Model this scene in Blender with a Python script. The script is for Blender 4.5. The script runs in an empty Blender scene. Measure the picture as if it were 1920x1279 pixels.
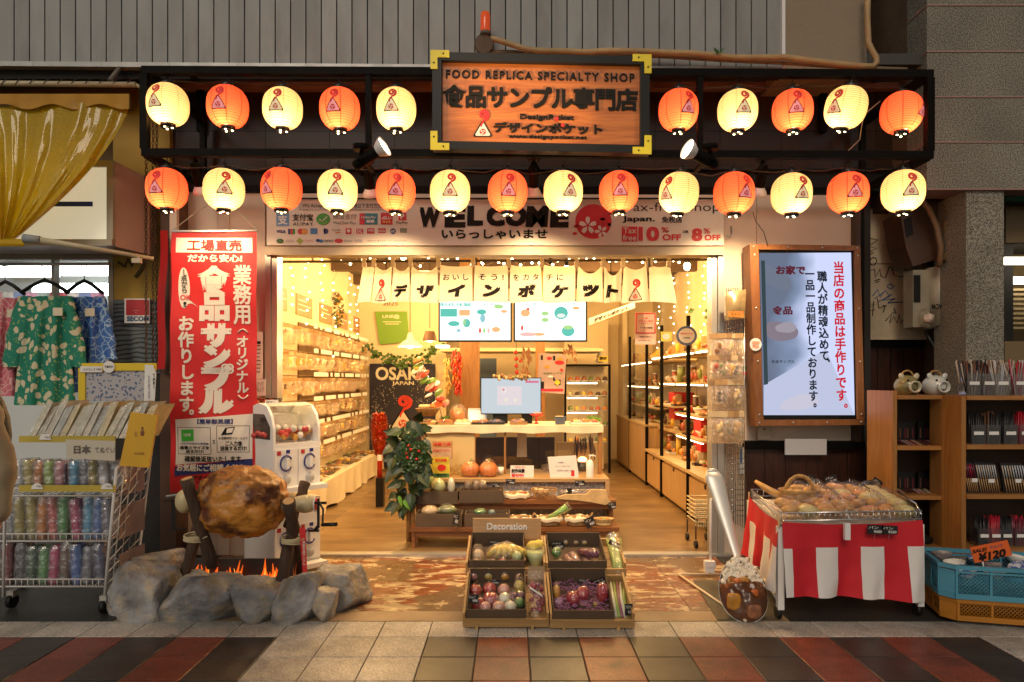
import bpy,math,random
from mathutils import Vector,Matrix,noise
R=math.radians
rnd=random.Random(7)
sc=bpy.context.scene
COL=sc.collection
HC,FP,CX,CY=1.4,1290.0,957.0,712.0
cam_d=bpy.data.cameras.new('camera');cam=bpy.data.objects.new('camera',cam_d);COL.objects.link(cam)
cam.location=(0,0,HC);cam.rotation_euler=(R(90),0,0)
cam_d.sensor_width=36;cam_d.lens=FP/1920*36
cam_d.shift_x=(960-CX)/1920;cam_d.shift_y=(CY-639.5)/1920
cam_d.clip_start=0.05;cam_d.clip_end=300
sc.camera=cam
SUN_EL,SUN_ROT=34,200
w=bpy.data.worlds.new('World');sc.world=w;w.use_nodes=True
nt=w.node_tree;nt.nodes.clear()
sky=nt.nodes.new('ShaderNodeTexSky');sky.sky_type='NISHITA';sky.sun_disc=False
sky.sun_elevation=R(SUN_EL);sky.sun_rotation=R(SUN_ROT)
hs=nt.nodes.new('ShaderNodeHueSaturation');hs.inputs['Saturation'].default_value=0.2
bg=nt.nodes.new('ShaderNodeBackground');bg.inputs[1].default_value=0.06
wo=nt.nodes.new('ShaderNodeOutputWorld')
tn=nt.nodes.new('ShaderNodeMixRGB');tn.blend_type='MULTIPLY';tn.inputs[0].default_value=1;tn.inputs[2].default_value=(1,.94,.84,1)
nt.links.new(sky.outputs[0],hs.inputs['Color']);nt.links.new(hs.outputs[0],tn.inputs[1]);nt.links.new(tn.outputs[0],bg.inputs[0]);nt.links.new(bg.outputs[0],wo.inputs[0])
sd=bpy.data.lights.new('sun','SUN');sd.energy=0.9;sd.angle=R(20);sd.color=(1,0.84,0.66)
so=bpy.data.objects.new('sun',sd);COL.objects.link(so);so.rotation_euler=(R(90-SUN_EL),0,R(-14))
sc.view_settings.view_transform='Standard';sc.view_settings.look='None'
sc.view_settings.exposure=0;sc.view_settings.gamma=1;sc.view_settings.use_curve_mapping=False
sc.cycles.max_bounces=8;sc.cycles.transparent_max_bounces=16;sc.cycles.diffuse_bounces=4
sc.cycles.glossy_bounces=3;sc.cycles.transmission_bounces=6
sc.cycles.caustics_reflective=False;sc.cycles.caustics_refractive=False
sc.cycles.sample_clamp_indirect=4;sc.cycles.use_light_tree=True;sc.cycles.use_denoising=True
def P(x,y,Y):
 return Vector(((x-CX)/FP*Y,Y,HC-(y-CY)/FP*Y))
def PX(x,Y):return(x-CX)/FP*Y
def PZ(y,Y):return HC-(y-CY)/FP*Y
def S(n,Y):return n/FP*Y
def YG(y):return FP*HC/(y-CY)
MATS={}
def mat(name,col,rough=0.5,metal=0.0,var=0.0,vs=6.0,bump=0.0,bs=60.0,emit=None,es=0.0,coat=0.0,rv=0.0,col2=None,c2=(0.45,0.6),trans=0.0,stretch=None,spec=0.5,detail=4,sss=0.0,alpha=1.0):
 if name in MATS:return MATS[name]
 if not col:raise KeyError('no colour yet for '+name)
 m=bpy.data.materials.new(name);m.use_nodes=True;MATS[name]=m
 nt=m.node_tree;N,L=nt.nodes,nt.links
 b=N['Principled BSDF']
 b.inputs['Base Color'].default_value=(*col,1);b.inputs['Roughness'].default_value=rough
 b.inputs['Metallic'].default_value=metal;b.inputs['Specular IOR Level'].default_value=spec
 b.inputs['Coat Weight'].default_value=coat;b.inputs['Alpha'].default_value=alpha
 b.inputs['Transmission Weight'].default_value=trans
 if emit:b.inputs['Emission Color'].default_value=(*emit,1);b.inputs['Emission Strength'].default_value=es
 src=None
 if var or bump or col2 or rv:
  tc=N.new('ShaderNodeTexCoord');mp=N.new('ShaderNodeMapping');L.new(tc.outputs['Object'],mp.inputs[0])
  if stretch:mp.inputs['Scale'].default_value=stretch
  oi=N.new('ShaderNodeObjectInfo')
  ad=N.new('ShaderNodeVectorMath');ad.operation='MULTIPLY_ADD'
  cmb=N.new('ShaderNodeCombineXYZ')
  for k in range(3):L.new(oi.outputs['Random'],cmb.inputs[k])
  L.new(cmb.outputs[0],ad.inputs[0]);ad.inputs[1].default_value=(37,11,23);L.new(mp.outputs[0],ad.inputs[2])
  cur=None
  rgb=N.new('ShaderNodeRGB');rgb.outputs[0].default_value=(*col,1);cur=rgb.outputs[0]
  if col2:
   n2=N.new('ShaderNodeTexNoise');n2.inputs['Scale'].default_value=vs;n2.inputs['Detail'].default_value=8
   n2.inputs['Roughness'].default_value=0.65;L.new(ad.outputs[0],n2.inputs[0])
   rp=N.new('ShaderNodeValToRGB');rp.color_ramp.elements[0].position=c2[0];rp.color_ramp.elements[1].position=c2[1]
   rp.color_ramp.elements[0].color=(0,0,0,1);rp.color_ramp.elements[1].color=(1,1,1,1)
   L.new(n2.outputs[0],rp.inputs[0])
   mx=N.new('ShaderNodeMixRGB');L.new(rp.outputs[0],mx.inputs[0]);L.new(cur,mx.inputs[1]);mx.inputs[2].default_value=(*col2,1)
   cur=mx.outputs[0]
  if var:
   n1=N.new('ShaderNodeTexNoise');n1.inputs['Scale'].default_value=vs*0.7;n1.inputs['Detail'].default_value=detail
   L.new(ad.outputs[0],n1.inputs[0])
   mr=N.new('ShaderNodeMapRange');mr.inputs[1].default_value=0.3;mr.inputs[2].default_value=0.7
   mr.inputs[3].default_value=1-var;mr.inputs[4].default_value=1+var*0.6;L.new(n1.outputs[0],mr.inputs[0])
   vm=N.new('ShaderNodeVectorMath');vm.operation='SCALE';L.new(cur,vm.inputs[0]);L.new(mr.outputs[0],vm.inputs['Scale'])
   cur=vm.outputs[0]
   rr=N.new('ShaderNodeMapRange');rr.inputs[3].default_value=min(1,rough*1.2);rr.inputs[4].default_value=rough*0.8
   L.new(n1.outputs[0],rr.inputs[0]);L.new(rr.outputs[0],b.inputs['Roughness'])
  if rv:
   mr=N.new('ShaderNodeMapRange');mr.inputs[3].default_value=1-rv;mr.inputs[4].default_value=1+rv
   L.new(oi.outputs['Random'],mr.inputs[0])
   vm=N.new('ShaderNodeVectorMath');vm.operation='SCALE';L.new(cur,vm.inputs[0]);L.new(mr.outputs[0],vm.inputs['Scale'])
   cur=vm.outputs[0]
  L.new(cur,b.inputs['Base Color'])
  if bump:
   nb=N.new('ShaderNodeTexNoise');nb.inputs['Scale'].default_value=bs;nb.inputs['Detail'].default_value=5
   L.new(ad.outputs[0],nb.inputs[0])
   bp=N.new('ShaderNodeBump');bp.inputs['Strength'].default_value=bump;bp.inputs['Distance'].default_value=0.01
   L.new(nb.outputs[0],bp.inputs['Height']);L.new(bp.outputs[0],b.inputs['Normal'])
 return m
def emis(name,col,s):
 if name in MATS:return MATS[name]
 m=bpy.data.materials.new(name);m.use_nodes=True;MATS[name]=m
 nt=m.node_tree;nt.nodes.clear()
 e=nt.nodes.new('ShaderNodeEmission');e.inputs[0].default_value=(*col,1);e.inputs[1].default_value=s
 o=nt.nodes.new('ShaderNodeOutputMaterial');nt.links.new(e.outputs[0],o.inputs[0]);return m
def glassy(name,tint=(1,1,1),gloss=0.12,rough=0.03,bump=0.0,bs=30,film=0.0):
 if name in MATS:return MATS[name]
 m=bpy.data.materials.new(name);m.use_nodes=True;MATS[name]=m
 nt=m.node_tree;N,L=nt.nodes,nt.links;N.clear()
 tr=N.new('ShaderNodeBsdfTransparent');tr.inputs[0].default_value=(*tint,1)
 gl=N.new('ShaderNodeBsdfGlossy');gl.inputs['Roughness'].default_value=rough;gl.inputs[0].default_value=(1,1,1,1)
 lw=N.new('ShaderNodeLayerWeight');lw.inputs[0].default_value=0.25
 mr=N.new('ShaderNodeMapRange');mr.inputs[3].default_value=gloss*0.5;mr.inputs[4].default_value=min(1,gloss*4)
 L.new(lw.outputs['Facing'],mr.inputs[0])
 mx=N.new('ShaderNodeMixShader');L.new(mr.outputs[0],mx.inputs[0]);L.new(tr.outputs[0],mx.inputs[1]);L.new(gl.outputs[0],mx.inputs[2])
 last=mx
 if film:
  df=N.new('ShaderNodeBsdfTranslucent');df.inputs[0].default_value=(*tint,1)
  d2=N.new('ShaderNodeBsdfDiffuse');d2.inputs[0].default_value=(*tint,1)
  a=N.new('ShaderNodeAddShader');a=N.new('ShaderNodeMixShader');L.new(df.outputs[0],a.inputs[1]);L.new(d2.outputs[0],a.inputs[2])
  m2=N.new('ShaderNodeMixShader');m2.inputs[0].default_value=film;L.new(mx.outputs[0],m2.inputs[1]);L.new(a.outputs[0],m2.inputs[2]);last=m2
 if bump:
  tc=N.new('ShaderNodeTexCoord');nb=N.new('ShaderNodeTexNoise');nb.inputs['Scale'].default_value=bs;nb.inputs['Detail'].default_value=3
  L.new(tc.outputs['Object'],nb.inputs[0]);bp=N.new('ShaderNodeBump');bp.inputs['Strength'].default_value=bump;bp.inputs['Distance'].default_value=0.02
  L.new(nb.outputs[0],bp.inputs['Height']);L.new(bp.outputs[0],gl.inputs['Normal']);L.new(bp.outputs[0],lw.inputs['Normal'])
 o=N.new('ShaderNodeOutputMaterial');L.new(last.outputs[0],o.inputs[0]);return m
def wood(name,c1,c2,rough=0.5,axis='X',scale=3.0,coat=0.0,dist=3.0):
 if name in MATS:return MATS[name]
 m=mat(name,c1,rough,coat=coat);nt=m.node_tree;N,L=nt.nodes,nt.links;b=N['Principled BSDF']
 tc=N.new('ShaderNodeTexCoord');mp=N.new('ShaderNodeMapping');oi=N.new('ShaderNodeObjectInfo')
 st={'X':(0.6,7,7),'Y':(7,0.6,7),'Z':(7,7,0.6)}[axis];mp.inputs['Scale'].default_value=st
 L.new(tc.outputs['Object'],mp.inputs[0])
 cmb=N.new('ShaderNodeCombineXYZ');ad=N.new('ShaderNodeVectorMath');ad.operation='MULTIPLY_ADD'
 for k in range(3):L.new(oi.outputs['Random'],cmb.inputs[k])
 L.new(cmb.outputs[0],ad.inputs[0]);ad.inputs[1].default_value=(31,17,13);L.new(mp.outputs[0],ad.inputs[2])
 n=N.new('ShaderNodeTexNoise');n.inputs['Scale'].default_value=scale;n.inputs['Detail'].default_value=6;n.inputs['Distortion'].default_value=dist*0.4
 L.new(ad.outputs[0],n.inputs[0])
 ml=N.new('ShaderNodeMath');ml.operation='MULTIPLY';ml.inputs[1].default_value=9;L.new(n.outputs[0],ml.inputs[0])
 pp=N.new('ShaderNodeMath');pp.operation='PINGPONG';pp.inputs[1].default_value=1;L.new(ml.outputs[0],pp.inputs[0])
 n2=N.new('ShaderNodeTexNoise');n2.inputs['Scale'].default_value=scale*9;n2.inputs['Detail'].default_value=3;L.new(ad.outputs[0],n2.inputs[0])
 av=N.new('ShaderNodeMath');av.operation='MULTIPLY_ADD';av.inputs[1].default_value=0.6;L.new(pp.outputs[0],av.inputs[0])
 h=N.new('ShaderNodeMath');h.operation='MULTIPLY';h.inputs[1].default_value=0.5;L.new(n2.outputs[0],h.inputs[0]);L.new(h.outputs[0],av.inputs[2])
 mx=N.new('ShaderNodeMixRGB');mx.inputs[1].default_value=(*c1,1);mx.inputs[2].default_value=(*c2,1);L.new(av.outputs[0],mx.inputs[0])
 vm=N.new('ShaderNodeVectorMath');vm.operation='SCALE';mr=N.new('ShaderNodeMapRange');mr.inputs[3].default_value=0.85;mr.inputs[4].default_value=1.15
 L.new(oi.outputs['Random'],mr.inputs[0]);L.new(mx.outputs[0],vm.inputs[0]);L.new(mr.outputs[0],vm.inputs['Scale'])
 L.new(vm.outputs[0],b.inputs['Base Color'])
 bp=N.new('ShaderNodeBump');bp.inputs['Strength'].default_value=0.15;bp.inputs['Distance'].default_value=0.004
 L.new(av.outputs[0],bp.inputs['Height']);L.new(bp.outputs[0],b.inputs['Normal'])
 return m
WL={}
def tag(o,label=None,cat=None,group=None,kind=None):
 if label:o['label']=label
 if cat:o['category']=cat
 if group:o['group']=group
 if kind:o['kind']=kind
 return o
def thing(name,label,cat,loc=(0,0,0),group=None):
 o=bpy.data.objects.new(name,None);COL.objects.link(o);o.location=loc;o.empty_display_size=0.1
 WL[o.name]=Vector(loc);return tag(o,label,cat,group)
class MB:
 def __init__(s):s.v=[];s.f=[];s.m=[];s.s=[]
 def add(s,vs,fs,m=0,sm=False):
  n=len(s.v);s.v.extend(Vector(a)for a in vs)
  for f in fs:s.f.append([n+i for i in f]);s.m.append(m);s.s.append(sm)
  return s
 def box(s,x0,x1,y0,y1,z0,z1,m=0,M=None):
  if x0>x1:x0,x1=x1,x0
  if y0>y1:y0,y1=y1,y0
  if z0>z1:z0,z1=z1,z0
  vs=[Vector(a)for a in((x0,y0,z0),(x1,y0,z0),(x1,y1,z0),(x0,y1,z0),(x0,y0,z1),(x1,y0,z1),(x1,y1,z1),(x0,y1,z1))]
  if M:vs=[M@a for a in vs]
  return s.add(vs,[(0,3,2,1),(4,5,6,7),(0,1,5,4),(1,2,6,5),(2,3,7,6),(3,0,4,7)],m)
 def obox(s,c,d,M=None,m=0):
  T=Matrix.Translation(c)@(M.to_4x4()if M else Matrix.Identity(4))
  return s.box(-d[0]/2,d[0]/2,-d[1]/2,d[1]/2,-d[2]/2,d[2]/2,m,T)
 def cyl(s,p0,p1,r0,r1=None,seg=12,m=0,cap=True,sm=True):
  p0,p1=Vector(p0),Vector(p1);r1=r0 if r1 is None else r1
  q=(p1-p0).to_track_quat('Z','Y');vs=[];fs=[]
  for p,r in((p0,r0),(p1,r1)):
   for k in range(seg):
    a=2*math.pi*k/seg;vs.append(p+q@Vector((r*math.cos(a),r*math.sin(a),0)))
  for k in range(seg):fs.append((k,(k+1)%seg,seg+(k+1)%seg,seg+k))
  s.add(vs,fs,m,sm)
  if cap:
   n=len(s.v)-2*seg
   s.f.append([n+k for k in reversed(range(seg))]);s.m.append(m);s.s.append(False)
   s.f.append([n+seg+k for k in range(seg)]);s.m.append(m);s.s.append(False)
  return s
 def tube(s,pts,r,seg=6,m=0,closed=False):
  pts=[Vector(p)for p in pts];n=len(pts);vs=[];fs=[]
  up=None
  for i,p in enumerate(pts):
   a=pts[i-1]if(i or closed)else p;b=pts[(i+1)%n]if(i<n-1 or closed)else p
   t=(b-a);t=t.normalized()if t.length>1e-9 else Vector((0,0,1))
   if up is None:up=t.orthogonal().normalized()
   up=(up-t*up.dot(t));up=up.normalized()if up.length>1e-6 else t.orthogonal().normalized()
   sd=t.cross(up);rr=r[i]if isinstance(r,(list,tuple))else r
   for k in range(seg):
    an=2*math.pi*k/seg;vs.append(p+(up*math.cos(an)+sd*math.sin(an))*rr)
  for i in range(n if closed else n-1):
   j=(i+1)%n
   for k in range(seg):fs.append((i*seg+k,i*seg+(k+1)%seg,j*seg+(k+1)%seg,j*seg+k))
  s.add(vs,fs,m,True)
  if not closed:
   b=len(s.v)-n*seg
   s.f.append([b+k for k in reversed(range(seg))]);s.m.append(m);s.s.append(False)
   s.f.append([b+(n-1)*seg+k for k in range(seg)]);s.m.append(m);s.s.append(False)
  return s
 def lathe(s,prof,c=(0,0,0),seg=20,m=0,M=None,sm=True):
  c=Vector(c);vs=[];fs=[]
  for r,z in prof:
   for k in range(seg):
    a=2*math.pi*k/seg;v=Vector((r*math.cos(a),r*math.sin(a),z));vs.append((M@v if M else v)+c)
  for i in range(len(prof)-1):
   for k in range(seg):fs.append((i*seg+k,i*seg+(k+1)%seg,(i+1)*seg+(k+1)%seg,(i+1)*seg+k))
  return s.add(vs,fs,m,sm)
 def ell(s,c,rad,seg=16,rings=10,m=0,fn=None,M=None,sm=True):
  c=Vector(c);vs=[];fs=[]
  for i in range(rings+1):
   th=math.pi*i/rings
   for k in range(seg):
    a=2*math.pi*k/seg;d=Vector((math.sin(th)*math.cos(a),math.sin(th)*math.sin(a),-math.cos(th)))
    q=fn(d)if fn else 1.0
    v=Vector((d.x*rad[0]*q,d.y*rad[1]*q,d.z*rad[2]*q));vs.append((M@v if M else v)+c)
  for i in range(rings):
   for k in range(seg):fs.append((i*seg+k,i*seg+(k+1)%seg,(i+1)*seg+(k+1)%seg,(i+1)*seg+k))
  return s.add(vs,fs,m,sm)
 def prism(s,poly,y0,y1,m=0,side=None):
  n=len(poly);vs=[Vector((x,y0,z))for x,z in poly]+[Vector((x,y1,z))for x,z in poly]
  ar=sum(poly[i][0]*poly[(i+1)%n][1]-poly[(i+1)%n][0]*poly[i][1]for i in range(n))
  fr=list(range(n));bk=[n+i for i in reversed(range(n))]
  if ar<0:fr.reverse();bk.reverse()
  s.add(vs,[fr],m);k=len(s.v)-2*n
  s.f.append([k+i for i in bk]);s.m.append(m);s.s.append(False)
  for i in range(n):
   j=(i+1)%n;q=[k+i,k+j,k+n+j,k+n+i]
   if ar>0:q.reverse()
   s.f.append(q);s.m.append(side if side is not None else m);s.s.append(False)
  return s
 def sheet(s,fn,nu,nv,m=0,sm=True):
  vs=[fn(i/nu,j/nv)for j in range(nv+1)for i in range(nu+1)]
  fs=[(j*(nu+1)+i,j*(nu+1)+i+1,(j+1)*(nu+1)+i+1,(j+1)*(nu+1)+i)for j in range(nv)for i in range(nu)]
  return s.add(vs,fs,m,sm)
 def build(s,name,mats,parent=None,loc=None,link=True):
  if not isinstance(mats,(list,tuple)):mats=[mats]
  off=WL.get(parent.name,Vector())if parent else(Vector(loc)if loc is not None else Vector())
  me=bpy.data.meshes.new(name);me.from_pydata([tuple(a-off)for a in s.v],[],s.f)
  for mt in mats:me.materials.append(mt)
  me.polygons.foreach_set('material_index',s.m);me.polygons.foreach_set('use_smooth',s.s);me.update()
  o=bpy.data.objects.new(name,me);COL.objects.link(o)
  if parent:o.parent=parent;WL[o.name]=off
  elif loc is not None:o.location=loc;WL[o.name]=Vector(loc)
  return o
def local_part(mb,name,m,parent):
 o=mb.build(name,m);o.parent=parent;WL[o.name]=WL.get(parent.name,Vector());return o
def kids(o):return[c for c in bpy.data.objects if c.parent==o]
KC={}
def tree_of(o):
 if o.name not in KC:KC[o.name]=[(c,tree_of(c))for c in kids(o)]
 return KC[o.name]
def dup(o,loc=None,rot=None,scale=None,label=None,group=None,tr=None):
 tr=tree_of(o)if tr is None else tr
 c=o.copy();COL.objects.link(c)
 if loc is not None:c.location=loc;WL[c.name]=Vector(loc)
 if rot is not None:c.rotation_euler=rot
 if scale is not None:c.scale=scale if isinstance(scale,(tuple,list))else(scale,)*3
 if label:c['label']=label
 if group:c['group']=group
 for ch,sub in tr:
  k=dup(ch,tr=sub);k.parent=c
 return c
TC={}
def tmesh(s,bold=0.0,space=1.0,line=1.0):
 key=(s,bold,space,line)
 if key in TC:return TC[key]
 c=bpy.data.curves.new('t','FONT');c.body=s;c.offset=bold;c.resolution_u=3;c.align_x='CENTER'
 c.space_character=space;c.space_line=line
 o=bpy.data.objects.new('t',c);m=bpy.data.meshes.new_from_object(o)
 vs=[(v.co.x,v.co.y)for v in m.vertices];fs=[list(p.vertices)for p in m.polygons]
 bpy.data.objects.remove(o);bpy.data.curves.remove(c);bpy.data.meshes.remove(m)
 if not vs:vs=[(0,0),(1,1)]
 x0=min(a[0]for a in vs);x1=max(a[0]for a in vs);y0=min(a[1]for a in vs);y1=max(a[1]for a in vs)
 vs=[((a[0]-x0)/max(1e-6,x1-x0),(a[1]-y0)/max(1e-6,y1-y0))for a in vs]
 TC[key]=(vs,fs,(x1-x0,y1-y0));return TC[key]
def text_into(mb,s,x0,y0,x1,y1,Y,bold=0.0,space=1.0,line=1.0,m=0,warp=None,shear=0.0,thick=0.0):
 """lettering filling the box x0..x1, y0..y1 (photo units) on the sheet at depth Y"""
 vs,fs,(we,he)=tmesh(s,min(bold,.008),space,line)
 e=max(0,bold-.008)*.75;eu,ev=min(.2,e/max(.01,we)),min(.2,e/max(.01,he))
 for k,(du,dv)in enumerate([(0,0)]if e<.002 else[(0,0),(-1,-1),(1,1),(-1,1),(1,-1)]):
  pts=[]
  for u,v in vs:
   u=eu+u*(1-2*eu)+du*eu;v=ev+v*(1-2*ev)+dv*ev
   q=P(x0+(x1-x0)*u+shear*(v-0.5),y1+(y0-y1)*v,Y);q=warp(q)if warp else q;q.y-=.00012*k;pts.append(q)
  mb.add(pts,[list(f)for f in fs],m)
  if thick:
   base=len(mb.v)-len(pts);cnt={}
   for f in fs:
    for i in range(len(f)):
     ed=(f[i],f[(i+1)%len(f)]);cnt.setdefault(tuple(sorted(ed)),[]).append(ed)
   n=len(mb.v);mb.v.extend(p+Vector((0,thick,0))for p in pts)
   for es in cnt.values():
    if len(es)==1:
     a,b=es[0];mb.f.append([base+b,base+a,n+a,n+b]);mb.m.append(m);mb.s.append(False)
def text(s,x0,y0,x1,y1,Y,material,parent,bold=0.0,name='lettering',**k):
 mb=MB();text_into(mb,s,x0,y0,x1,y1,Y,bold,**k)
 return mb.build(name,material,parent)
def panel(x0,y0,x1,y1,Y,t,name,material,parent=None,mb=None):
 b=MB()if mb is None else mb
 b.box(PX(x0,Y),PX(x1,Y),Y,Y+t,PZ(y1,Y),PZ(y0,Y))
 if mb is None:return b.build(name,material,parent)
def light(name,kind,loc,energy,col,size=0.05,parent=None,rot=None,spot=None,blend=0.5,sx=None,sy=None):
 d=bpy.data.lights.new(name,kind);d.energy=energy;d.color=col
 if kind in('POINT','SPOT'):d.shadow_soft_size=size
 if kind=='AREA':d.shape='RECTANGLE';d.size=sx or size;d.size_y=sy or size
 if kind=='SPOT':d.spot_size=spot or R(90);d.spot_blend=blend
 o=bpy.data.objects.new(name,d);COL.objects.link(o)
 if parent:o.parent=parent;o.location=Vector(loc)-WL.get(parent.name,Vector())
 else:o.location=loc
 if rot:o.rotation_euler=rot
 return o
def aim(o,d):o.rotation_euler=Vector(d).to_track_quat('-Z','Y').to_euler()
def nz(p,s=1.0):return noise.noise(Vector(p)*s)
M_black=mat('black_painted_steel',(0.006,0.005,0.004),0.55,var=0.2,vs=12,spec=0.06)
M_blk=mat('black_plastic',(0.01,0.01,0.01),0.4,spec=0.25)
M_white=mat('white_paint',(0.75,0.73,0.7),0.5,var=0.06,vs=3)
M_wplas=mat('white_plastic',(0.78,0.77,0.75),0.3,var=0.04,vs=5)
M_ink=mat('black_ink',(0.012,0.01,0.009),0.7,spec=0.2)
M_red=mat('red_print',(0.62,0.02,0.02),0.55)
M_wire=mat('bare_wire',(0.35,0.3,0.22),0.5,0.3)
M_chrome=mat('bright_wire',(0.75,0.75,0.76),0.22,1.0)
M_paper=mat('white_paper',(0.78,0.76,0.72),0.7,var=0.05,vs=8)
M_alu=mat('aluminium_frame',(0.5,0.48,0.44),0.38,0.6,var=0.1,vs=5)
M_card=mat('brown_cardboard',(0.1,0.065,0.038),0.75,var=0.15,vs=9)
M_glass=glassy('clear_glass',gloss=0.1)
M_wrap=glassy('cellophane',(1,0.99,0.97),gloss=0.16,rough=0.1,bump=0.9,bs=45,film=0.025)
#GROUND
M_tl=mat('light_terrazzo_tile',(0.52,0.48,0.42),0.42,var=0.2,vs=5,bump=0.08,bs=220,rv=0.1,col2=(0.16,0.14,0.12),c2=(0.6,0.72))
M_tr=mat('red_terrazzo_tile',(0.25,0.062,0.034),0.4,var=0.25,vs=6,bump=0.08,bs=220,rv=0.12,col2=(0.11,0.045,0.03),c2=(0.5,0.75))
M_td=mat('dark_terrazzo_tile',(0.05,0.041,0.035),0.38,var=0.3,vs=6,bump=0.08,bs=220,rv=0.15,col2=(0.028,0.024,0.02),c2=(0.5,0.75))
for m,sc_ in((M_tl,160),(M_tr,160),(M_td,160)):
 nt=m.node_tree;N,L=nt.nodes,nt.links;b=N['Principled BSDF'];src=b.inputs['Base Color'].links[0].from_socket
 tc=N.new('ShaderNodeTexCoord');v=N.new('ShaderNodeTexVoronoi');v.inputs['Scale'].default_value=sc_
 L.new(tc.outputs['Object'],v.inputs[0]);mr=N.new('ShaderNodeMapRange');mr.inputs[1].default_value=0.0;mr.inputs[2].default_value=1.0
 mr.inputs[3].default_value=0.62;mr.inputs[4].default_value=1.25
 s2=N.new('ShaderNodeSeparateColor');L.new(v.outputs['Color'],s2.inputs[0]);L.new(s2.outputs[0],mr.inputs[0])
 vm=N.new('ShaderNodeVectorMath');vm.operation='SCALE';L.new(src,vm.inputs[0]);L.new(mr.outputs[0],vm.inputs['Scale'])
 ge=N.new('ShaderNodeNewGeometry');g1=N.new('ShaderNodeTexNoise');g1.inputs['Scale'].default_value=1.7;g1.inputs['Detail'].default_value=9;g1.inputs['Roughness'].default_value=.7;L.new(ge.outputs['Position'],g1.inputs[0])
 r1=N.new('ShaderNodeMapRange');r1.inputs[1].default_value=.35;r1.inputs[2].default_value=.62;r1.inputs[3].default_value=.55;r1.inputs[4].default_value=1.12;L.new(g1.outputs[0],r1.inputs[0])
 g2=N.new('ShaderNodeTexVoronoi');g2.inputs['Scale'].default_value=3.1;L.new(ge.outputs['Position'],g2.inputs[0]);r2=N.new('ShaderNodeMapRange');r2.inputs[1].default_value=.05;r2.inputs[2].default_value=.075;r2.inputs[3].default_value=.45;r2.inputs[4].default_value=1;L.new(g2.outputs['Distance'],r2.inputs[0])
 mm_=N.new('ShaderNodeMath');mm_.operation='MULTIPLY';L.new(r1.outputs[0],mm_.inputs[0]);L.new(r2.outputs[0],mm_.inputs[1]);v2=N.new('ShaderNodeVectorMath');v2.operation='SCALE';L.new(vm.outputs[0],v2.inputs[0]);L.new(mm_.outputs[0],v2.inputs['Scale']);L.new(v2.outputs[0],b.inputs['Base Color'])
M_dirt=mat('dark_grout',(0.03,0.026,0.022),0.8,var=0.3)
TS,TY0=0.2731,3.747
TX0=PX(801.7,TY0)
g=MB();g.box(-9,9,-6,14,-0.3,-0.012);tag(g.build('ground',mat('ground_concrete',(0.09,0.08,0.07),0.8,var=0.25,vs=2)),kind='structure')
b=MB();b.box(-6.2,6.2,0.72,3.987,-0.0118,-0.006)
pave=tag(b.build('tiled_pavement',M_dirt),kind='structure')
proto_tile={}
def tile(i,y0,y1,m):
 key=(m.name,round(y1-y0,3))
 if key not in proto_tile:
  h=TS/2-0.0022;t=MB();d=(y1-y0)/2-0.0022;c=0.003
  vs=[(-h,-d,-.006),(h,-d,-.006),(h,d,-.006),(-h,d,-.006),(-h,-d,-c),(h,-d,-c),(h,d,-c),(-h,d,-c),(-h+c,-d+c,0),(h-c,-d+c,0),(h-c,d-c,0),(-h+c,d-c,0)]
  fs=[(0,1,5,4),(1,2,6,5),(2,3,7,6),(3,0,4,7),(4,5,9,8),(5,6,10,9),(6,7,11,10),(7,4,8,11),(8,9,10,11)]
  t.add(vs,fs);t_=t.build("tile",m);me=t_.data;bpy.data.objects.remove(bpy.data.objects[t_.name]);proto_tile[key]=me
 o=bpy.data.objects.new('tile',proto_tile[key]);COL.objects.link(o);o.parent=pave
 o.location=(TX0+(i+0.5)*TS,(y0+y1)/2,rnd.uniform(-0.0006,0.0006))
for i in range(-20,23):
 tile(i,TY0,3.987,M_tl)
 for r in range(7):
  k=i%14
  m=M_tl if k>=11 else(M_td if k%2==0 else M_tr)
  if r>=4:m=m
  tile(i,TY0-(r+1)*TS,TY0-r*TS,m)
M_apron=mat('peeling_apron_paint',(0.2,0.06,0.02),0.28,var=0.45,vs=4,bump=0.3,bs=18,col2=(0.5,0.38,0.22),c2=(0.52,0.535),stretch=(1,3,1))
nt=M_apron.node_tree;N,L=nt.nodes,nt.links;b_=N['Principled BSDF'];src=b_.inputs['Base Color'].links[0].from_socket
tc=N.new('ShaderNodeTexCoord');n3=N.new('ShaderNodeTexNoise');n3.inputs['Scale'].default_value=1.6;n3.inputs['Detail'].default_value=5
L.new(tc.outputs['Object'],n3.inputs[0]);rp=N.new('ShaderNodeValToRGB');rp.color_ramp.elements[0].position=.5;rp.color_ramp.elements[1].position=.53
L.new(n3.outputs[0],rp.inputs[0]);mx=N.new('ShaderNodeMixRGB');L.new(rp.outputs[0],mx.inputs[0]);L.new(src,mx.inputs[1]);mx.inputs[2].default_value=(0.15,0.085,0.035,1)
n4=N.new('ShaderNodeTexNoise');n4.inputs['Scale'].default_value=8;n4.inputs['Detail'].default_value=9;n4.inputs['Roughness'].default_value=.7
L.new(tc.outputs['Object'],n4.inputs[0]);rp2=N.new('ShaderNodeValToRGB');rp2.color_ramp.elements[0].position=.59;rp2.color_ramp.elements[1].position=.6
L.new(n4.outputs[0],rp2.inputs[0]);mx2=N.new('ShaderNodeMixRGB');L.new(rp2.outputs[0],mx2.inputs[0]);L.new(mx.outputs[0],mx2.inputs[1]);mx2.inputs[2].default_value=(0.55,0.42,0.24,1)
L.new(mx2.outputs[0],b_.inputs['Base Color'])
b=MB()
YA0,YA1=4.16,5.5
xs=[-2.3,-1.15,0.02,1.1,1.62]
b.box(-2.3,1.62,YA0,YA1,-0.0115,-0.004)
ap=tag(b.build('shop_apron',M_dirt),kind='structure')
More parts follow.
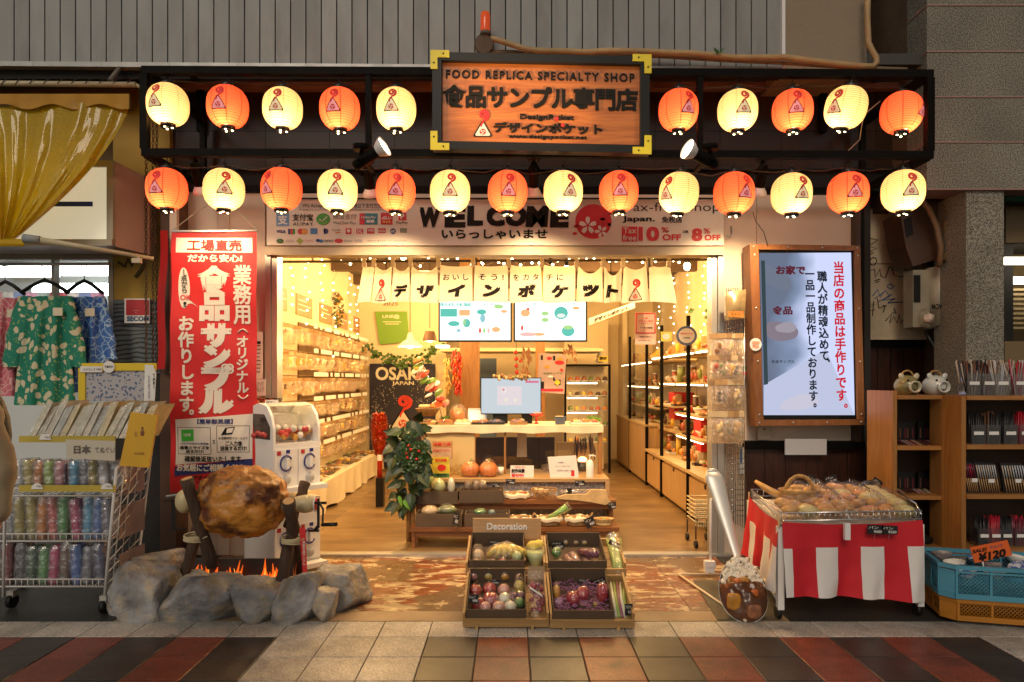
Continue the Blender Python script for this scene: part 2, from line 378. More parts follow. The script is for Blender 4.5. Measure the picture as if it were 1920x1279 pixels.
ysplit=[YA0,YG(1089.5),YA1]
for a in range(len(xs)-1):
 for q in range(2):
  b=MB();b.box(xs[a]+.002,xs[a+1]-.002,ysplit[q]+.002,ysplit[q+1]-.002,-0.004,0.0)
  b.build('slab',M_apron,ap)
b=MB();b.box(-2.3,1.62,3.99,4.157,-0.0115,0.001)
tag(b.build('concrete_strip',mat('strip_concrete',(0.3,0.21,0.12),0.55,var=0.3,vs=5,bump=0.15)),kind='structure')
M_side=mat('dark_side_paving',(0.03,0.027,0.024),0.5,var=0.35,vs=4,bump=0.1)
b=MB();b.box(-6.2,-2.304,3.99,9,-0.0115,0.0);tag(b.build('side_path',M_side),kind='structure')
b=MB();b.box(1.624,6.2,3.99,9,-0.0115,0.0);tag(b.build('side_path',M_side),kind='structure')
M_slab=mat('brown_slate_floor',(0.2,0.115,0.045),0.33,var=0.35,vs=2.2,bump=0.35,bs=5,rv=0.08,col2=(0.31,0.2,0.085),c2=(0.42,0.68),stretch=(1,2.2,1))
b=MB();b.box(-2.6,2.7,5.5,12.2,-0.011,-0.004);fl=tag(b.build('shop_floor',M_dirt),kind='structure')
fx=[-2.6,-1.75,-0.85,0.05,0.95,1.85,2.7];fy=[5.52,6.85,8.15,9.45,10.75,12.2]
for a in range(6):
 for q in range(5):
  b=MB();b.box(fx[a]+.001,fx[a+1]-.001,fy[q]+.001,fy[q+1]-.001,-0.004,0.001);b.build('slab',M_slab,fl)
b=MB();b.box(-2.0,1.75,5.44,5.535,0.0,0.018)
tag(b.build('door_threshold',M_alu,loc=(0,5.49,0)),'long metal threshold rail across the shop entrance floor','threshold')
#SHOP BUILDING
M_pale=mat('pale_wall_panel',(0.72,0.57,0.44),0.6,var=0.1,vs=2)
M_cream=mat('cream_interior_wall',(0.80,0.66,0.42),0.7,var=0.05,vs=2)
M_sid=mat('grey_painted_siding',(0.25,0.25,0.24),0.55,0.1,var=0.16,vs=2.5,bump=0.05,bs=20,rv=0.05,stretch=(2.5,1,0.7),col2=(0.18,0.17,0.155),c2=(0.5,0.8))
YS=5.0
shop=thing('shop_building','two storey shop with grey metal siding above a wide bright open shopfront','building',(0,5.5,0))
def rise(x):return 118+(x/1465.0)*11
sp=S(28.8,YS);x=-60.0;base=None
while x<1462:
 x1=min(x+28.8,1464)
 if base is None or x1-x<28:
  b=MB();wd=S(x1-x,YS)
  b.box(0.0045,wd-0.0045,0,0.03,0,2.2)
  o=b.build('siding_plank',M_sid,shop);
  if base is None:base=o
 else:
  o=base.copy();COL.objects.link(o)
 z=PZ(rise(x),YS)
 o.location=Vector((PX(x,YS),YS,z))
 x+=28.8
b=MB();b.box(PX(-60,YS),PX(1465,YS),YS+0.032,YS+0.06,3.6,5.9);b.build('siding_backing',M_ink,shop)
b=MB()
for q in range(12):
 xa,xb=-60+q*127.1,-60+(q+1)*127.1
 t=MB();za=PZ(rise(xa),YS);zb=PZ(rise(xb),YS)
 vs=[(PX(xa,YS)+.001,YS-.03,za-.035),(PX(xb,YS)-.001,YS-.03,zb-.035),(PX(xb,YS)-.001,YS+.06,zb-.035),(PX(xa,YS)+.001,YS+.06,za-.035),(PX(xa,YS)+.001,YS-.03,za),(PX(xb,YS)-.001,YS-.03,zb),(PX(xb,YS)-.001,YS+.06,zb),(PX(xa,YS)+.001,YS+.06,za)]
 t.add(vs,[(0,3,2,1),(4,5,6,7),(0,1,5,4),(1,2,6,5),(2,3,7,6),(3,0,4,7)]);t.build('sill_trim',mat('light_metal_trim',(0.36,0.36,0.34),0.4,0.3,var=0.2,vs=8),shop)
b=MB();b.box(PX(1463,YS),PX(1469,YS),YS-.035,YS+.06,PZ(132,YS),5.8);b.build('corner_trim',M_white,shop)
M_stuc=mat('beige_stucco',(0.28,0.22,0.15),0.85,var=0.1,vs=2,bump=0.7,bs=70)
b=MB();b.box(PX(1469.5,YS),PX(1625,YS),YS,YS+.6,PZ(133,YS),5.8);b.build('stucco_wall',M_stuc,shop)
YR=5.45
M_pink=mat('faded_pink_beam',(0.26,0.15,0.12),0.6,var=0.25,vs=6)
b=MB();b.box(PX(240,5.36),PX(1735,5.36),5.36,5.44,PZ(165,5.36),PZ(128,5.36));b.build('beam',M_pink,shop)
b=MB();b.box(PX(-60,5.06),PX(1740,5.06),5.063,5.6,3.72,3.8);b.build('overhang',mat('dark_soffit',(0.05,0.045,0.04),0.7),shop)
M_brn=mat('dark_brown_enamel_panel',(0.035,0.018,0.01),0.22,var=0.25,vs=2,spec=0.3)
nx=[318,378,498,618,740,862,984,1106,1228,1350,1465,1560,1642,1706]
for a in range(len(nx)-1):
 for(ya,yb)in((166,246),(246,317)):
  b=MB();b.box(PX(nx[a],YR)+.0015,PX(nx[a+1],YR)-.0015,YR,YR+.02,PZ(yb,YR)+.0015,PZ(ya,YR)-.0015);b.build('fascia_panel',M_brn,shop)
b=MB();b.box(PX(318,YR),PX(1706,YR),YR+.021,YR+.06,2.9,PZ(160,YR));b.build('fascia_backing',M_ink,shop)
b=MB();b.box(PX(330,YR),PX(1700,YR),YR-.02,YR,PZ(319,YR),PZ(315,YR));b.build('fascia_edge',M_blk,shop)
for xx in(375,1545):
 b=MB();b.box(PX(xx-6,5.4),PX(xx+6,5.4),5.39,5.445,PZ(246,5.4),PZ(166,5.4));b.build('bracket',M_black,shop)
YW=5.5
def wall(x0,x1,y0,y1,Y=YW,t=0.12,m=M_pale,name='wall_panel'):
 b=MB();b.box(PX(x0,Y)+.001,PX(x1,Y)-.001,Y,Y+t,PZ(y1,Y),PZ(y0,Y));return b.build(name,m,shop)
wall(330,408,318,1041);wall(408,430,318,1041,5.485,.1);wall(430,497,318,1041)
wall(497,1357,318,374,5.485)
wall(1357,1418,318,1041);wall(1419,1606,318,828,5.49)
wall(497,1357,374,462,5.56)
b=MB();b.box(PX(1606,5.4),PX(1614,5.4),5.4,5.6,PZ(830,5.4),PZ(330,5.4));b.build('corner_post',mat('rust_brown_metal',(0.06,0.03,0.018),0.5,var=0.3),shop)
M_plank=wood('dark_red_plank',(0.075,0.022,0.01),(0.02,0.008,0.005),0.4,'Z',2.0)
px_=[1399,1434,1473,1511,1550,1589,1622]
for a in range(6):
 b=MB();b.box(PX(px_[a],5.46)+.002,PX(px_[a+1],5.46)-.002,5.46,5.5,0,PZ(843,5.46));b.build('plank',M_plank,shop)
b=MB();b.box(PX(1399,5.4),PX(1622,5.4),5.4,5.5,PZ(843,5.4),PZ(828,5.4));b.build('ledge',M_black,shop)
b=MB();b.box(PX(497,5.42),PX(1358,5.42),5.42,5.56,PZ(478,5.42),PZ(462,5.42));b.build('door_header',mat('cream_header',(0.52,0.44,0.3),0.45),shop)
for(xa,xb)in((497,507),(507.6,518)):
 b=MB();b.box(PX(xa,5.45),PX(xb,5.45),5.45 if xa==497 else 5.47,5.6,0,PZ(478,5.45));b.build('door_jamb',M_alu,shop)
for(xa,xb)in((1336,1346),(1346.6,1358)):
 b=MB();b.box(PX(xa,5.45),PX(xb,5.45),5.47 if xa==1336 else 5.45,5.6,0,PZ(478,5.45));b.build('door_jamb',M_alu,shop)
def slab(name,x0,x1,y0,y1,z0,z1,m):
 b=MB();b.box(x0,x1,y0,y1,z0,z1);o=b.build(name,m);tag(o,kind='structure');return o
XL,XR,YB,ZC=-2.4,2.5,11.65,3.0
slab('wall_left',XL-.1,XL,5.63,12.2,0,ZC,M_cream)
slab('wall_right',XR,XR+.1,5.63,12.2,0,ZC,M_cream)
slab('wall_back',XL,XR,12.1,12.2,0,ZC,M_cream)
slab('ceiling',XL-.1,XR+.1,5.63,12.2,ZC,ZC+.1,mat('dark_open_ceiling',(0.12,0.09,0.06),0.8,var=0.3,vs=2))
slab('return_wall',XL,PX(500,5.62),5.605,5.63,0,ZC,M_cream)
slab('return_wall',PX(1357,5.62),XR,5.605,5.63,0,ZC,M_cream)
slab('lintel',PX(500,5.62),PX(1357,5.62),5.605,5.63,PZ(470,5.62),ZC,M_cream)
slab('wall_back_near',XL,-1.02,10.9,10.98,0,ZC,M_cream)
slab('soffit',-1.02,1.35,10.0,10.9,PZ(655,10.0)-.03,PZ(655,10.0)+.02,M_cream)
slab('wall_side_back',1.9,1.98,11.66,12.1,0,ZC,M_cream)
for q in range(4):
 b=MB();b.box(XL,XR,6.6+q*1.3,6.72+q*1.3,ZC-.14,ZC-.001);tag(b.build('ceiling_beam',mat('brown_joist',(0.09,0.05,0.025),0.6)),kind='structure')
#ALLEY AND NEIGHBOURS (right)
M_alley=mat('dark_alley_wall',(0.035,0.028,0.022),0.8,var=0.3,vs=2)  # dark brown wall colour with random variation
alley=thing('alley_wall','dark brown wall deep in the gap beside the grey stone building','wall',(3.9,6.6,0))
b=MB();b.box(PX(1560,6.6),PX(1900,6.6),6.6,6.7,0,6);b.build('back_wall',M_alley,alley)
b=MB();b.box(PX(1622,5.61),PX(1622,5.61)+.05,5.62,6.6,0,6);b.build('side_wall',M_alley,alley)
gr=thing('graffiti_board','cream sheet metal board scrawled with black and blue graffiti beside the screen','board',(PX(1665,5.75),5.75,PZ(640,5.75)))
M_cb=mat('dirty_cream_sheet',(0.62,0.5,0.34),0.5,var=0.25,vs=3,col2=(0.4,0.29,0.16),c2=(0.5,0.8))
for(ya,yb)in((392,494),(495.5,637)):
 b=MB();b.box(PX(1612,5.75),PX(1738,5.75),5.75,5.77,PZ(yb,5.75),PZ(ya,5.75));b.build('sheet',M_cb,gr)
def stroke(pts,wd,Y,m,parent,name='graffiti_stroke'):
 b=MB();b.tube([P(x,y,Y)for x,y in pts],S(wd,Y),5);return b.build(name,m,parent)
M_blue=mat('blue_marker',(0.02,0.12,0.3),0.5)
YGf=5.749
for pts in([(1630,447),(1646,450),(1628,462),(1644,466),(1630,472),(1638,474),(1630,478)],[(1637,483),(1642,484),(1644,490),(1640,497),(1634,497),(1631,492),(1633,485),(1637,483)],[(1612,520),(1622,512),(1615,530),(1628,523),(1630,508),(1640,505),(1641,520),(1650,505),(1652,518),(1660,521),(1668,500),(1672,502),(1676,515),(1690,520),(1702,512),(1698,505),(1680,498)],[(1640,526),(1650,524)],[(1641,530),(1648,528)],[(1618,572),(1640,570),(1622,583),(1640,581)],[(1638,565),(1636,592)],[(1645,560),(1648,578),(1662,573)],[(1655,573),(1660,573),(1656,586)],[(1660,602),(1672,588),(1668,606),(1676,594),(1682,606),(1686,590),(1690,606),(1698,592),(1700,606)],[(1676,578),(1680,588),(1674,586)]):
 stroke(pts,1.0,YGf,M_ink,gr)
for pts in([(1636,555),(1646,543),(1650,556),(1660,545),(1668,556),(1654,563),(1678,560),(1664,568),(1698,566)],[(1640,560),(1656,548),(1648,566),(1672,552)],[(1663,536),(1670,532),(1676,538),(1670,542),(1663,538)]):
 stroke(pts,1.1,YGf,M_blue,gr)
b=MB();b.box(PX(1617,5.9),PX(1745,5.9),5.9,5.96,PZ(900,5.9),PZ(640,5.9));
door=tag(b.build('alley_shutter',M_plank,loc=(PX(1680,5.9),5.9,0)),'dark wooden panel door scratched with chalk marks under the graffiti board','door')
b=MB();b.box(PX(1614,5.86),PX(1742,5.86),5.86,5.97,PZ(650,5.86),PZ(637,5.86));b.build('door_rail',M_blk,door)
for q in range(5):
 b=MB();xx=1622+q*24;b.box(PX(xx,5.89),PX(xx+22,5.89),5.885,5.899,PZ(900,5.89),PZ(652,5.89));b.build('plank',M_plank,door)
M_gran=mat('speckled_granite',(0.21,0.19,0.15),0.75,var=0.2,vs=3,bump=0.5,bs=90,rv=0.05)
nt=M_gran.node_tree;N,L=nt.nodes,nt.links;b_=N['Principled BSDF'];src=b_.inputs['Base Color'].links[0].from_socket
tc=N.new('ShaderNodeTexCoord');v=N.new('ShaderNodeTexNoise');v.inputs['Scale'].default_value=115;v.inputs['Detail'].default_value=2
L.new(tc.outputs['Object'],v.inputs[0]);mr=N.new('ShaderNodeMapRange');mr.inputs[1].default_value=0.35;mr.inputs[2].default_value=0.65;mr.inputs[3].default_value=0.25;mr.inputs[4].default_value=1.6
L.new(v.outputs[0],mr.inputs[0]);vm=N.new('ShaderNodeVectorMath');vm.operation='SCALE';L.new(src,vm.inputs[0]);L.new(mr.outputs[0],vm.inputs['Scale']);L.new(vm.outputs[0],b_.inputs['Base Color'])
YN=5.0
sto=thing('stone_building','grey speckled stone building front with grooved courses right of the lanterns','building',(PX(1900,YN),YN,0))
cy=[-90,10,97,182,267,355]
for a in range(5):
 b=MB();b.box(PX(1738,YN),PX(2500,YN),YN,YN+.25,PZ(cy[a+1],YN)+.006,PZ(cy[a],YN)-.006);b.build('stone_course',M_gran,sto)
 b=MB();b.box(PX(1737,YN),PX(2500,YN),YN-.006,YN+.25,PZ(cy[a+1],YN)-.005,PZ(cy[a+1],YN)+.005);b.build('course_joint',mat('pinkish_mortar',(0.33,0.2,0.17),0.8),sto)
b=MB();b.box(PX(1815,YN),PX(1886,YN),YN+.02,YN+.4,0,PZ(356,YN));b.build('pillar',M_gran,sto)
M_brst=mat('brown_render',(0.12,0.07,0.035),0.85,var=0.25,vs=5,bump=0.6,bs=70)
b=MB();b.box(PX(1738,YN),PX(1738,YN)+.12,YN+.251,6.5,PZ(355,YN),6);b.build('side_wall',M_brst,sto)
b=MB();b.box(PX(1787,5.5),PX(1850,5.5),5.5,6.5,0,3.2);b.build('recessed_wall',M_brst,sto)
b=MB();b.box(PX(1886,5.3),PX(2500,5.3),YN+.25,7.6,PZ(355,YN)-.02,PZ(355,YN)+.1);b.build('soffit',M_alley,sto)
b=MB();b.box(PX(1886,7.5)-.4,PX(2500,7.5),7.5,7.6,0,3.2);b.build('rear_wall',mat('ochre_shop_wall',(0.3,0.2,0.08),0.7,var=0.2),sto)
b=MB();b.box(PX(1886,5.4),PX(2300,5.4),5.4,5.46,PZ(455,5.4),PZ(380,5.4));b.build('header_board',mat('ochre_header',(0.2,0.13,0.06),0.6),sto)
aw=MB();aw.cyl(P(1880,368,5.2),P(2300,368,5.2),S(11,5.2),seg=14)
tag(aw.build('rolled_awning',mat('green_mesh_awning',(0.02,0.11,0.06),0.7,bump=0.8,bs=120),loc=P(1900,368,5.2)),'rolled green mesh awning under the stone lintel at right edge','awning')
for k,(yy,zz)in enumerate(((487,6.4),(524,6.8))):
 b=MB();b.box(PX(1884,zz),PX(2100,zz),zz,zz+.08,PZ(yy+7,zz),PZ(yy-5,zz))
 t=tag(b.build('tube_light',emis('cool_tube',(1,0.93,0.78),5),loc=P(1900,yy,zz)),('upper' if k==0 else 'lower')+' glowing tube light inside the shop at right edge','light')
for q in range(9):
 z=PZ(545+q*9,6.9);b=MB();b.box(PX(1876,6.9),PX(2100,6.9),6.9,7.0,z,z+.022);b.build('blind_slat',mat('cream_slat',(0.5,0.36,0.17),0.6),sto)
b=MB();b.box(PX(1884,6.0),PX(2200,6.0),6.0,6.5,PZ(690,6.0),PZ(640,6.0));b.build('counter',mat('ochre_header',(0.2,0.13,0.06),0.6),sto)
pg=thing('drain_pipes','dark drain pipes climbing the gap between the two buildings','pipes',(PX(1690,6.0),6.0,0))
for xx,r_ in((1686,.05),(1703,.035),(1716,.03)):
 b=MB();b.cyl((PX(xx,6.0),6.0,2.2),(PX(xx,6.0),6.0,6),r_,seg=12);b.build('pipe',mat('rusty_pipe',(0.07,0.035,0.02),0.5,var=0.3),pg)
#LANTERNS
def paper_mat(name,base,em,es,seam):
 m=mat(name,base,0.6,emit=em,es=es);nt=m.node_tree;N,L=nt.nodes,nt.links;b=N['Principled BSDF']
 tc=N.new('ShaderNodeTexCoord');sx=N.new('ShaderNodeSeparateXYZ');L.new(tc.outputs['Object'],sx.inputs[0])
 at=N.new('ShaderNodeMath');at.operation='ARCTAN2';L.new(sx.outputs[1],at.inputs[0]);L.new(sx.outputs[0],at.inputs[1])
 ml=N.new('ShaderNodeMath');ml.operation='MULTIPLY';ml.inputs[1].default_value=8/(2*math.pi);L.new(at.outputs[0],ml.inputs[0])
 ad=N.new('ShaderNodeMath');ad.operation='ADD';ad.inputs[1].default_value=20.5;L.new(ml.outputs[0],ad.inputs[0])
 fr=N.new('ShaderNodeMath');fr.operation='PINGPONG';fr.inputs[1].default_value=0.5;L.new(ad.outputs[0],fr.inputs[0])
 lt=N.new('ShaderNodeMath');lt.operation='LESS_THAN';lt.inputs[1].default_value=0.035;L.new(fr.outputs[0],lt.inputs[0])
 w1=N.new('ShaderNodeMath');w1.operation='MULTIPLY';w1.inputs[1].default_value=19/0.26;L.new(sx.outputs[2],w1.inputs[0])
 pp=N.new('ShaderNodeMath');pp.operation='PINGPONG';pp.inputs[1].default_value=0.5;L.new(w1.outputs[0],pp.inputs[0])
 rl=N.new('ShaderNodeMath');rl.operation='LESS_THAN';rl.inputs[1].default_value=0.15;L.new(pp.outputs[0],rl.inputs[0])
 mx=N.new('ShaderNodeMixRGB');L.new(lt.outputs[0],mx.inputs[0]);mx.inputs[1].default_value=(*base,1);mx.inputs[2].default_value=(*[c*s for c,s in zip(base,seam)],1)
 m2=N.new('ShaderNodeMixRGB');m2.blend_type='MULTIPLY';L.new(rl.outputs[0],m2.inputs[0]);L.new(mx.outputs[0],m2.inputs[1]);m2.inputs[2].default_value=(0.66,0.56,0.5,1)
 L.new(m2.outputs[0],b.inputs['Base Color'])
 e1=N.new('ShaderNodeMixRGB');e1.blend_type='MULTIPLY';e1.inputs[0].default_value=1;e1.inputs[2].default_value=(*em,1)
 dv=N.new('ShaderNodeMixRGB');dv.blend_type='DIVIDE';dv.inputs[0].default_value=1;L.new(m2.outputs[0],dv.inputs[1]);dv.inputs[2].default_value=(*base,1)
 L.new(dv.outputs[0],e1.inputs[1]);L.new(e1.outputs[0],b.inputs['Emission Color'])
 tl=N.new('ShaderNodeBsdfTranslucent');L.new(m2.outputs[0],tl.inputs[0])
 ms=N.new('ShaderNodeMixShader');ms.inputs[0].default_value=0.5;out=N['Material Output']
 L.new(b.outputs[0],ms.inputs[1]);L.new(tl.outputs[0],ms.inputs[2]);L.new(ms.outputs[0],out.inputs[0])
 return m
M_lw=paper_mat('cream_lantern_paper',(0.88,0.66,0.36),(1.0,0.62,0.25),.4,(0.82,0.74,0.62))
M_lr=paper_mat('red_lantern_paper',(0.88,0.13,0.055),(1.0,0.1,0.035),.52,(0.75,0.35,0.3))
M_lk=mat('black_lantern_ring',(0.01,0.01,0.01),0.25)
M_dot=emis('bulb_glow_dot',(1.0,0.8,0.4),12)
M_eml=mat('emblem_black',(0.02,0.01,0.01),0.6)
M_emr=mat('emblem_dark_red',(0.5,0.015,0.02),0.6,emit=(0.5,0.01,0.02),es=0.12)
M_emw=mat('emblem_paper',(0.85,0.7,0.5),0.6,emit=(1,.72,.35),es=0.35)
M_emp=mat('emblem_pink',(0.85,0.35,0.35),0.6,emit=(1,.3,.3),es=0.4)
def emblem(mb,to3,k=1.0,fill=0,line=1,red=2,lay=0.0,dot=None):
 """brand mark: rounded triangle, spiral flame above, small swirl disc; to3(u,v,h) maps mark units (1 = triangle width)"""
 tri=[]
 for cx_,cy_,a0 in((0.42,-0.36,-90),(0.0,0.36,30),(-0.42,-0.36,150)):
  for q in range(7):
   a=R(a0+q*20);tri.append((cx_+0.085*math.cos(a),cy_+0.085*math.sin(a)))
 def subdiv(poly,n=3):
  o=[]
  for i in range(len(poly)):
   a,b=poly[i],poly[(i+1)%len(poly)]
   L_=math.hypot(b[0]-a[0],b[1]-a[1]);s_=max(1,int(L_/0.1))
   for j in range(s_):o.append((a[0]+(b[0]-a[0])*j/s_,a[1]+(b[1]-a[1])*j/s_))
  return o
 tri=subdiv(tri);n=len(tri)
 cen=(0,-0.12)
 def ring(sc_,h):return[to3(cen[0]+(x-cen[0])*sc_,cen[1]+(y-cen[1])*sc_,h)for x,y in tri]
 rs=[ring(f_,1)for f_ in(1.0,0.66,0.33)]
 vs=rs[0]+rs[1]+rs[2]+[to3(*cen,1)];fs=[]
 for a in range(2):
  for i in range(n):j=(i+1)%n;fs.append((a*n+i,a*n+j,(a+1)*n+j,(a+1)*n+i))
 for i in range(n):fs.append((2*n+i,2*n+(i+1)%n,3*n))
 mb.add(vs,fs,fill)
 o_,i_=ring(1.03,2),ring(0.84,2)
 mb.add(o_+i_,[(i,(i+1)%n,n+(i+1)%n,n+i)for i in range(n)],line)
 def band(pts,wd,m,h):
  L_,Rr=[],[]
  for i,(x,y)in enumerate(pts):
   a=pts[max(0,i-1)];b=pts[min(len(pts)-1,i+1)];dx,dy=b[0]-a[0],b[1]-a[1];l=math.hypot(dx,dy)or 1
   wv=wd(i/(len(pts)-1))if callable(wd)else wd
   L_.append(to3(x-dy/l*wv/2,y+dx/l*wv/2,h));Rr.append(to3(x+dy/l*wv/2,y-dx/l*wv/2,h))
  m_=len(pts);mb.add(Rr+L_,[(i,i+1,m_+i+1,m_+i)for i in range(m_-1)],m)
 pts=[]
 for q in range(30):
  t=q/29;a=R(-90+0+(1-t)*0+t*560);rr=0.30*(1-t*0.85)
  pts.append((0.06+rr*math.cos(a),0.80+rr*math.sin(a)))
 tail=[(-0.1,0.12),(-0.07,0.26),(0.0,0.38),(0.06,0.46)]
 band(tail+pts,lambda t:0.06+0.12*min(1,t*4)*(1-0.4*t),red,3)
 c=[];c0=(0,-0.16);r0=0.17
 vs=[to3(c0[0],c0[1],3)]+[to3(c0[0]+r0*math.cos(R(q*22.5)),c0[1]+r0*math.sin(R(q*22.5)),3)for q in range(16)]
 mb.add(vs,[(0,1+q,1+(q+1)%16)for q in range(16)],red)
 for s_ in range(3):
  band([(c0[0]+r0*0.8*(1-t)*math.cos(R(s_*120+t*110)),c0[1]+r0*0.8*(1-t)*math.sin(R(s_*120+t*110)))for t in(0,.2,.4,.6,.8)],0.05,fill,4)
LR,LH=0.1285,0.137
def lantern_r(z):
 t=max(-1,min(1,z/LH));return LR*math.sqrt(max(0,1-abs(t)**2.5))
def make_lantern(col):
 nm='red' if col=='R' else 'cream'
 t=thing('paper_lantern','lantern','lantern')
 b=MB();prof=[];n=52
 for i in range(n+1):
  z=-LH*0.93+2*LH*0.93*i/n;prof.append((lantern_r(z)*(1+0.006*(1 if i%2 else-1)),z))
 b.lathe(prof,seg=28);b.build('paper_shade',M_lr if col=='R' else M_lw,t)
 b=MB();b.lathe([(0.03,-.118),(0.044,-.118),(0.046,-.148),(0.040,-.15),(0.015,-.147),(0.0,-.147)],seg=18);ring_=b.build('bottom_ring',M_lk,t)
 for a in(20,140,260):
  b=MB();b.ell((0.026*math.cos(R(a)),0.026*math.sin(R(a)),-.1495),(.0075,.0075,.004),8,4);b.build('light_hole',M_dot,ring_)
 b=MB();b.lathe([(0.03,.118),(0.046,.116),(0.047,.142),(0.043,.146),(0.0,.146)],seg=18);b.build('top_cap',M_lk,t)
 b=MB();b.cyl((0,0,.146),(0,0,.172),.016,.011,seg=10);b.tube([(0,0,.17),(0,0,.19),(0.008,0,.197),(0.003,0,.205)],.003,5)
 b.tube([(-.045,0,.13),(-.035,0,.165),(0,0,.19),(.035,0,.165),(.045,0,.13)],.0018,4);b.build('hook',M_lk,t)
 b=MB();b.ell((0,0,-.06),(.024,.024,.032),12,8);b.build('bulb',emis('bulb_glass',(1,.75,.38),25),t)
 return t
def make_emblem(col,root):
 b=MB();sz=0.096
 def to3(u,v,h):
  x=u*sz;z=(v-0.2)*sz+0.004;az=x/LR*1.02;r=lantern_r(z)*1.006+0.0006*h+0.0006
  return Vector((r*math.sin(az),-r*math.cos(az),z))
 emblem(b,to3);return b.build('emblem',[M_emp if col=='R' else M_emw,M_eml,M_emr],root)
PROTO={}
for c in 'RW':
 PROTO[c]=make_lantern(c);PROTO[c+'e']=make_emblem(c,PROTO[c])
YL=4.5
LAN=[(315,197,'W',-24,0),(427,201,'R',-17,0),(530,204,'W',-13,0),(637,205,'R',-13,0),(743,205,'W',-10,0),(1272,207,'R',19,0),(1383,208,'W',12,0),(1486,208,'R',7,0),(1586,202,'W',-19,14),(1690,212,'R',36,4),(313,355,'R',-21,0),(420,356,'W',1,0),(528,355,'R',-28,0),(633,358,'W',-4,0),(742,359,'R',0,0),(844,360,'W',0,0),(952,360,'R',2,0),(1056,360,'W',14,0),(1160,360,'R',3,0),(1273,362,'W',-24,8),(1376,363,'R',22,0),(1484,364,'W',20,0),(1590,362,'R',13,0),(1693,359,'W',14,0)]
ordw=['first','second','third','fourth','fifth','sixth','seventh','eighth','ninth','tenth','eleventh','twelfth','thirteenth','fourteenth']
used=set();LOBJ=[]
for i,(x,y,c,dx,roll)in enumerate(LAN):
 row='upper' if i<10 else 'lower';k=i if i<10 else i-10
 cn='red' if c=='R' else 'cream'
 if i<5:lab=f'{cn} paper lantern of the upper row, {ordw[k]} from its left end'
 elif i<10:lab=f'{cn} paper lantern of the upper row, {ordw[k-5]} right of the wooden sign'
 else:lab=f'{cn} paper lantern of the lower row, {ordw[k]} from its left end'
 Pp=PROTO[c]
 o=Pp if c not in used else dup(Pp)
 used.add(c)
 loc=P(x,y,YL);o.location=loc;o['label']=lab;o['group']='paper lanterns on the black frame over the shopfront'
 rx=S(37*1.0,YL);az0=math.atan2(loc.x,loc.y)
 a=math.asin(max(-.95,min(.95,dx/37.5)))
 o.rotation_euler=(rnd.uniform(-.02,.02),R(roll)+rnd.uniform(-.02,.02),a-az0)
 o.scale=(rnd.uniform(.985,1.015),)*3
 LOBJ.append(o)
 light('lantern_bulb_light','POINT',(0,0,0),3.0 if c=='W' else 3.6,(1,.66,.34),0.03,parent=o)
 bpy.data.objects[-1]
for o in[x_ for x_ in bpy.data.objects if x_.type=='LIGHT' and x_.name.startswith('lantern_bulb')]:
 o.location=(0,-0.04,-0.08)
#LANTERN FRAME
fr=thing('lantern_frame','long black steel frame over the shopfront that carries the lanterns and sign','frame',P(1005,293,4.5))
YF0,YF1=4.48,5.33
def bar(a,b_,r_=.024,name='bar',par=fr,m=M_black):
 mb=MB();a,b_=Vector(a),Vector(b_);q=(b_-a).to_track_quat('Z','X' if abs((b_-a).normalized().x)<.9 else 'Y').to_matrix()
 mb.obox((a+b_)/2,(2*r_,2*r_,(b_-a).length),q);return mb.build(name,m,par)
ft=lambda x:133+(x-270)/1470*7;fb=lambda x:287+(x-270)/1470*5
for yf in(ft,fb):
 bar(P(268,yf(268),YF0),P(1747,yf(1747),YF0))
 for xx in(272,1742):bar(P(xx,yf(xx),YF0)+Vector((0,.03,0)),P(xx,yf(xx),YF0)+Vector((0,YF1-YF0,0)))
bar(P(268,fb(268),YF0)+Vector((0,YF1-YF0,0)),P(1747,fb(1747),YF0)+Vector((0,YF1-YF0,0)))
for xx in(272,691,1312,1742):bar(P(xx,fb(xx),YF0)+Vector((0,0,.025)),P(xx,ft(xx),YF0)-Vector((0,0,.025)),.018 if 300<xx<1700 else .024)
for xx in(360,1640):bar(P(xx,ft(xx),YF0)+Vector((0,.03,0)),P(xx,150,5.35),.02,'brace')
for xx in(272,1742):bar(P(xx,fb(xx),YF0)+Vector((0,YF1-YF0,.025)),P(xx,ft(xx),YF0)+Vector((0,YF1-YF0,-.025)),.02,'rear_post')
M_cab=mat('lamp_cable',(0.05,0.035,0.02),0.5)
for a,b_,nm in((0,5,'left'),(5,10,'right')):
 pts=[]
 seq=LAN[a:b_]
 for q in range(len(seq)-1):
  x0,y0=seq[q][0],seq[q][1]-50;x1,y1=seq[q+1][0],seq[q+1][1]-50
  for t in(0,.2,.4,.6,.8):pts.append(P(x0+(x1-x0)*t,y0+(y1-y0)*t+26*t*(1-t)+rnd.uniform(-2,2),YL+.05))
 mb=MB();mb.tube(pts,.0035,5);tag(mb.build('lamp_cable',M_cab,loc=pts[0]),f'thin cable linking the upper lanterns on the {nm} side of the wooden sign','cable')
pts=[]
seq=LAN[10:]
for q in range(len(seq)-1):
 x0,y0=seq[q][0],seq[q][1]-46;x1,y1=seq[q+1][0],seq[q+1][1]-46
 sag=rnd.choice((18,34,50,8))
 for t in(0,.2,.4,.6,.8):pts.append(P(x0+(x1-x0)*t,y0+(y1-y0)*t+sag*t*(1-t)+rnd.uniform(-2,2),YL+.05))
mb=MB();mb.tube(pts,.0035,5);tag(mb.build('lamp_cable',M_cab,loc=pts[0]),'thin cable linking all the lanterns of the lower row','cable')
